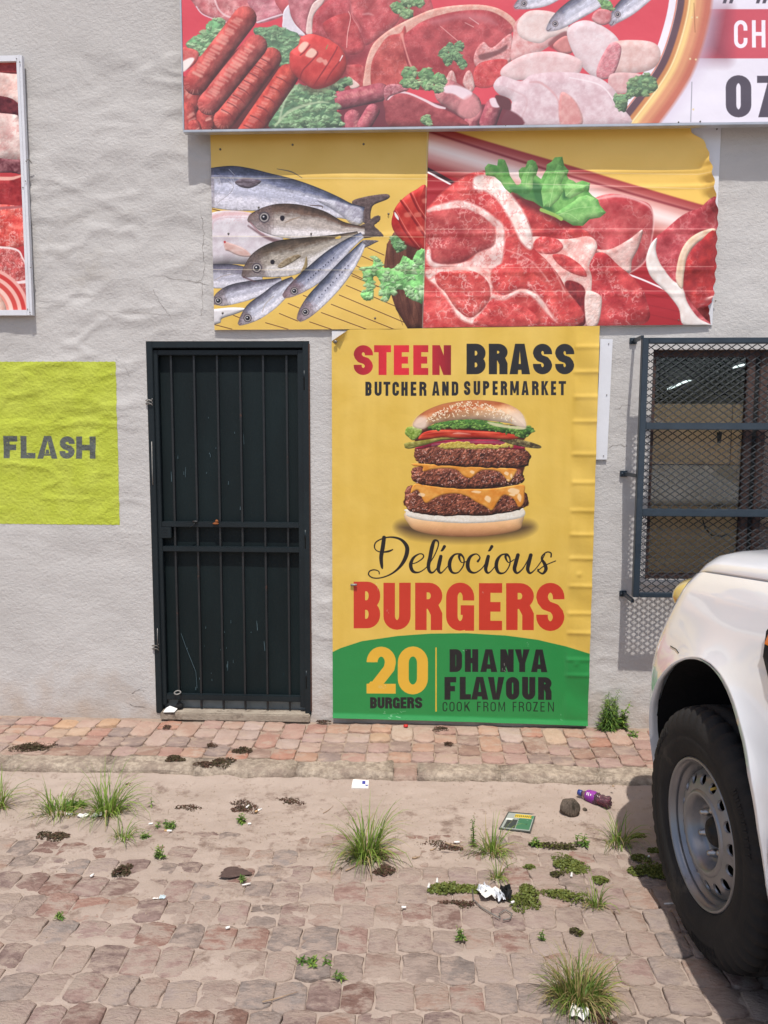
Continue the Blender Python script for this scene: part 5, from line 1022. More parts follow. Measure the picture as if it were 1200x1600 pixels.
# cracks: thin dark fissures following the plaster
M_crack = pm('crack', srgb(140, 130, 122), srgb(108, 100, 94), 30, .95)
a = MB()
def crack(pts, w):
    P = smooth_path(np.array(pts, float), False, 5); rr = np.random.RandomState(int(P[0, 0])); P[1:-1] += rr.randn(len(P)-2, 2)*.9; V = []
    for i, (px, py) in enumerate(P):
        x, z = px_on_wall(px, py, WALL); y = float(wall_y(np.array([x]), np.array([z]))[0])-.0016; t = w*.62*(.3+1.0*rr.rand())*(1 if 0 < i < len(P)-1 else .1)
        d = P[min(i+1, len(P)-1)]-P[max(i-1, 0)]; nx, nz = d[1], d[0]; L_ = math.hypot(nx, nz); V += [(x-nx/L_*t, y, z-nz/L_*t), (x+nx/L_*t, y, z+nz/L_*t)]
    a.add(V, [(2*i, 2*i+1, 2*i+3, 2*i+2) for i in range(len(P)-1)])
for p, w_ in (([(313, 320), (316, 345), (320, 370), (318, 395), (321, 415), (316, 435), (306, 440)], .0013), ([(316, 345), (333, 343)], .0008), ([(316, 440), (317, 470), (316, 494)], .0013), ([(250, 432), (275, 436), (300, 440), (328, 446)], .0018),
              ([(240, 452), (252, 475), (268, 496)], .0012), ([(325, 478), (333, 492)], .001), ([(180, 560), (192, 570), (204, 590)], .001), ([(205, 1084), (216, 1078), (226, 1080)], .002), ([(202, 1100), (215, 1104), (232, 1106)], .0024),
              ([(1108, 515), (1109, 526)], .001), ([(958, 640), (975, 634), (990, 636)], .0014), ([(950, 700), (965, 695), (980, 697)], .0014), ([(355, 522), (353, 530)], .0012), ([(60, 470), (110, 480), (190, 488), (300, 494)], .0006), ([(1180, 350), (1185, 330)], .0012)):
    crack(p, w_)
a.build('crack', M_crack, wall)
# ---------------------------------------------------------------------------
# signs
# ---------------------------------------------------------------------------
M_alu = pm('aluminium', srgb(176, 176, 178), srgb(206, 206, 208), 6, .35, .1, 60, metallic=.6, spec=.5)
M_white = pm('white_board', srgb(206, 206, 210), srgb(220, 220, 224), 3, .5, .15, 20, spec=.4)
M_screw = pm('screw', srgb(96, 92, 88), srgb(140, 134, 126), 30, .5, metallic=.5)
M_galv = pm('galvanised', srgb(128, 124, 120), srgb(160, 156, 150), 14, .55, .2, 60, metallic=.4)
def screws(pts, Y, parent, r=.0045, name='screw', mat=None):
    for p in pts:
        c = on_y(p[0], p[1], Y); a = MB(); a.lathe([(0, r*1.0), (.003, r), (.0045, r*.6), (.005, .0001)], c, (0, -1, 0), 8); a.build(name, mat or M_screw, parent, True)
def lin(a, b, n): return list(np.linspace(a, b, n))
def quad_edge(TL, TR, BR, BL, Y):
    c = [px_on_wall(p[0], p[1], Y) for p in (TL, TR, BR, BL)]
    def f(u, v):                                # u 0..1 left-right, v 0..1 bottom-top
        x = (c[3][0]*(1-u)+c[2][0]*u)*(1-v)+(c[0][0]*(1-u)+c[1][0]*u)*v; z = (c[3][1]*(1-u)+c[2][1]*u)*(1-v)+(c[0][1]*(1-u)+c[1][1]*u)*v
        return float(x), float(z)
    return f
def crease(v, cs, w, h):                        # a fold line: sharp tent around each crease
    o = np.zeros_like(v)
    for c in cs: o = o+np.clip(1-np.abs(v-c)/w, 0, 1)**1.5*h
    return o

# ---- wide sign at the top, standing off the wall on battens
YT = 4.0
cv = Print(YT, -1.22, 3.1, 3.08, 4.35, 520, (200, 60, 70)); art_top(cv)
zb = on_y(700, 197, YT).z; xl = on_y(288, 190, YT).x
g = empty('shop_sign', (xl, YT, zb), 'wide red and white sign printed with sausages, steaks and chicken above the fish board', 'sign')
E_ = lambda u, v: (xl+(3.0-xl)*u+(-.0 if u > 0 else 0), zb+(1.15)*v)
sheet('printed_face', cv, lin(0, 1, 160), lin(0, 1, 50), lambda X, Z, U, V: YT+.0015*np.sin(X*9)+.001*np.sin(Z*23), print_mat('print_top', cv, .4), g, edge=E_)
a = MB(); a.box((xl, YT+.004, zb), (3.0, YT+.03, zb+1.15)); a.build('backing_board', M_white, g)
a = MB(); a.box((xl-.006, YT-.004, zb-.014), (3.01, YT+.034, zb-.0015), bev=.002); a.build('edge_trim', M_alu, g)
a = MB(); a.box((xl-.008, YT-.004, zb-.002), (xl-.001, YT+.034, zb+1.16), bev=.002); a.build('edge_trim', M_alu, g)
for zz in (zb+.03, zb+.55, zb+1.05):
    a = MB(); a.box((xl+.03, YT+.031, zz), (2.95, 4.085, zz+.035)); a.build('batten', M_galv, g)
screws([(331, 203), (496, 202), (790, 197), (1060, 191), (1094, 190)], YT, g, .004)

# ---- fish board and meat board under it
YM = 4.078
tl, tr, br_, bl = (329, 208), (1127, 195), (1113, 508), (335, 516)
def white_face(name, corners, Y, parent, mat=None, t=.004):
    f = quad_edge(*corners, Y); P = [f(0, 0), f(1, 0), f(1, 1), f(0, 1)]; a = MB()
    a.add([(x, Y, z) for x, z in P]+[(x, Y+t, z) for x, z in P], [(0, 1, 2, 3), (7, 6, 5, 4), (0, 4, 5, 1), (1, 5, 6, 2), (2, 6, 7, 3), (3, 7, 4, 0)]); return a.build(name, mat or M_white, parent)
gf = empty('fish_board', on_y(335, 515, YM), 'yellow board printed with a pile of whole fish beside a sliced tomato', 'sign')
white_face('backing_board', ((329, 208), (671, 205), (661, 513), (335, 516)), YM+.013, gf, t=.003)
cv = Print(YM, -1.14, .12, 2.12, 3.26, 640, (230, 190, 90)); art_fish(cv)
fe = quad_edge((328.5, 208.5), (670.5, 205), (661, 513.5), (335, 515.5), YM)
sheet('printed_sheet', cv, lin(0, 1, 60), lin(0, 1, 90), lambda X, Z, U, V: YM+.002-.0022*np.sin(U*9+V*3)-crease(V, (.78, .48, .31), .02, .004)-.002*np.sin(V*20), print_mat('print_fish', cv, .4, .96), gf, edge=fe)
screws([(344, 233), (457, 226), (568, 225), (357, 365), (486, 365), (404, 324), (607, 334), (348, 489), (586, 497)], YM-.001, gf, .004)
gm = empty('meat_board', on_y(661, 512, YM), 'board printed with raw pork chops and parsley, its right edge torn and curling', 'sign')
white_face('backing_board', ((671, 205), tr, br_, (662, 513)), YM+.012, gm, t=.003)
cv = Print(YM, .0, 2.0, 2.12, 3.32, 640, (230, 190, 90)); art_meat(cv)
me_ = quad_edge((670, 204.5), (1127, 195), (1113, 507), (661, 512), YM)
_rv = np.array([0, .03, .07, .09, .11, .16, .25, .4, .55, .63, .70, .78, .86, .90, .93, .96, 1.0]); _rx = np.array([.995, .992, .985, .972, .99, 1.0, 1.004, 1.003, 1.0, .985, .975, .965, .955, .95, .935, .905, .89])
def meat_edge(u, v): 
    k = float(np.interp(v, _rv, _rx)); k += .003*math.sin(v*90)*(v > .05); return me_(u*k, v)
def meat_rel(X, Z, U, V):
    curl = np.clip((U-.955)/.045, 0, 1)**2*(np.exp(-((V-.72)/.16)**2)*.045+np.exp(-((V-.10)/.04)**2)*.03)
    return YM+.001-.0025*np.sin(U*11+V*2)-crease(V, (.78, .70, .48, .28, .16), .015, .0045)-.0016*np.sin(V*24)-curl
sheet('printed_sheet', cv, lin(0, .9, 60)+lin(.905, 1, 24), lin(0, 1, 110), meat_rel, print_mat('print_meat', cv, .38), gm, edge=meat_edge)
screws([(1120, 202), (1118, 470), (900, 500), (1060, 500)], YM+.004, gm, .004)

# ---- tall burger poster
YP = 4.074
gp = empty('burger_poster', on_y(520, 1122, YP), 'tall yellow and green poster of a triple burger standing on the pavement', 'poster')
cv = Print(YP, -.49, .99, -.03, 2.22, 720, (220, 180, 80)); art_poster(cv)
pe = quad_edge((518, 515), (937.5, 509), (918, 1133), (520, 1121), YP)
def post_rel(X, Z, U, V):
    fold = np.clip((U-.905)/.012, 0, 1)
    y = YP+.0035-.003*np.sin(U*7+1)*np.sin(V*3.3+.5)-.0012*np.sin(U*31+V*4)
    y = y-fold*(crease(V, (.95, .89, .83, .77, .69, .62, .55, .49, .43, .36, .29, .24, .17, .13), .010, .0045)+.003+.003*np.sin(V*55+U*20))
    y = y-np.exp(-(((U-.95)*.66)**2+(V-.39)**2)/.00004)*.004-np.exp(-(((U-.95)*.66)**2+(V-.16)**2)/.00004)*.004
    c = np.clip((.065-U)/.065, 0, 1)*np.clip((V-.972)/.028, 0, 1); y = y-c**1.0*.030
    return y-.012*np.clip((.012-V)/.012, 0, 1)
def post_edge(u, v):
    x, z = pe(u, v); c = max(0, (.065-u)/.065)*max(0, (v-.972)/.028); return x+.045*c, z-.035*c
sheet('printed_sheet', cv, lin(0, .07, 9)+lin(.09, .89, 50)+lin(.9, 1, 22), lin(0, .96, 330)+lin(.965, 1, 14), post_rel, print_mat('print_poster', cv, .36, .96), gp, edge=post_edge)
white_face('backing_board', ((518.5, 517), (936, 511), (917, 1131), (521, 1119)), YP+.0125, gp, t=.003)
a = MB(); p = on_y(553, 914, YP-.006); a.tube([p+Vector((-.018, 0, .0)), p+Vector((.016, -.004, .002))], .006, 8); a.build('wall_anchor', M_galv, gp, True)
a = MB(); p = on_y(524, 534, YP-.01); a.ball(p, .011, (1, .6, .9)); a.build('nail_head', M_screw, gp, True)

# ---- narrow white strip right of the poster
ys_ = 4.088
gs = empty('white_strip', on_y(931, 718, ys_), 'narrow blank white plastic strip screwed to the wall right of the poster', 'board')
white_face('strip_board', ((938, 529.5), (957.5, 530), (948.5, 718), (930.5, 718)), ys_, gs, t=.004)
screws([(951, 537), (948, 617), (943, 712)], ys_, gs, .003)

# ---- framed sign at the left edge
YL = 4.066
M_fr = pm('white_frame', srgb(206, 206, 210), srgb(222, 222, 226), 6, .4, .1, 60, spec=.5)
gl = empty('framed_meat_sign', on_y(52, 493, YL), 'white framed sign of raw meat cuts high at the left edge', 'sign')
cv = Print(YL, -3.3, -1.95, 2.1, 3.8, 460, (190, 60, 60)); art_left(cv)
xr0, zr0 = px_on_wall(52, 493, YL); xr1, zr1 = px_on_wall(35.5, 88, YL)
def le(u, v): return -3.2+(float(xr0)*(1-v)+float(xr1)*v-.018+3.2)*u, float(zr0)+.012+(float(zr1)-float(zr0)-.024)*v
sheet('printed_face', cv, lin(0, 1, 20), lin(0, 1, 30), lambda X, Z, U, V: YL+.006+0*X, print_mat('print_left', cv, .4), gl, edge=le)
zz0, zz1 = float(zr0), float(zr1)
for p, q in (((float(xr0)-.014, YL, zz0), (float(xr1)-.014, YL, zz1)), ((-3.2, YL, zz0), (-3.2, YL, zz1))):
    a = MB(); a.bar(p, q, .030, .024, up=(0, 1, 0)); a.bar(Vector(p)+Vector((-.004, -.0135, 0)), Vector(q)+Vector((-.004, -.0135, 0)), .010, .004, up=(0, 1, 0)); a.build('frame_rail', M_fr, gl)
for z in (zz0+.014, zz1-.014):
    a = MB(); a.bar((-3.184, YL+.0005, z), (float(xr0 if z < 2.8 else xr1)-.030, YL+.0005, z), .028, .024, up=(0, 1, 0)); a.build('frame_rail', M_fr, gl)
a = MB(); a.box((-3.18, YL+.008, zz0+.02), (float(xr0)-.03, YL+.016, zz1-.02)); a.build('backing_board', M_galv, gl)
screws([(26, 92), (31, 97), (41, 252), (40, 283), (48, 418), (43, 483), (47, 488), (36, 293)], YL-.016, gl, .003)
a = MB(); p = on_y(42, 250, YL-.01); a.tube([p, p+Vector((.012, 0, .003)), p+Vector((.020, .01, -.014))], .0025, 6); a.build('wire_hook', M_screw, gl)

# ---- lime square painted on the plaster, with its stencilled word
def art_flash(c):
    c.T = (0, 540, 5); n = fbm(c.H, c.W, 60, 55, 5)[..., None]; c.img[:] = np.array([170, 180, 58])*(1-n)+np.array([184, 192, 80])*n
    K = (92, 96, 92)
    for ch, x0, x1, y0, y1 in (('F', 26, 132, 706, 880), ('L', 156, 272, 706, 882), ('A', 286, 446, 706, 884), ('S', 460, 578, 708, 884), ('H', 590, 742, 710, 884)):
        c.glyph(ch, x0, y0, x1-x0, y1-y0, 46, 44, K, .5, rough=.17)
    c.fill([(352, 800), (364, 790), (378, 800), (388, 848), (344, 848)], (186, 196, 66), 1, False); c.fill([(356, 812), (376, 812), (382, 846), (348, 846)], K, 1, False)
    for x0, ch, w_ in ((-190, 'T', 130), (-340, 'I', 70)): pass
cv = Print(4.09, -2.5, -1.62, 1.02, 2.02, 640, (180, 204, 54)); art_flash(cv)
x1a, z1a = px_on_wall(180.5, 565, 4.095); x1b, z1b = px_on_wall(187, 820, 4.095)
gq = empty('painted_sign', (-1.7, 4.09, float(z1b)), 'lime green square painted on the plaster left of the door with the word FLASH', 'painted sign')
fm = print_mat('paint_lime', cv, .85, spec=.2, bump=.6)
for nd in fm.node_tree.nodes:
    if nd.type == 'TEX_NOISE': nd.inputs['Scale'].default_value = 60; nd.inputs['Detail'].default_value = 8
    if nd.type == 'BUMP': nd.inputs['Distance'].default_value = .007; nd.inputs['Strength'].default_value = .8
sheet('paint_layer', cv, lin(0, 1, 130), lin(0, 1, 86), lambda X, Z, U, V: wall_y(X, Z)-.0012, fm, gq,
      edge=lambda u, v: (-3.3+(float(x1b)*(1-v)+float(x1a)*v+3.3)*u+.0012*math.sin(v*60)*(u > .99), float(z1b)+(float(z1a)-float(z1b))*v+.0012*math.sin(u*300)*(v in (0., 1.))))
# ---------------------------------------------------------------------------
# steel gate in the doorway
# ---------------------------------------------------------------------------
M_steel = pm('gate_steel', srgb(14, 22, 26), srgb(22, 33, 37), 5, .5, .25, 40, spec=.35, dirt=srgb(70, 40, 30), dscale=7, dth=.70, bdist=.004, stretch=(1, 1, .5))
M_sheet = pm('gate_sheet', srgb(9, 20, 22), srgb(15, 29, 31), 3, .6, .3, 25, spec=.25, dirt=srgb(30, 60, 68), dscale=4, dth=.68, bdist=.006, stretch=(1.6, 1, .5))
M_barp = pm('gate_bar', srgb(24, 27, 29), srgb(36, 38, 40), 10, .45, .2, 60, spec=.45, dirt=srgb(92, 56, 40), dscale=12, dth=.62)
M_rust = pm('rust', srgb(120, 66, 36), srgb(160, 100, 60), 30, .9, .6, 90, spec=.2)
M_dark = pm('dark_gap', srgb(14, 14, 15), srgb(22, 22, 22), 4, .9)
M_conc = pm('threshold', srgb(140, 128, 114), srgb(168, 156, 140), 14, .95, .7, 60, spec=.15, dirt=srgb(104, 92, 80), dscale=8, dth=.55)
YD = WALL-.006
gd = empty('security_gate', (-1.02, YD, .034), 'dark green steel security gate with thin bars over a sheet, left of the burger poster', 'gate')
def X_(px, py, Y=WALL): return float(px_on_wall(px, py, Y)[0])
def Z_(py, px=360, Y=WALL): return float(px_on_wall(px, py, Y)[1])
x0, x1 = DX0+.002, DX1-.002; zt, zb = DZ1-.002, .030
for xa, xb, z0_, z1_ in ((x0, x0+.034, zb, zt), (x1-.034, x1, zb, zt), (x0+.034, x1-.034, zt-.034, zt)):
    a = MB(); a.box((xa, YD-.002, z0_), (xb, YD+.045, z1_), bev=.003); a.build('outer_frame', M_steel, gd)
xl_, xr_ = X_(235.5, 550), X_(473.5, 550); ztop = Z_(546.5); zbr = Z_(1096)
YG = YD+.012
for xa, xb in ((xl_, xl_+.034), (xr_-.032, xr_)):
    a = MB(); a.box((xa, YG, zbr-.03), (xb, YG+.032, ztop), bev=.003); a.build('stile', M_steel, gd)
for z0_, z1_ in ((Z_(554.5), ztop), (Z_(824.5), Z_(816)), (Z_(863), Z_(854.8)), (zbr, Z_(1087))):
    a = MB(); a.box((xl_+.032, YG+.002, z0_), (xr_-.030, YG+.03, z1_), bev=.003); a.build('rail', M_steel, gd)
for px in (264.5, 301, 337.3, 373.3, 410, 446.5):
    x = X_(px, 560); o_ = random.Random(px).uniform(-.002, .002)
    a = MB(); a.bar((x, YG+.02, zbr-.05), (x+o_, YG+.02, ztop-.01), .0105, .0105, up=(0, 1, 0)); a.build('bar', M_barp, gd)
a = MB()                                        # backing sheet, slightly dished between welds
XX = np.linspace(xl_+.01, xr_-.01, 30); ZZ = np.linspace(zbr-.005, ztop-.01, 40); V = []
for z in ZZ:
    for x in XX: V.append((x, YG+.042+.003*math.sin(x*9+z*2)*math.sin(z*3.1), z))
a.add(V, [(j*30+i, j*30+i+1, (j+1)*30+i+1, (j+1)*30+i) for j in range(39) for i in range(29)]); a.build('backing_sheet', M_sheet, gd, True)
a = MB(); a.box((X_(248, 832), YG-.002, Z_(842)), (X_(267, 832), YG+.03, Z_(824.5)), bev=.003)
for k in range(3): a.box((X_(251, 832), YG-.0035, Z_(829+k*4)), (X_(261, 832), YG-.002, Z_(828+k*4)))
a.build('lock_box', M_steel, gd)
for z in (Z_(595), Z_(842), Z_(1060)):
    a = MB(); a.lathe([(0, .001), (0, .007), (.052, .007), (.052, .0075), (.104, .0075), (.104, .001)], (xr_+.006, YD+.004, z-.05), (0, 0, 1), 10, up=(0, 1, 0)); a.build('hinge', M_steel, gd, True)
a = MB(); p = on_y(337, 818, YG-.004); a.ball(p, .012, (1.5, .8, .5)); a.ball(p+Vector((.006, 0, .012)), .009, (1.1, .7, 1.1)); a.build('handle', M_rust, gd, True)
a = MB(); p = on_y(305, 815, YG-.003); a.ball(p, .010, (1.6, .6, .6)); a.tube([p, p+Vector((-.01, -.004, -.02)), p+Vector((-.03, -.003, -.032))], .002, 6); a.build('weld_stub', M_barp, gd, True)
a = MB(); p = on_y(277.5, 1083, YG-.008); a.lathe([(0, .018), (.004, .022), (.008, .018), (.004, .012), (0, .018)], p, (0, -.3, 1), 16, up=(0, 1, 0)); a.build('bolt_ring', M_galv, gd, True)
a = MB(); p = on_y(280, 1103, YG+.01); a.lathe([(-.01, .0001), (-.01, .020), (.01, .020), (.01, .0001)], p, (0, 1, 0), 20); a.build('stop_roller', M_dark, gd, True)
for py in (630, 1013):
    for dz in (-.012, .006):
        a = MB(); p = on_y(233 if py < 900 else 243, py, YD-.006)+Vector((0, 0, dz)); a.tube([p+Vector((.018*math.cos(t), -.006*math.sin(t), .008*math.sin(t)+.003*t)) for t in np.linspace(0, 6.28, 14)], .0026, 6); a.build('wire_tie', M_galv if py < 900 else M_screw, gd, True)
for p in ([(237, 690), (238, 740), (239, 758)], [(246, 982), (246, 1008)]):
    a = MB(); a.tube([on_y(q[0], q[1], YD-.004) for q in p], .0022, 6); a.build('tie_wire', M_galv, gd, True)
M_scr = pm('bare_scratch', srgb(44, 66, 74), srgb(84, 104, 110), 30, .6)
rr = random.Random(12)
for k in range(34):                             # chips and runs in the sheet's paint
    px, py = rr.gauss(345, 40), rr.choice((rr.gauss(730, 40), rr.gauss(1010, 40))); px = min(max(px, 268), 455)
    c0 = on_y(px, py, YG+.0375); l = rr.choice((.004, .006, .01, .03)); w_ = rr.uniform(.0008, .0022); dx = rr.uniform(-.15, .15)*l
    a = MB(); a.add([c0+Vector((-w_, 0, -l)), c0+Vector((w_, 0, -l*.8)), c0+Vector((w_*.6+dx, 0, l)), c0+Vector((-w_*.6+dx, 0, l*.9))], [(0, 1, 2, 3)]); a.build('paint_chip', M_scr, gd)
a = MB(); a.box((DX1-.004, YD-.003, .06), (DX1+.003, YD+.01, 2.09)); a.build('rusty_edge', pm('rust_dark', srgb(58, 36, 28), srgb(84, 54, 42), 20, .9), gd)
a = MB(); a.tube([on_y(px, py, YG+.036) for px, py in ((283, 990), (290, 1010), (298, 1030), (306, 1050), (308, 1075))], .0016, 5); a.build('scratch', M_barp if False else M_scr, gd)
# threshold and the strip of light floor seen below the gate
a = MB(); a.box((x0+.03, WALL-.035, .0), (x1-.005, WALL+.24, .045), bev=.006); th = a.build('door_threshold', M_conc); tag(th, 'worn concrete threshold under the dark green gate', 'threshold')
a = MB(); a.box((DX0, WALL+.22, 0), (DX1, WALL+.24, 2.2)); tag(a.build('inner_door', M_sheet), 'dark inner door closing the doorway behind the steel gate', 'door')
a = MB(); a.box((xl_, YG+.045, .045), (xr_, YG+.06, zbr-.012)); a.build('kick_strip', pm('kick_strip', srgb(96, 104, 106), srgb(132, 138, 138), 9, .6, .3, 40), gd)

# ---------------------------------------------------------------------------
# window: timber frame and panes set back in the wall, boards behind, dark shop beyond
# ---------------------------------------------------------------------------
M_timber = pm('timber', srgb(62, 46, 42), srgb(88, 68, 62), 12, .7, .5, 40, stretch=(3, 1, .3), spec=.3)
M_board = pm('board', srgb(222, 184, 134), srgb(236, 204, 158), 3, .8, .2, 30, stretch=(1, 1, 4), spec=.2, dirt=srgb(206, 168, 120), dscale=5, dth=.6)
M_board2 = pm('board_reflection', srgb(200, 178, 146), srgb(216, 196, 166), 4, .8, .2, 30, spec=.2)  # greyer tone: reflection in the pane painted into this board's colour
gwn = empty('shop_window', (WX0, WALL+.1, WZ0), 'brown timber window with boarded lower panes behind the steel mesh grille', 'window')
YW = WALL+.045
mx0, mx1 = X_(1161, 700, YW), X_(1187, 700, YW)
for xa, xb, za, zb_ in ((WX0, WX0+.028, WZ0, WZ1), (mx0, mx0+.040, WZ0, WZ1), (mx0+.064, mx1+.02, WZ0, WZ1), (WX1-.05, WX1, WZ0, WZ1), (WX0, WX1, WZ1-.035, WZ1), (WX0, WX1, WZ0, WZ0+.03)):
    a = MB(); a.box((xa, YW-.012+(.006 if xb-xa > .5 else 0), za), (xb, YW+.03, zb_), bev=.004); a.build('frame_member', M_timber, gwn)
a = MB(); a.box((mx0+.038, YW+.0, WZ0), (mx0+.066, YW+.025, WZ1)); a.build('mullion_gap', M_dark, gwn)
m, nt, b = nodes('pane_glass'); g1 = nt.nodes.new('ShaderNodeBsdfTransparent'); g2 = nt.nodes.new('ShaderNodeBsdfGlossy'); g2.inputs['Roughness'].default_value = .02; fr = nt.nodes.new('ShaderNodeFresnel'); fr.inputs[0].default_value = 1.5
mxs = nt.nodes.new('ShaderNodeMixShader'); nt.links.new(fr.outputs[0], mxs.inputs[0]); nt.links.new(g1.outputs[0], mxs.inputs[1]); nt.links.new(g2.outputs[0], mxs.inputs[2]); nt.links.new(mxs.outputs[0], nt.nodes['Material Output'].inputs[0]); g1.inputs[0].default_value = (.985, .99, .99, 1)
M_glass = m
for xa, xb in ((WX0+.028, mx0+.001), (mx1+.018, WX1-.05)):
    a = MB(); a.box((xa, YW+.006, WZ0+.03), (xb, YW+.010, WZ1-.035)); a.build('pane', M_glass, gwn)
YB = YW+.026
a = MB(); a.box((WX0-.02, WALL-.012, WZ0-.03), (WX1+.02, YW-.005, WZ0+.004), bev=.006); a.build('sill', pm('sill_paint', srgb(196, 190, 184), srgb(210, 204, 198), 6, .7, .3, 50), gwn)
boards = empty('window_boards', (WX0, YB, WZ0), 'tan boards closing the lower part of the window from inside the shop', 'boards')
zt_ = Z_(631, 1090, YB); zm = Z_(727, 1090, YB); zl = Z_(790, 1090, YB); xs1 = X_(1143, 680, YB)
for xa, xb, za, zb_, mt in ((WX0, xs1-.003, zm+.006, zt_, M_board), (xs1+.003, mx0+.04, zm+.004, zt_, M_board), (WX0, mx0+.04, zl+.002, zm, M_board2), (WX0, mx0+.04, WZ0, zl-.002, M_board), (mx1-.03, WX1, WZ0, zt_+.07, pm('board_pinkish', srgb(160, 132, 120), srgb(184, 158, 146), 3, .8, .2, 30))):
    a = MB(); a.box((xa, YB, za), (xb, YB+.012, zb_), bev=.002); a.build('board', mt, boards)
a = MB(); p = on_y(1124, 684, YB-.003); a.add([p+Vector((-.015, 0, .03)), p+Vector((.015, 0, .032)), p+Vector((.008, 0, -.03)), p+Vector((-.010, 0, -.03))], [(3, 2, 1, 0)]); a.build('hole_patch', M_dark, boards)
M_felt = pm('marker', srgb(40, 30, 26), srgb(30, 24, 22), 9, .9)
a = MB(); rr = random.Random(4)
for k in range(7):
    p = on_y(1106+k*4, 792+2*math.sin(k), YB-.002); a.tube([p, p+Vector((.008, 0, .012)), p+Vector((.012, 0, -.012))], .0016, 5)
a.tube([on_y(q[0], q[1], YB-.002) for q in ((1098, 812), (1102, 826), (1112, 836), (1128, 838), (1138, 834))], .004, 6)
a.build('scribble', M_felt, boards)
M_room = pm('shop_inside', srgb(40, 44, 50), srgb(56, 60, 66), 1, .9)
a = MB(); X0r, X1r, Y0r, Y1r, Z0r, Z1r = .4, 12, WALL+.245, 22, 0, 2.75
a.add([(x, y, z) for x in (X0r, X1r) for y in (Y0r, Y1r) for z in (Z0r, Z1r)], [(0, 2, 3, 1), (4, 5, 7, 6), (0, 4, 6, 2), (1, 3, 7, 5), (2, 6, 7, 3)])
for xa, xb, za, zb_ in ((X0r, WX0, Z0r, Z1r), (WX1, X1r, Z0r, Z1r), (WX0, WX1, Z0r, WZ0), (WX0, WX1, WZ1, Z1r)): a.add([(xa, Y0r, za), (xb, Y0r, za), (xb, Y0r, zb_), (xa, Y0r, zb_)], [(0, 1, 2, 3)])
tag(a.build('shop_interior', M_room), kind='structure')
m, nt, b = nodes('tube_light'); b.inputs['Base Color'].default_value = (.8, .8, .8, 1); b.inputs['Emission Color'].default_value = (.85, 1, .98, 1); b.inputs['Emission Strength'].default_value = 1.5; M_tube = m
for i, ((xa, ya), (xb, yb)) in enumerate((((1044, 608), (1062, 600)), ((1064, 599), (1083, 592)), ((1115, 584), (1128, 581)), ((1146, 574), (1166, 569)))):
    p, q = on_z(xa, ya, 2.62), on_z(xb, yb, 2.62); r_ = .0009*p.length
    lt = empty('tube_light', p, ('farthest lit fluorescent tube seen inside the shop', 'second farthest lit fluorescent tube seen inside the shop', 'lit fluorescent tube in the middle of the row inside the shop', 'nearest lit fluorescent tube, high beside the window mullion')[i], 'ceiling light', 'fluorescent tubes inside the shop')
    a = MB(); a.tube([p, q], r_*1.4, 8); a.build('tube', M_tube, lt, True)
    a = MB(); a.bar(p+Vector((0, 0, .05)), q+Vector((0, 0, .05)), .1, .03); a.build('fitting', M_room, lt)
a = MB(); sh = empty('shop_shelf', (2.1, 6.6, 0), 'dim grey shelf unit just visible inside the shop behind the mesh', 'shelf')
for z in (1.2, 1.5, 1.8, 2.1): a.box((1.6, 6.4, z), (2.5, 6.9, z+.03))
a.build('shelf', pm('shelf_grey', srgb(90, 96, 104), srgb(120, 126, 134), 3, .6), sh)
a = MB(); 
for x in (1.6, 2.5): a.box((x-.02, 6.4, 0), (x+.02, 6.44, 2.3))
a.build('upright', M_room, sh)

# ---------------------------------------------------------------------------
# mesh grille standing off the wall
# ---------------------------------------------------------------------------
M_gr = pm('grille_steel', srgb(34, 44, 54), srgb(50, 62, 72), 6, .42, .2, 50, spec=.45, dirt=srgb(84, 48, 44), dscale=9, dth=.68)
YR = 3.9; YR1 = YR+.034
gx0 = (X_(1003.5, 528, YR)+X_(990.3, 932, YR))/2; gz1 = Z_(527.5, 1010, YR); gz0 = Z_(933.5, 1000, YR); gx1 = 2.85
gg = empty('window_grille', (gx0, YR, gz0), 'dark blue steel window grille filled with diamond mesh, standing off the wall', 'grille')
for xa in (gx0, gx1-.033):
    a = MB(); a.box((xa, YR, gz0), (xa+.032, YR1, gz1), bev=.003); a.build('upright', M_gr, gg)
for za, zb_, t in ((gz1-.028, gz1, .034), (Z_(671.5, 1100, YR), Z_(660.5, 1100, YR), .03), (Z_(807.5, 1100, YR), Z_(796, 1100, YR), .03), (gz0, gz0+.022, .034)):
    a = MB(); a.box((gx0+.031, YR+(.001 if t < .034 else 0), za), (gx1-.034, YR+t, zb_), bev=.003); a.build('crossbar', M_gr, gg)
# expanded metal: zig-zag strands that meet at the knuckles
W_, H_ = .0500, .0345; T_ = .0046; a = MB(); ym = YR1-.004; nx = int((gx1-gx0-.05)/W_)+1; nz = int((gz1-gz0-.04)/H_)+1; rr = random.Random(8)
for j in range(nz*2):
    z = gz0+.018+j*H_/2
    for i in range(nx):
        x = gx0+.026+(i+(.5 if j % 2 else 0))*W_
        if z+H_/2 > gz1-.02 or x+W_/2 > gx1-.02: continue
        w_ = T_; dy = .0015
        for s in (-1, 1):                       # two strands rise from each knuckle to its upper neighbours
            p = (x, z); q = (x+s*W_/2, z+H_/2)
            if q[0] < gx0+.02: continue
            k = .0045*s
            V = [(p[0]+k*.2, ym-dy, p[1]-w_*.5), (p[0]+k*.2, ym+dy, p[1]+w_*.6), (q[0]-k*.2, ym+dy, q[1]+w_*.5-.0008), (q[0]-k*.2, ym-dy, q[1]-w_*.6-.0008), ((p[0]+q[0])/2, ym-dy*1.3, (p[1]+q[1])/2-w_*.62), ((p[0]+q[0])/2, ym+dy*.6, (p[1]+q[1])/2+w_*.62)]
            a.add(V, [(0, 4, 5, 1), (4, 3, 2, 5)] if s > 0 else [(1, 5, 4, 0), (5, 2, 3, 4)])
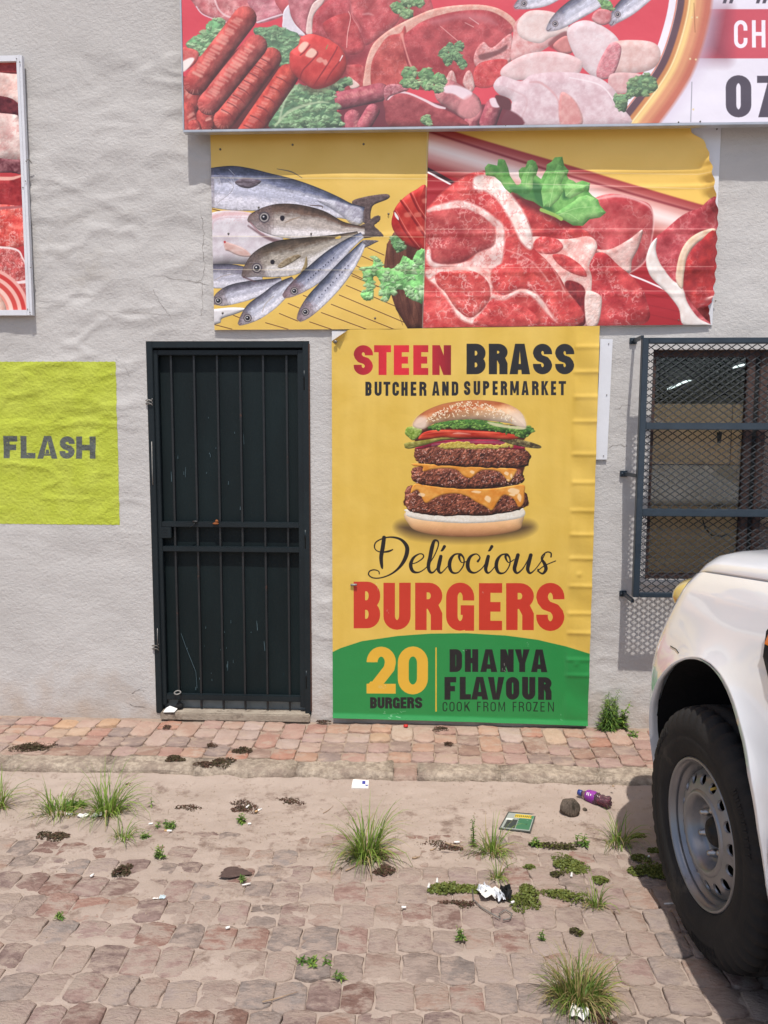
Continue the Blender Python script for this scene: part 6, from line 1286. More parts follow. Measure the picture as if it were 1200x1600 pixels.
mo = a.build('expanded_mesh', pm('mesh_steel', srgb(22, 27, 32), srgb(34, 40, 46), 6, .6, spec=.3), gg)
so_ = mo.modifiers.new('thick', 'SOLIDIFY'); so_.thickness = .0012
for py, px in ((533, 988), (740, 973), (927, 972)):
    z = Z_(py, px, WALL); xw = X_(px, py, WALL)
    a = MB(); a.box((xw-.016, WALL-.012, z-.016), (xw+.022, WALL+.0, z+.016), bev=.002); a.bar((xw+.008, WALL-.006, z), (gx0+.004, YR+.02, z-.002), .014, .018); a.ball((xw-.006, WALL-.014, z), .006); a.build('wall_bracket', M_gr, gg)
for py in (660, 860):
    z = Z_(py, 1000, WALL); a = MB(); a.bar((gx1+.03, WALL, z), (gx1-.01, YR+.02, z), .014, .018); a.build('wall_bracket', M_gr, gg)
# ---------------------------------------------------------------------------
# white pickup, nose towards the wall
# ---------------------------------------------------------------------------
M_paint = pm('white_paint', (.83, .85, .88, 1), (.85, .87, .90, 1), 1.5, .28, spec=.5, coat=1.)
M_rubber = pm('tyre_rubber', srgb(34, 33, 33), srgb(48, 46, 45), 7, .85, .5, 80, spec=.25, dirt=srgb(74, 68, 62), dscale=5, dth=.58, bdist=.003)
M_rim = pm('rim_silver', srgb(128, 129, 132), srgb(146, 146, 149), 5, .36, .08, 60, metallic=.6, spec=.5, dirt=srgb(100, 92, 84), dscale=3, dth=.62)
M_black = pm('black_plastic', srgb(20, 20, 21), srgb(30, 30, 31), 12, .55, .2, 90, spec=.35)
M_liner = pm('arch_liner', srgb(14, 15, 18), srgb(22, 23, 26), 9, .8, .3, 40, spec=.2)
M_chrome = pm('lug_metal', srgb(150, 146, 142), srgb(180, 176, 172), 10, .3, metallic=.9)
m, nt, b = nodes('amber_lens'); b.inputs['Base Color'].default_value = srgb(214, 98, 18); b.inputs['Roughness'].default_value = .15; b.inputs['Coat Weight'].default_value = 1; M_amber = m
m, nt, b = nodes('lamp_lens'); b.inputs['Base Color'].default_value = srgb(196, 176, 112); b.inputs['Roughness'].default_value = .12; b.inputs['Coat Weight'].default_value = 1; M_lens = m
m, nt, b = nodes('tinted_glass'); b.inputs['Base Color'].default_value = (.012, .014, .016, 1); b.inputs['Roughness'].default_value = .03; b.inputs['Coat Weight'].default_value = 1; M_tint = m
XS, XC = .872, 1.797; YA, ZA, RA = 2.275, .435, .478; YA2 = YA-3.22      # side plane, centre line, arch centres
WZ_ = .375                                     # wheel centre height
gt = empty('pickup_truck', (XC, .6, 0), 'white pickup truck at the right edge with silver steel wheels, parked nose to the wall', 'truck')
_sz = [.26, .34, .5, .62, .74, .83, .91, 1.0, 1.06, 1.10, 1.125]; _si = [.085, .045, .018, .006, .006, .020, .044, .078, .104, .130, .152]
_hz = [.160, .182, .22, .28, .40, .65, .925]; _hh = [1.132, 1.160, 1.188, 1.203, 1.213, 1.230, 1.238]
def drop(y): return float(np.interp(y, [2.70, 2.9, 3.06], [0, .03, .085]))
def rise(y): return np.interp(y, [1.3, 2.7, 3.2], [.17, 0, -.05])
def nose(y, z):                                # plan curve of the front corner
    t = max(0., y-2.70)/.46; return (.30+.10*max(0, min(1, (z-.7)/.4)))*t**2.2
def inset(y, z):
    zz = z-(rise(y)-drop(y))*max(0, min(1, (z-.8)/.35)); v = float(np.interp(zz, _sz, _si))
    for ya in (YA, YA2):                       # flares round the arches
        d = math.hypot(y-ya, z-ZA)-RA
        if z > .2: v -= .020*math.exp(-max(d, 0)/.055)*(1 if d > -.03 else 0)
    return v+nose(y, z)
def arch_low(y, base):
    for ya in (YA, YA2):
        if abs(y-ya) < RA: return max(base, ZA+math.sqrt(max(RA**2-(y-ya)**2, 0)))
    return base
def ys_for(y0, y1):
    out = {round(y0, 4), round(y1, 4)}
    out |= {round(v, 4) for v in np.arange(y0, y1, .05)}
    for ya in (YA, YA2):
        for t in np.linspace(0, math.pi, 46):
            v = ya+RA*math.cos(t)
            if y0 < v < y1: out.add(round(v, 4))
    return sorted(out)
def side_panel(y0, y1, name, parent, ztop=None, n=26):
    for sgn in (1, -1):
        V, F = [], []; Y_ = ys_for(y0, y1)
        for y in Y_:
            base = .30 if y < 2.7 else .30+.0*(y-2.7); lo = arch_low(y, base); hi = (1.125+rise(y)-drop(y)) if ztop is None else ztop(y)
            for k in range(n+1):
                t = k/n; z = lo+(hi-lo)*(t if t > 0 else 0); x = XS+inset(y, z); V.append((x if sgn > 0 else 2*XC-x, y, z))
            z = lo; x = XS+inset(y, lo); V.append(((x+.018) if sgn > 0 else 2*XC-x-.018, y, lo+.004)); V.append(((x+.03) if sgn > 0 else 2*XC-x-.03, y, lo+.02))
        m_ = n+3
        for i in range(len(Y_)-1):
            for k in range(n): q = (i*m_+k, i*m_+k+1, (i+1)*m_+k+1, (i+1)*m_+k); F.append(q if sgn > 0 else q[::-1])
            for k0, k1 in ((n+1, 0), (n+2, n+1)): q = (i*m_+k0, i*m_+k1, (i+1)*m_+k1, (i+1)*m_+k0); F.append(q if sgn > 0 else q[::-1])
        a = MB(); a.add(V, F); o = a.build(name, M_paint, parent, True)
side_panel(1.47, 3.06, 'fender', gt)
# bonnet: from one shut line to the other, a finger's gap inside the fenders
V, F = [], []; Yb = list(np.arange(1.42, 2.98, .06))+[2.98, 3.02]; prof = [(.1605, 1.112), (.1605, 1.128)]+list(zip(_hz, _hh))
full = [(i_, h) for i_, h in prof]+[(2*.925-i_, h) for i_, h in prof[::-1][1:]]
for y in Yb:
    dn = drop(y)
    for i_, h in full:
        s = 1 if i_ < .925 else -1; nx_ = nose(y, 1)*s*min(1, abs(.925-i_)/.7); V.append((XS+i_+nx_, y, h+float(rise(y))-float(dn)))
m_ = len(full)
for i in range(len(Yb)-1):
    for k in range(m_-1): F.append((i*m_+k, i*m_+k+1, (i+1)*m_+k+1, (i+1)*m_+k))
a = MB(); a.add(V, F); a.build('bonnet', M_paint, gt, True)
for s in (1, -1):                              # dark channel under the shut line
    P = [((XS+.159+nose(y, 1)) if s > 0 else 2*XC-XS-.159-nose(y, 1), y, 1.1165+float(rise(y))-drop(y)) for y in Yb]; a = MB(); a.tube(P, .007, 6); a.build('shut_line_gap', M_black, gt)
# front end
V, F = [], []; xs_ = np.linspace(-1, 1, 33); zz_ = [.30, .42, .55, .62, .70, .82, .90, .96, 1.0]
for x in xs_:
    for z in zz_:
        e = (.925-nose(3.0, z)-.03); V.append((XC+x*e*(.985 if z > .62 else 1.0), 3.04+.14*(1-abs(x)**3.2)+(.06 if z < .62 else 0)-.30*max(0, z-.8)-(.05 if z < .35 else 0), z))
n = len(zz_)
for i in range(32):
    for k in range(n-1): F.append((i*n+k, (i+1)*n+k, (i+1)*n+k+1, i*n+k+1))
a = MB(); a.add(V, F); a.build('front_bumper', M_paint, gt, True)
a = MB()
for k in range(4): a.box((XC-.52, 3.16, .70+k*.085), (XC+.52, 3.215-.008*k, .745+k*.085), bev=.01)
a.box((XC-.42, 3.2, .42), (XC+.42, 3.26, .56), bev=.01); a.build('grille', M_black, gt)
for s in (1, -1):
    cx = XS+.272 if s > 0 else 2*XC-XS-.272; V = []
    a = MB(); a.ball((cx, 2.955, .975), .16, (.82, .95, .52), 24); a.build('headlight', M_lens, gt, True)
# cab, doors, bed
side_panel(-.62, 1.465, 'door_panel', gt, lambda y: 1.27+.0*y)
side_panel(-2.20, -.64, 'bed_side', gt, lambda y: 1.30)
for y_ in (.42,):
    for s in (1, -1):
        a = MB(); x = XS+.006 if s > 0 else 2*XC-XS-.006; a.box((x-.003, y_-.004, .34), (x+.003, y_+.004, 1.26)); a.build('door_gap', M_black, gt)
for y_ in (.56, -.42):
    for s in (1, -1):
        a = MB(); x = XS-.012 if s > 0 else 2*XC-XS+.012; a.box((x-.014, y_, 1.08), (x+.014, y_+.17, 1.105), bev=.008); a.build('door_handle', M_paint, gt)
roof = [(.16, 1.30, 1.43), (.26, 1.63, .86), (.34, 1.74, .58)]
def cab_ring(z): 
    t = (z-1.27)/(1.74-1.27); return (XS+.03+.17*t, 2*XC-XS-.03-.17*t, 1.44-.86*t, -.60+.16*t)
V, F = [], []
levels = (1.265, 1.34, 1.66, 1.74, 1.785)
for z in levels:
    xa, xb, yf, yr = cab_ring(min(z, 1.74)); 
    if z > 1.76: xa += .1; xb -= .1; yf -= .12; yr += .1
    V += [(xa, yr, z), (xb, yr, z), (xb, yf-.05, z), (xb-.08, yf, z), (xa+.08, yf, z), (xa, yf-.05, z)]
for k, mt in ((0, M_paint), (2, M_paint), (3, M_paint)):
    a = MB(); F = [(k*6+i, k*6+(i+1) % 6, (k+1)*6+(i+1) % 6, (k+1)*6+i) for i in range(6)]
    if k == 3: F.append(tuple(range(24, 30)))
    a.add(V[k*6:k*6+12], [tuple(i-k*6 for i in q) for q in F]); a.build('cab_shell' if k == 0 else 'roof', mt, gt)
a = MB(); a.add(V[6:18], [(i, (i+1) % 6, 6+(i+1) % 6, 6+i) for i in range(6)]); a.build('window_glass', M_tint, gt)
for s in (1, -1):
    a = MB()
    for yy in (.42,):
        za, zb_ = 1.30, 1.70
        xa = XS+.036 if s > 0 else 2*XC-XS-.036; xb = XS+.185 if s > 0 else 2*XC-XS-.185; a.bar((xa, yy, za), (xb, yy-.02, zb_), .012, .09, up=(0, 1, 0))
    a.build('pillar', M_black, gt)
    a = MB(); xm = XS-.12 if s > 0 else 2*XC-XS+.12; a.box((xm-.10, 1.16, 1.16), (xm+.10, 1.27, 1.34), bev=.04); a.bar((xm+(.08 if s > 0 else -.08), 1.2, 1.2), (XS+.02 if s > 0 else 2*XC-XS-.02, 1.15, 1.2), .04); a.build('mirror', M_black, gt, True)
a = MB(); a.box((XS+.06, -2.16, .78), (2*XC-XS-.06, -.66, .80)); a.box((XS+.03, -2.20, .55), (2*XC-XS-.03, -2.15, 1.29), bev=.01); a.box((XS+.03, -.66, .5), (2*XC-XS-.03, -.62, 1.29)); a.build('load_bed', M_paint, gt)
a = MB(); a.box((XS+.1, -2.34, .52), (2*XC-XS-.1, -2.22, .66), bev=.03); a.build('rear_bumper', M_black, gt)
a = MB(); a.box((XS+.10, -2.1, .34), (2*XC-XS-.10, 3.0, .56)); a.build('underbody', M_liner, gt)
for ya in (YA, YA2):
    for s in (1, -1):
        a = MB(); V, F = [], []
        for i in range(25):
            t = math.pi*(-.12+1.24*i/24)
            for d in (.02, .34): V.append((XS+d if s > 0 else 2*XC-XS-d, ya+(RA+.006)*math.cos(t), ZA+(RA+.006)*math.sin(t)))
        for i in range(24): F.append((2*i, 2*i+1, 2*i+3, 2*i+2))
        V.append((XS+.34 if s > 0 else 2*XC-XS-.34, ya, ZA)); c = len(V)-1
        for i in range(24): F.append((2*i+1, c, 2*i+3))
        a.add(V, F); a.build('arch_liner', M_liner, gt, True)
# fender joint line at the front of the arch
a = MB(); P = []
for px, py in ((1031, 1009), (1040, 1014), (1046, 1020)):
    p = on_x(px, py, XS-.01); P.append(Vector((XS+inset(p.y, p.z)-.001, p.y, p.z)))
a.tube(P, .0016, 5); a.build('panel_joint', M_black, gt)
# side vent with its amber marker
def on_side(y, z, off): return (XS+inset(y, z)-off, y, z)
a = MB(); sv = [(2.045, 1.085), (2.02, 1.125), (1.96, 1.155), (1.65, 1.19), (1.62, 1.16), (1.68, 1.04), (1.82, .95), (1.93, .97), (2.01, 1.02)]
cen = (sum(p[0] for p in sv)/9, sum(p[1] for p in sv)/9); V = [on_side(y, z, -.001) for y, z in sv]+[on_side(cen[0]+(y-cen[0])*.96, cen[1]+(z-cen[1])*.94, .012) for y, z in sv]+[on_side(cen[0]+(y-cen[0])*.86, cen[1]+(z-cen[1])*.8, .006) for y, z in sv]+[on_side(*cen, .006)]
F = [(i, (i+1) % 9, 9+(i+1) % 9, 9+i) for i in range(9)]+[(9+i, 9+(i+1) % 9, 18+(i+1) % 9, 18+i) for i in range(9)]+[(18+i, 18+(i+1) % 9, 27) for i in range(9)]
a.add(V, [q[::-1] for q in F]); vent = a.build('side_vent', M_black, gt)
a = MB(); V = [on_side(y, z, o_) for o_ in (.008, .020) for y, z in ((2.005, 1.058), (2.005, 1.088), (1.80, 1.115), (1.80, 1.07))]
a.add(V, [(0, 1, 5, 4), (1, 2, 6, 5), (2, 3, 7, 6), (3, 0, 4, 7), (4, 5, 6, 7)]); a.build('side_marker', M_amber, gt)
# little chip in the paint low on the fender
# ---- wheel, built once
def make_wheel(cx, cy, yaw, side):
    w = bpy.data.objects.new('wheel', None); COL.objects.link(w); w.parent = gt; w.empty_display_size = .1
    w.location = Vector((cx, cy, WZ_))-gt.location; w.rotation_euler = (0, 0, yaw if side > 0 else math.pi+yaw)
    return w
def wheel_meshes():
    out = []; ax = (-1, 0, 0)                  # axis points outward (towards -x)
    R, r0 = .385, .222; a = MB()
    prof = [(-.235, r0), (-.245, .25), (-.25, .31), (-.235, .352), (-.20, .376), (-.17, R-.003), (-.165, R-.012), (-.155, R-.012), (-.15, R), (-.115, R+.001), (-.11, R-.011), (-.10, R-.011), (-.095, R+.002), (-.055, R+.001), (-.05, R-.011), (-.04, R-.011), (-.035, R), (-.012, R-.004), (.004, .372), (.014, .356), (.021, .330), (.024, .300), (.022, .294), (.024, .288), (.022, .262), (.014, .238), (.004, .226), (-.004, r0)]
    N = 240; a.lathe(prof, (0, 0, 0), ax, N)
    for i in range(len(prof)):                 # lateral grooves cut the shoulders into blocks
        if prof[i][1] > .37 or (prof[i][0] > 0 and prof[i][1] > .35):
            for k in range(N):
                if k % 5 in (0, 1) and not (-.1 < prof[i][0] < -.045):
                    v = Vector(a.v[i*N+k]); rad = math.hypot(v.y, v.z); s = (rad-.010)/rad; a.v[i*N+k] = (v.x, v.y*s, v.z*s)
    out.append(('tyre', a.mesh('tyre'), M_rubber, True))
    a = MB()                                   # raised moulding on the sidewall
    for c0, n_ in ((0.4, 7), (2.3, 9), (4.2, 8)):
        for k in range(n_):
            t = c0+k*.062; d = .005
            for t0, t1, ra, rb in ((t, t+.012, .318, .342), (t+.024, t+.036, .318, .342), (t+.012, t+.024, .327, .332)):
                V = [(-.0235+(.0035 if rr_ > .33 else 0)-dd, rr_*math.cos(tt), rr_*math.sin(tt)) for dd in (0, .0016) for tt, rr_ in ((t0, ra), (t1, ra), (t1, rb), (t0, rb))]
                a.add(V, [(4, 5, 6, 7), (0, 1, 5, 4), (1, 2, 6, 5), (2, 3, 7, 6), (3, 0, 4, 7)])
    out.append(('sidewall_moulding', a.mesh('sidewall_moulding'), M_rubber, False))
    a = MB()
    a.lathe([(-.24, .216), (-.10, .200), (-.055, .192), (-.041, .190), (-.034, .196), (-.024, .199), (-.019, .205), (-.013, .206), (-.011, .203), (-.006, .2135), (.004, .2155), (.009, .219), (.009, .2235), (.003, .2265), (-.006, .225)], (0, 0, 0), ax, 96)
    # disc: holed ring, crest, dish
    nh, m_ = 16, 8; ri, ro = .128, .190; pts = lambda r, t, d: (-d, r*math.cos(t), r*math.sin(t))
    dep = lambda r: float(np.interp(r, [.105, .128, .150, .172, .190], [-.004, -.006, -.010, -.018, -.040]))
    for h in range(nh):
        t0, t1 = 2*math.pi*h/nh, 2*math.pi*(h+1)/nh; tc = (t0+t1)/2; q = []
        for k in range(m_): q.append((ri, t0+(t1-t0)*k/m_))
        for k in range(4): q.append((ri+(ro-ri)*k/4, t1))
        for k in range(m_): q.append((ro, t1+(t0-t1)*k/m_))
        for k in range(4): q.append((ro+(ri-ro)*k/4, t0))
        n_ = len(q); V = [pts(r, t, dep(r)) for r, t in q]; hole = []
        for r, t in q:
            a_ = math.atan2((r-.160)/.031*.8, (t-tc)*.160/.031)
            hr, ht = .160+.0165*math.sin(a_), tc+.0175*math.cos(a_)/.160; hole.append((hr, ht))
        V += [pts(r, t, dep(r)) for r, t in hole]+[pts(r, t, dep(r)-.0002) for r, t in hole]+[pts(.160+(r-.160)*.86, tc+(t-tc)*.86, dep(r)-.006) for r, t in hole]
        a.add(V, [(i, (i+1) % n_, n_+(i+1) % n_, n_+i) for i in range(n_)]+[(2*n_+i, 2*n_+(i+1) % n_, 3*n_+(i+1) % n_, 3*n_+i) for i in range(n_)])
    a.lathe([(-.006, .128), (-.001, .124), (.001, .118), (-.001, .112), (-.008, .106), (-.020, .101), (-.040, .096), (-.050, .091), (-.055, .084), (-.056, .072), (-.055, .040)], (0, 0, 0), ax, 72)
    out.append(('rim', a.mesh('rim'), M_rim, True))
    a = MB(); a.lathe([(-.12, .001), (-.12, .19), (-.05, .188)], (0, 0, 0), ax, 40); a.lathe([(-.058, .046), (-.046, .046), (-.038, .042), (-.030, .036), (-.028, .022), (-.022, .020), (-.020, .001)], (0, 0, 0), ax, 32); out.append(('hub', a.mesh('hub'), M_black, True))
    for k in range(6):
        t = 2*math.pi*(k+.5)/6; c = (.056, .0695*math.cos(t), .0695*math.sin(t)); a = MB(); a.lathe([(-.002, .0135), (.016, .0130), (.018, .0105), (.028, .0095), (.033, .006), (.034, .0005)], c, ax, 12); out.append(('wheel_nut', a.mesh('wheel_nut'), M_chrome, True))
    a = MB(); a.tube([(.01, .195*math.cos(1.95), .195*math.sin(1.95)), (-.012, .186*math.cos(1.95), .186*math.sin(1.95))], .004, 8); out.append(('valve', a.mesh('valve'), pm('valve_cap', srgb(170, 140, 60), srgb(190, 160, 80), 5), True))
    return out
WM = wheel_meshes()
for cx, cy, yaw, side in ((.897, YA+.012, .085, 1), (2*XC-.897, YA, .085, -1), (.905, YA2, 0, 1), (2*XC-.905, YA2, 0, -1)):
    w_ = make_wheel(cx, cy, yaw, side)
    for nm, me, mt, sm in WM:
        o = link(nm, me, mt, w_, sm)
        if nm == 'sidewall_moulding': tag(o, kind='stuff')
# ---------------------------------------------------------------------------
# plants, moss, litter
# ---------------------------------------------------------------------------
def leafmat(name, c0, c1, trans=.35):
    m = pm(name, c0, c1, 25, .55, spec=.35); b = m.node_tree.nodes['Principled BSDF']; b.inputs['Subsurface Weight'].default_value = 0
    nt = m.node_tree; t = nt.nodes.new('ShaderNodeBsdfTranslucent'); mx = nt.nodes.new('ShaderNodeMixShader'); mx.inputs[0].default_value = trans
    nt.links.new(nt.nodes['Color Ramp'].outputs[0], t.inputs[0]); nt.links.new(b.outputs[0], mx.inputs[1]); nt.links.new(t.outputs[0], mx.inputs[2]); nt.links.new(mx.outputs[0], nt.nodes['Material Output'].inputs[0]); return m
M_g1 = leafmat('grass_green', srgb(104, 134, 48), srgb(146, 168, 78)); M_g2 = leafmat('grass_dark', srgb(76, 102, 40), srgb(108, 132, 58)); M_g3 = leafmat('grass_straw', srgb(150, 134, 88), srgb(176, 160, 112)); M_g4 = leafmat('leaf_green', srgb(66, 98, 40), srgb(104, 136, 62))
M_moss = pm('moss', srgb(66, 74, 34), srgb(104, 108, 52), 60, .95, .6, 90, spec=.1); M_dry = pm('dry_leaf', srgb(66, 48, 41), srgb(104, 78, 66), 50, .95, .5, 90, spec=.1); M_dryg = pm('dry_moss', srgb(56, 50, 38), srgb(86, 78, 56), 60, .95, .6, 90, spec=.1)
def ground(px, py):
    p = on_z(px, py, -.05)
    for _ in range(6): p = on_z(px, py, floor_z(p.x, p.y)+(.004 if p.y < KERB0 else .002))
    return p
def blade(a, base, az, lean, L, w, mi, rr, curl=1.):
    P = []; n = 5; d = Vector((math.cos(az), math.sin(az), 0)); s = Vector((-math.sin(az), math.cos(az), 0)); V = []; x = z = 0; th = math.pi/2-lean*.35
    for k in range(n+1):
        t = k/n; c = base+d*x+Vector((0, 0, z)); ww = w*(1-t**1.6)*.5+.0001; V += [c-s*ww, c+s*ww+Vector((0, 0, ww*.4))]
        x += math.cos(th)*L/n; z += math.sin(th)*L/n; th -= lean*curl*.42*(.6+t)
        if base.z+z < floor_z(c.x, c.y)+.004: z = floor_z(c.x, c.y)+.004-base.z
    a.add(V, [(2*k, 2*k+1, 2*k+3, 2*k+2) for k in range(n)], mi)
def tuft(px, py, n, L, spread, seed, label, straw=.16, dark=.25, w=.0042, dx=1., lean=(.5, 1.9), thatch=20):
    n = int(n*1.05); L *= .84; rr = random.Random(seed); b = ground(px, py); g = empty('grass_tuft', b, label, 'grass tuft', 'grass tufts growing in the gutter and road'); A = [MB(), MB()]
    for k in range(n):
        r_ = spread*math.sqrt(rr.random()); t = rr.random()*6.283; bb = b+Vector((r_*math.cos(t)*dx, r_*math.sin(t)*.7, -.004)); q = rr.random(); mi = 2 if q < straw else (1 if q < straw+dark else 0)
        blade(A[0], bb, t+rr.gauss(0, .5), rr.uniform(*lean)*(.35 if rr.random() < .16 else 1), L*rr.uniform(.4, 1.15), w*rr.uniform(.6, 1.2), mi, rr)
    A[0].build('blades', [M_g1, M_g2, M_g3], g, True)
    for k in range(int(n*.5)+thatch):
        r_ = spread*1.5*math.sqrt(rr.random()); t = rr.random()*6.283; bb = b+Vector((r_*math.cos(t)*dx, r_*math.sin(t)*.7, -.002)); blade(A[1], bb, t+rr.gauss(0, .8), rr.uniform(1.5, 2.4), L*rr.uniform(.15, .4), w*rr.uniform(.5, .9), rr.choice((1, 2, 2, 0)), rr)
    A[1].build('dry_base', [M_g1, M_g2, M_g3], g, True); return g
tuft(-4, 1262, 46, .30, .03, 1, 'grass tuft cut by the left edge of the picture beside the gutter', w=.005)
tuft(92, 1272, 80, .22, .055, 2, 'grass tuft left of the tallest one in the left gutter', dx=1.3, w=.005)
tuft(168, 1272, 120, .30, .05, 3, 'tall bright grass tuft at the left of the gutter, tallest of all', straw=.05, w=.005)
tuft(190, 1312, 36, .15, .03, 4, 'small grass tuft just below the tallest one on the left', w=.004)
tuft(572, 1338, 150, .30, .05, 5, 'wide spiky grass tuft below the crumpled white packet, in front of the poster', w=.0048, lean=(.5, 2.0), thatch=90)
tuft(768, 1332, 60, .21, .035, 6, 'grass tuft with long blades reaching over the flattened card', w=.0045)
tuft(776, 1372, 24, .12, .02, 7, 'small yellowish grass sprig below the tuft by the flattened card', straw=.3)
tuft(968, 1318, 56, .21, .035, 8, 'grass tuft in the gutter closest to the truck wheel', w=.004)
tuft(928, 1415, 40, .13, .025, 9, 'small thin grass tuft on the paving below the one near the wheel', w=.0035)
tuft(905, 1562, 300, .19, .060, 10, 'large half dry grass clump at the bottom edge of the picture', straw=.42, dark=.38, w=.0034, lean=(.3, 1.9), thatch=220)
tuft(502, 1350, 0, .1, .01, 11, '', 0) if False else None
def leafy(px, py, H, n, seed, label, cat='weed', L=.022, w=.35, spread=.02, stems=3, mats=None, tip=0., down=.4, group='leafy weeds between the stones', name='weed'):
    """stems with small pointed leaves set round them"""
    rr = random.Random(seed); b = ground(px, py); g = empty(name, b, label, cat, group); S, A = MB(), MB()
    for s in range(stems):
        t = rr.random()*6.283; lean = rr.uniform(0, .35); h = H*rr.uniform(.6, 1.); o = b+Vector((rr.gauss(0, spread), rr.gauss(0, spread*.5), 0)); P = [o+Vector((math.cos(t)*lean*h*q*q, math.sin(t)*lean*h*q*q*.6, h*q)) for q in (0, .3, .6, 1)]
        S.tube(P, [.0022, .0018, .0014, .0006], 5)
        for k in range(n):
            q = (k+rr.random())/n; p = P[0].lerp(P[3], q) if q > .95 else P[int(q*3)].lerp(P[int(q*3)+1], q*3-int(q*3)); az = k*2.4+rr.random(); l = L*(1.15-.6*q)*rr.uniform(.7, 1.2)
            d = Vector((math.cos(az), math.sin(az), rr.uniform(-down, .7))).normalized(); sd_ = d.cross(Vector((0, 0, 1))).normalized()*l*w*.5
            V = [p, p+d*l*.4+sd_, p+d*l*.45+Vector((0, 0, .002)), p+d*l*.4-sd_, p+d*l+Vector((0, 0, -l*.15))]; A.add(V, [(0, 1, 2), (0, 2, 3), (1, 4, 2), (2, 4, 3)], rr.choice((0, 0, 1)))
    S.build('stem', M_g2, g); A.build('leaves', mats or [M_g4, M_g1], g, True); return g
leafy(949, 1140, .235, 60, 21, 'tall feathery weed growing against the wall right of the burger poster', L=.055, w=.13, stems=7, spread=.020, down=.6)
leafy(968, 1138, .17, 22, 22, 'broad leaved weed beside the feathery one against the wall', L=.045, w=.4, stems=5, spread=.02)
leafy(989, 1150, .03, 10, 23, 'tiny flat green seedling on the bricks near the truck, below the wall weeds', L=.035, w=.4, stems=3, spread=.012)
leafy(738, 1322, .19, 26, 24, 'upright weed stalk left of the grass by the flattened card', L=.022, w=.3, stems=2, spread=.006)
leafy(247, 1340, .05, 12, 25, 'small upright green weed alone on the left paving', L=.022, stems=5, spread=.01)
leafy(262, 1292, .03, 9, 26, 'low green weed between the left grass and the dry brown clump', L=.02, stems=10, spread=.022)
leafy(376, 1286, .045, 9, 27, 'small yellow green weed under the line of dry brown leaves', L=.026, stems=5, spread=.008)
leafy(236, 1262, .06, 8, 28, 'single thin seedling right of the tall left grass', L=.022, stems=1, spread=.001)
leafy(225, 1312, .03, 9, 29, 'low weed trailing below the small left grass tuft', L=.02, stems=6, spread=.016)
leafy(92, 1434, .022, 9, 30, 'small bright green weed on the lower left paving', L=.018, stems=4, spread=.010)
leafy(488, 1504, .025, 9, 31, 'small green weed with a dead leaf in the lower middle paving', L=.024, stems=5, spread=.014)
leafy(528, 1528, .022, 9, 32, 'tiny green weed just right of and below the one with a dead leaf', L=.02, stems=4, spread=.010)
leafy(719, 1470, .05, 12, 33, 'small dark weed standing below the torn wrapper', L=.02, stems=3, spread=.008)
leafy(843, 1468, .035, 9, 34, 'wispy weed on the paving right of the one below the wrapper', L=.016, stems=3, spread=.008)
leafy(910, 1322, .05, 9, 35, 'yellow green weed between the moss and the grass near the wheel', L=.032, stems=4, spread=.014)
leafy(832, 1322, .04, 9, 36, 'small weed right of the grass that leans over the card', L=.028, stems=3, spread=.012)
leafy(378, 1376, .03, 8, 37, 'tiny weed beside the dark damp stain on the paving', L=.018, stems=3, spread=.006)
leafy(110, 1264, .03, 14, 38, 'spreading flat weed at the foot of the second left grass tuft', L=.05, w=.3, stems=7, spread=.03, down=.1)
# ---- cushions of moss and little heaps of dry leaves
def heap(px, py, rx, ry, n, seed, name, label, cat, mats, h=.012, l=.010, group=None, wts=(0, 0, 1)):
    rr = random.Random(seed); b = ground(px, py); g = empty(name, b, label, cat, group); a = MB(); k_ = .00085*(b-Vector(CAM)).length
    rx *= k_; ry *= k_*1.9; lob = [(rr.uniform(-.6, .6), rr.uniform(-.6, .6), rr.uniform(.3, .6)) for _ in range(6)]
    for k in range(int(n*1.9)):
        q = rr.choice(lob); t = rr.random()*6.283; s = math.sqrt(rr.random())*q[2]; u, v = q[0]+s*math.cos(t), q[1]+s*math.sin(t)
        e = max(0, 1-(u*u+v*v)); x, y = b.x+u*rx, b.y+v*ry; z = floor_z(x, y)+.003+h*e*rr.random(); ll = l*rr.uniform(.6, 1.35); n_ = Vector((rr.gauss(0, .5), rr.gauss(0, .5), 1)).normalized(); az = rr.random()*6.283
        d = Vector((math.cos(az), math.sin(az), 0)); d = (d-n_*d.dot(n_)).normalized(); s_ = n_.cross(d)*ll*.35; p = Vector((x, y, z))
        a.add([p-d*ll*.5, p+s_, p+d*ll*.5, p-s_+n_*ll*.15], [(0, 1, 2), (0, 2, 3)], rr.choice(wts))
    a.build('leaflets', mats, g); return g
MO = [M_moss, leafmat('moss_light', srgb(86, 100, 44), srgb(124, 134, 70), .2)]; DR = [M_dry, M_dryg]; mg, dg = 'patches of creeping moss in the joints', 'heaps of dry brown leaf litter'
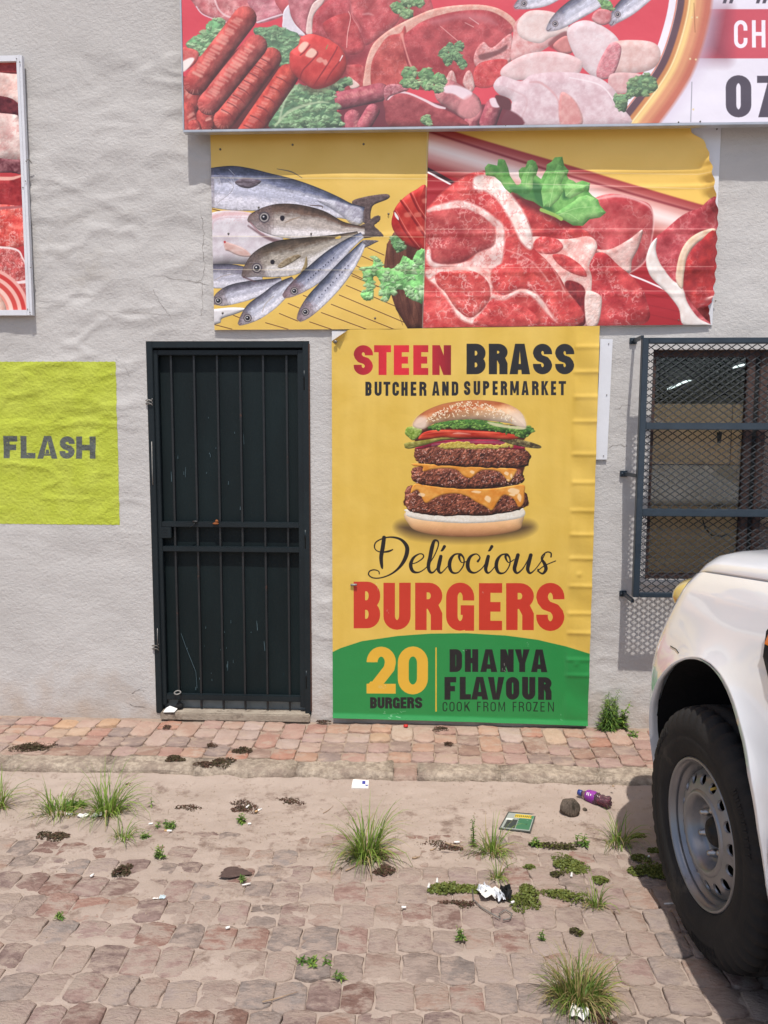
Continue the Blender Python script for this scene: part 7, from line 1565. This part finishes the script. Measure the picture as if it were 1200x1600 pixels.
for i, (px, py, rx, ry, n, lb) in enumerate(((712, 1386, 38, 11, 700, 'green brown moss patch with cigarette ends, left of the torn wrapper'), (886, 1352, 28, 17, 700, 'brightest green moss patch, midway between wrapper and wheel'), (1008, 1352, 30, 18, 700, 'dark moss patch half in the shadow of the truck wheel'), (822, 1402, 22, 20, 500, 'moss patch right beside the torn wrapper'), (872, 1400, 44, 10, 420, 'thin brownish moss strip right of the wrapper'), (938, 1376, 12, 7, 160, 'small moss dab above the thin grass tuft'), (828, 1356, 9, 5, 110, 'small moss dab left of the brightest moss patch'), (900, 1457, 9, 5, 90, 'small moss dab on the paving above the dry grass clump'), (994, 1308, 20, 8, 260, 'low moss right of the grass closest to the wheel'), (1030, 1335, 12, 10, 260, 'moss tucked against the tyre'), (860, 1322, 50, 7, 320, 'thin moss and grit line along the inner gutter edge'), (870, 1366, 14, 5, 90, 'dry end of moss under the brightest patch'))):
    heap(px, py, rx, ry, n, 50+i, 'moss_patch', lb, 'moss', MO if 'dry' not in lb and 'grit' not in lb else [M_dryg, M_moss], .012, .010, mg)
for i, (px, py, rx, ry, n, lb, gr) in enumerate(((50, 1167, 27, 9, 600, 'green brown plant mat on the bricks at the far left', 1), (272, 1186, 20, 7, 420, 'small round dark plant mat on the bricks below the gate left side', 1), (346, 1192, 19, 10, 460, 'dark plant mat on the bricks nearest the kerb, below the gate', 1), (379, 1172, 17, 6, 300, 'dark brown plant mat just above and right of the one nearest the kerb', 1), (80, 1308, 24, 9, 500, 'brown moss mat on the left paving below the grass tufts', 1), (298, 1264, 32, 10, 500, 'heap of reddish dry leaves in the gutter below the gate', 0), (385, 1258, 34, 13, 600, 'broad heap of dry leaves with a cigarette end, left of the white packet', 0), (448, 1250, 30, 8, 420, 'narrow tail of dry leaves nearest the white packet', 0), (193, 1358, 14, 11, 220, 'brown moss scrap on the left paving under the lone weed', 1), (322, 1211, 18, 5, 200, 'dry leaf scraps caught on the kerb', 0), (200, 1210, 14, 5, 140, 'rusty leaf scraps on the kerb behind the tall left grass', 0), (690, 1140, 14, 5, 120, 'brown crumbs on the bricks under the poster', 0), (700, 1164, 10, 5, 90, 'brown crumbs lower down on the bricks under the poster', 0), (505, 1128, 12, 3, 90, 'dry scraps at the foot of the wall between gate and poster', 0), (260, 1136, 8, 3, 60, 'dry scraps on the bricks under the gate frame', 0), (600, 1360, 18, 10, 260, 'dead grass matting under the wide spiky tuft', 0), (940, 1590, 26, 8, 200, 'straw scraps below the half dry clump at the bottom edge', 0), (714, 1412, 36, 5, 160, 'line of brown crumbs in a joint below the moss with cigarette ends', 0), (690, 1320, 40, 8, 200, 'brown grit with twigs left of the upright weed stalk', 0), (330, 1165, 10, 4, 80, 'few dark leaf scraps between the plant mats', 0))):
    heap(px, py, rx, ry, n, 80+i, 'leaf_litter' if not gr else 'moss_mat', lb, 'leaf litter' if not gr else 'moss', DR, .010, .009, dg if not gr else mg, (0, 0, 1) if not gr else (0, 1, 1))
# ---- litter ---------------------------------------------------------------------------------------
M_pap = pm('paper_white', srgb(216, 212, 206), srgb(230, 226, 220), 30, .8, .2, 60); M_blue = pm('print_blue', srgb(44, 52, 130), srgb(60, 68, 150), 20, .5); M_foil = pm('foil', srgb(196, 198, 202), srgb(226, 228, 232), 20, .25, .4, 50, metallic=.3)
M_filter = pm('filter_tan', srgb(176, 138, 96), srgb(200, 164, 120), 60, .9); M_twig = pm('twig', srgb(140, 116, 92), srgb(176, 150, 122), 40, .9); M_wirep = pm('grey_wire', srgb(96, 92, 88), srgb(120, 116, 110), 20, .5)
# crushed packet
p = ground(563, 1232); g = empty('cigarette_packet', p, 'crumpled white packet with a blue print lying in the gutter below the poster', 'packet', None, .05)
a = MB(); rr = random.Random(3); V = []; c = [(-.042, -.026), (.042, -.022), (.043, .024), (-.040, .028)]
for z, s in ((.000, 1), (.016, .98), (.022, .93)):
    for x, y in c: V.append(p+Vector((x*s+rr.gauss(0, .0015), y*s+rr.gauss(0, .0015), z+rr.gauss(0, .001)+.012*(y > 0 and z > 0))))
a.add(V, [(i, (i+1) % 4, 4+(i+1) % 4, 4+i) for i in range(4)]+[(4+i, 4+(i+1) % 4, 8+(i+1) % 4, 8+i) for i in range(4)]+[(8, 9, 10, 11)]); a.build('packet_body', M_pap, g)
def patch(a, P, c0, ux, uy, w, h, mi=0): a.add([c0-ux*w-uy*h, c0+ux*w-uy*h, c0+ux*w+uy*h, c0-ux*w+uy*h], [(0, 1, 2, 3)], mi)
n_ = (V[9]-V[8]).cross(V[11]-V[8]).normalized(); n_ = n_ if n_.z > 0 else -n_; ctr = (V[8]+V[9]+V[10]+V[11])/4; ux = (V[9]-V[8]).normalized(); uy = n_.cross(ux)
a = MB(); patch(a, None, ctr+n_*.0012+ux*.016+uy*.004, ux, uy, .008, .011); patch(a, None, ctr+n_*.0012+ux*.030-uy*.014, ux, uy, .006, .004); a.build('blue_print', M_blue, g)
a = MB(); a.lathe([(0, .006), (.010, .006), (.011, .0005)], p+Vector((.056, -.012, .006)), (1, .2, 0), 8); tag(a.build('bottle_cap', pm('red_plastic', srgb(150, 50, 44), srgb(170, 60, 52), 9, .4)), 'small dull red scrap beside the crumpled white packet', 'scrap')
p = on_z(634, 1135, .008); a = MB(); a.lathe([(0, .013), (.007, .013), (.009, .011), (.0095, .0003)], p, (0, 0, 1), 14, up=(0, 1, 0)); tag(a.build('bottle_cap', pm('cap_red', srgb(176, 34, 34), srgb(196, 48, 44), 9, .35), None, True), 'bright red bottle cap on the bricks under the poster', 'bottle cap')
# purple bottle
p = ground(930, 1256); ax = (Vector((.72, -.62, .02))).normalized(); b0 = p+Vector((-.062, .046, .030)); g = empty('plastic_bottle', p, 'crushed small plastic bottle with a purple label and blue cap in the gutter', 'bottle')
m, nt, b = nodes('bottle_plastic'); b.inputs['Base Color'].default_value = srgb(150, 120, 130); b.inputs['Transmission Weight'].default_value = .75; b.inputs['Roughness'].default_value = .12; b.inputs['IOR'].default_value = 1.25; b.inputs['Alpha'].default_value = .9
a = MB(); N = 18; a.lathe([(.012, .011), (.03, .016), (.045, .026), (.075, .0275), (.085, .024), (.094, .027), (.105, .020), (.118, .026), (.130, .023), (.145, .027), (.152, .018), (.150, .0005)], b0, ax, N, up=(0, 0, 1))
rr = random.Random(5); a.v = [tuple(Vector(v)+Vector((rr.gauss(0, .0022), rr.gauss(0, .0022), rr.gauss(0, .0022)))) if i > 4*N else v for i, v in enumerate(a.v)]; a.build('bottle_body', m, g, True)
a = MB(); a.lathe([(-.006, .0005), (-.006, .0135), (.012, .0135), (.013, .011)], b0, ax, 16); a.build('cap', pm('cap_blue', srgb(40, 54, 120), srgb(58, 72, 140), 9, .35), g, True)
a = MB(); a.lathe([(.036, .0222), (.045, .0268), (.074, .0283), (.084, .0255)], b0, ax, 24, up=(0, 0, 1)); a.build('label_band', pm('label_purple', srgb(120, 36, 130), srgb(150, 56, 158), 12, .4), g, True)
a = MB(); vv = (Vector(CAM)-b0).normalized(); vv = (vv-ax*vv.dot(ax)).normalized(); sd_ = ax.cross(vv)
for t, hh, ww in ((.050, .004, .006), (.058, .003, .008), (.068, .004, .004)): c0 = b0+ax*t+vv*.0292; patch(a, None, c0-sd_*.006, ax, sd_, hh*.6, ww)
a.build('label_print', M_pap, g)
a = MB(); a.lathe([(.09, .018), (.145, .020), (.146, .001)], b0+Vector((0, 0, -.006)), ax, 14); a.build('juice_rest', pm('juice', srgb(110, 30, 56), srgb(130, 40, 66), 9, .3), g, True)
# stone in the gutter
def rock(p, r_, sc, seed, mat, name, label, cat='stone', group=None):
    bm = bmesh.new(); bmesh.ops.create_icosphere(bm, subdivisions=3, radius=1); rr = random.Random(seed); ks = [(Vector((rr.gauss(0, 1), rr.gauss(0, 1), rr.gauss(0, 1))).normalized(), rr.uniform(.72, .95)) for _ in range(14)]
    for v in bm.verts:
        d = v.co.normalized(); k = 1.
        for n_, h in ks:
            c = d.dot(n_)
            if c*1. > h: k = min(k, h/c)
        v.co = Vector((d.x*sc[0], d.y*sc[1], d.z*sc[2]))*r_*k*(1+.03*rr.random())
    me = bpy.data.meshes.new(name); bm.to_mesh(me); bm.free(); o = link(name, me, mat, None, True, p); return tag(o, label, cat, group)
M_rock = pm('rock', srgb(84, 74, 66), srgb(116, 104, 92), 26, .95, 1., 50, spec=.15, dirt=srgb(64, 58, 50), dscale=9, dth=.5, bdist=.01, stretch=(2.5, 2.5, .7))
rock(ground(891, 1274)+Vector((0, .01, .030)), .046, (1.02, .9, .95), 3, M_rock, 'stone', 'rounded brown stone in the gutter left of the purple bottle')
rock(ground(914, 1268)+Vector((0, 0, .008)), .012, (1, 1, .8), 5, M_rock, 'stone', 'pebble between the rounded stone and the purple bottle')
rr = random.Random(9); i = 0
for px, py in ((847, 1254), (958, 1229), (875, 1232), (701, 1272), (884, 1303), (1046, 1260), (636, 1210), (858, 1202), (640, 1244), (566, 1230), (775, 1340)):
    if i < 7: rock(ground(px, py)+Vector((0, 0, .002)), .006, (1, .9, .7), 30+i, M_twig if i % 2 else M_rock, 'pebble', 'tiny pebble lying loose on the gutter sand', 'pebble', 'loose pebbles on the gutter sand'); i += 1
# flattened card with green and yellow print
def art_card(c):
    c.img[:] = (70, 72, 70); H, W = c.H, c.W; y, x = np.mgrid[0:H, 0:W]; u, v = x/W, y/H
    def r(x0, y0, x1, y1, col): c.img[(u > x0) & (u < x1) & (v > y0) & (v < y1)] = col
    r(.04, .05, .96, .95, (150, 156, 150)); r(.50, .32, .93, .90, (66, 112, 84)); r(.30, .10, .93, .30, (206, 178, 60)); r(.12, .42, .48, .9, (62, 66, 66)); r(.06, .36, .30, .46, (210, 212, 206))
    rr = np.random.RandomState(2)
    for k in range(9): x0 = .32+k*.065; r(x0, .15, x0+.035, .25, (60, 70, 60))
    for k in range(14): x0, y0 = rr.rand()*.8+.08, rr.rand()*.5+.35; r(x0, y0, x0+.05, y0+.02, (120, 150, 130) if k % 2 else (40, 44, 44))
    r(.88, .12, .95, .3, (60, 128, 84))
class _C: pass
c = _C(); c.H, c.W = 120, 180; c.img = np.zeros((120, 180, 3)); art_card(c)
p = ground(807, 1289); g = empty('printed_card', p, 'flattened dark edged card with green and yellow print in the gutter', 'card')
P = [ground(779, 1297), ground(829, 1303), ground(838, 1275), ground(794, 1272)]; P = [q+Vector((0, 0, .006+.002*k)) for k, q in enumerate(P)]
mC = print_mat('print_card', c, .3); a = MB(); a.add([q-p for q in P]+[q-p-Vector((0, 0, .003)) for q in P], [(0, 1, 2, 3), (7, 6, 5, 4), (0, 4, 5, 1), (1, 5, 6, 2), (2, 6, 7, 3), (3, 7, 4, 0)])
me = a.mesh('card_face'); uv = me.uv_layers.new(name='UVMap'); U_ = [(0, 0), (1, 0), (1, 1), (0, 1)]*2
for lp in me.loops: uv.data[lp.index].uv = U_[lp.vertex_index]
link('card_face', me, mC, g)
# torn wrapper: white film and dark foil, crumpled
def crumple(name, px, py, w, l, h, seed, mat, parent, p, az=0):
    rr = random.Random(seed); c0 = ground(px, py); V = []; n, m_ = 7, 5
    for j in range(m_):
        for i in range(n):
            x, y = (i/(n-1)-.5)*w*(1-.3*abs(j/(m_-1)-.5)*rr.random()), (j/(m_-1)-.5)*l; V.append(c0+Vector((x*math.cos(az)-y*math.sin(az), x*math.sin(az)+y*math.cos(az), .004+h*rr.random())))
    a = MB(); a.add(V, [(j*n+i, j*n+i+1, (j+1)*n+i+1, (j+1)*n+i) for j in range(m_-1) for i in range(n-1)]); return a.build(name, mat, parent)
p = ground(775, 1400); g = empty('snack_wrapper', p, 'torn clear and white wrapper with a dark end on the paving', 'wrapper')
crumple('white_part', 766, 1400, .075, .05, .022, 1, M_pap, g, p, .1); crumple('white_part', 756, 1394, .04, .045, .02, 5, M_foil, g, p, .6); crumple('dark_part', 790, 1402, .045, .045, .024, 2, M_black, g, p, -.2); crumple('dark_part', 790, 1393, .04, .02, .02, 3, M_black, g, p, .1); crumple('foil_part', 779, 1404, .03, .05, .026, 4, M_foil, g, p, .4)
P = [ground(*q)+Vector((0, 0, .006)) for q in ((738, 1392), (740, 1408), (752, 1420), (768, 1430), (782, 1438), (780, 1430), (790, 1424), (800, 1430), (797, 1438), (786, 1440))]; a = MB(); a.tube(P, .0022, 6); tag(a.build('strap', M_wirep, None, True), 'thin grey strap curling below the torn wrapper', 'strap')
# white papers
p = ground(905, 1588); g = empty('paper_scrap', p, 'crumpled white paper at the foot of the half dry grass clump', 'paper'); crumple('paper', 905, 1588, .05, .035, .02, 7, M_pap, g, p, -.5)
p = ground(270, 1114); p.z = .05; g = empty('paper_scrap', p, 'white paper scrap lying on the threshold at the left foot of the gate', 'paper')
a = MB(); rr = random.Random(2); c0 = Vector((X_(268, 1108), WALL-.02, .048)); a.add([c0+Vector((x, y, z)) for x, y, z in ((-.035, -.02, .0), (.03, -.025, .004), (.035, .02, .008), (-.01, .025, .022), (-.03, .015, .012), (0, 0, .012))], [(0, 1, 5), (1, 2, 5), (2, 3, 5), (3, 4, 5), (4, 0, 5)]); a.build('paper', M_pap, g)
p = ground(143, 1276); g = empty('plastic_shreds', p, 'white plastic shreds caught under the left grass tufts', 'plastic'); crumple('shred', 130, 1278, .05, .02, .016, 8, M_pap, g, p, .2); crumple('shred', 150, 1278, .05, .02, .02, 9, M_pap, g, p, .4); crumple('shred', 108, 1274, .03, .012, .008, 10, M_pap, g, p, .1)
p = ground(256, 1405); g = empty('paper_scrap', p, 'pale blue scrap of paper on the lower left paving', 'paper'); crumple('paper', 254, 1404, .022, .022, .006, 11, pm('pale_blue', srgb(170, 186, 190), srgb(190, 200, 204), 9, .8), g, p); crumple('tail', 243, 1406, .02, .006, .004, 12, M_pap, g, p)
p = ground(575, 1348)
butts = ((404, 1268, .8, .035, 'cigarette end with an ash tip in the broad heap of dry leaves'), (387, 1262, 1.2, .02, 'short white cigarette end inside the broad heap of dry leaves'), (390, 1289, .1, .014, 'short white cigarette end right of the small yellow green weed'), (263, 1300, -.1, .032, 'white cigarette end below the low weed on the left'), (236, 1289, .2, .018, 'short cigarette end left of the low weed'), (670, 1386, 1.4, .022, 'cigarette end standing in the left side of the moss patch by the wrapper'), (683, 1378, 1.5, .022, 'cigarette end at the top of the moss patch by the wrapper'), (893, 1369, 1.3, .022, 'cigarette end at the lower side of the brightest moss patch'), (714, 1318, .1, .022, 'white cigarette end lying beside the twig left of the upright weed'), (1049, 1414, .05, .050, 'pale stick on the paving against the tyre in its shadow'), (385, 1384, .3, .030, 'white stick beside the dark damp stain'), (801, 1412, .5, .012, 'small white crumb right of the torn wrapper'), (631, 1420, 0, .016, 'small white splinter on the paving left of the wrapper'), (144, 1370, 1.2, .016, 'tiny white splinter on the left paving'), (356, 1452, .4, .014, 'white chip on the paving beside a dark stone'), (1014, 1340, .9, .010, 'white crumb in the dark moss by the wheel'))
for px, py, az, L, lb in butts:
    p = ground(px, py)+Vector((0, 0, .006)); d = Vector((math.cos(az), math.sin(az), .05))*L; g = empty('cigarette_butt' if 'cigarette' in lb else 'white_chip', p, lb, 'cigarette end' if 'cigarette' in lb else 'litter', 'scattered cigarette ends and white chips')
    a = MB(); a.tube([p-d*.5, p+d*.5], .0042 if 'stick' not in lb else .0025, 8); a.build('paper_tube', M_pap, g, True)
    if 'cigarette' in lb: a = MB(); a.tube([p-d*.52, p-d*.15], .0044, 8); a.build('filter', M_filter if L > .03 else M_pap, g, True)
for px0, py0, px1, py1, r_, lb in ((696, 1319, 724, 1325, .0045, 'split dry twig left of the upright weed stalk'), (644, 1342, 656, 1340, .004, 'brown leaf curl right of the wide spiky tuft'), (410, 1568, 466, 1552, .0018, 'pale forked twig lying on the lower middle paving'), (540, 1362, 560, 1352, .0028, 'dark twig under the wide spiky tuft'), (505, 1272, 520, 1262, .0016, 'fine twig on the gutter sand left of the wide tuft'), (672, 1330, 682, 1326, .003, 'short pale leaf curl left of the split twig')):
    P = [ground(px0, py0), ground((px0*2+px1)/3, (py0*2+py1)/3+1), ground(px1, py1)]; P = [q+Vector((0, 0, .005)) for q in P]; a = MB(); a.tube(P, [r_, r_*.9, r_*.4], 6); tag(a.build('twig', M_twig, None, True), lb, 'twig', 'twigs and leaf curls on the ground')
# sand grains, crumbs and chips scattered over the gutter and stones
M_crumb = pm('crumbs', srgb(120, 100, 84), srgb(190, 172, 150), 200, .95); a = MB(); rr = random.Random(77)
for k in range(9000):
    x, y = rr.uniform(-2.3, 1.35), rr.triangular(1.9, 4.08, 3.0); s = .0012+.0032*rr.random()**3; z = (floor_z(x, y) if y > KERB0 else float(sand_z(np.array([x]), np.array([y]))[0]))+s*.5
    V = [(x+s*math.cos(t+k), y+s*math.sin(t+k), z+s*rr.uniform(-.4, .4)) for t in (0, 2.1, 4.2)]+[(x, y, z+s*.8)]; a.add(V, [(0, 1, 3), (1, 2, 3), (2, 0, 3)])
tag(a.build('grit', M_crumb), 'fine grit and crumbs scattered over the paving and gutter', kind='stuff')
# damp stain of dark silt on the stones
def stain(px, py, rx, ry, seed, col, label):
    rr = random.Random(seed); b = ground(px, py); k_ = .00085*(b-Vector(CAM)).length; V = []; n = 26
    for i in range(n):
        t = 6.283*i/n; r_ = 1+.16*math.sin(3*t+seed)+.08*rr.gauss(0, 1); x, y = b.x+rx*k_*r_*math.cos(t), b.y+ry*k_*1.9*r_*math.sin(t); V.append((x, y, floor_z(x, y)+.007+.000*i))
    V.append((b.x, b.y, floor_z(b.x, b.y)+.011)); a = MB(); a.add(V, [(i, (i+1) % n, n) for i in range(n)]); tag(a.build('silt_patch', pm('silt', srgb(*col), srgb(*[c+14 for c in col]), 40, .95, .7, 90), None, True), label, 'dirt patch')
stain(365, 1364, 20, 8, 2, (74, 56, 50), 'dark brown damp silt patch on the paving left of the wide tuft')
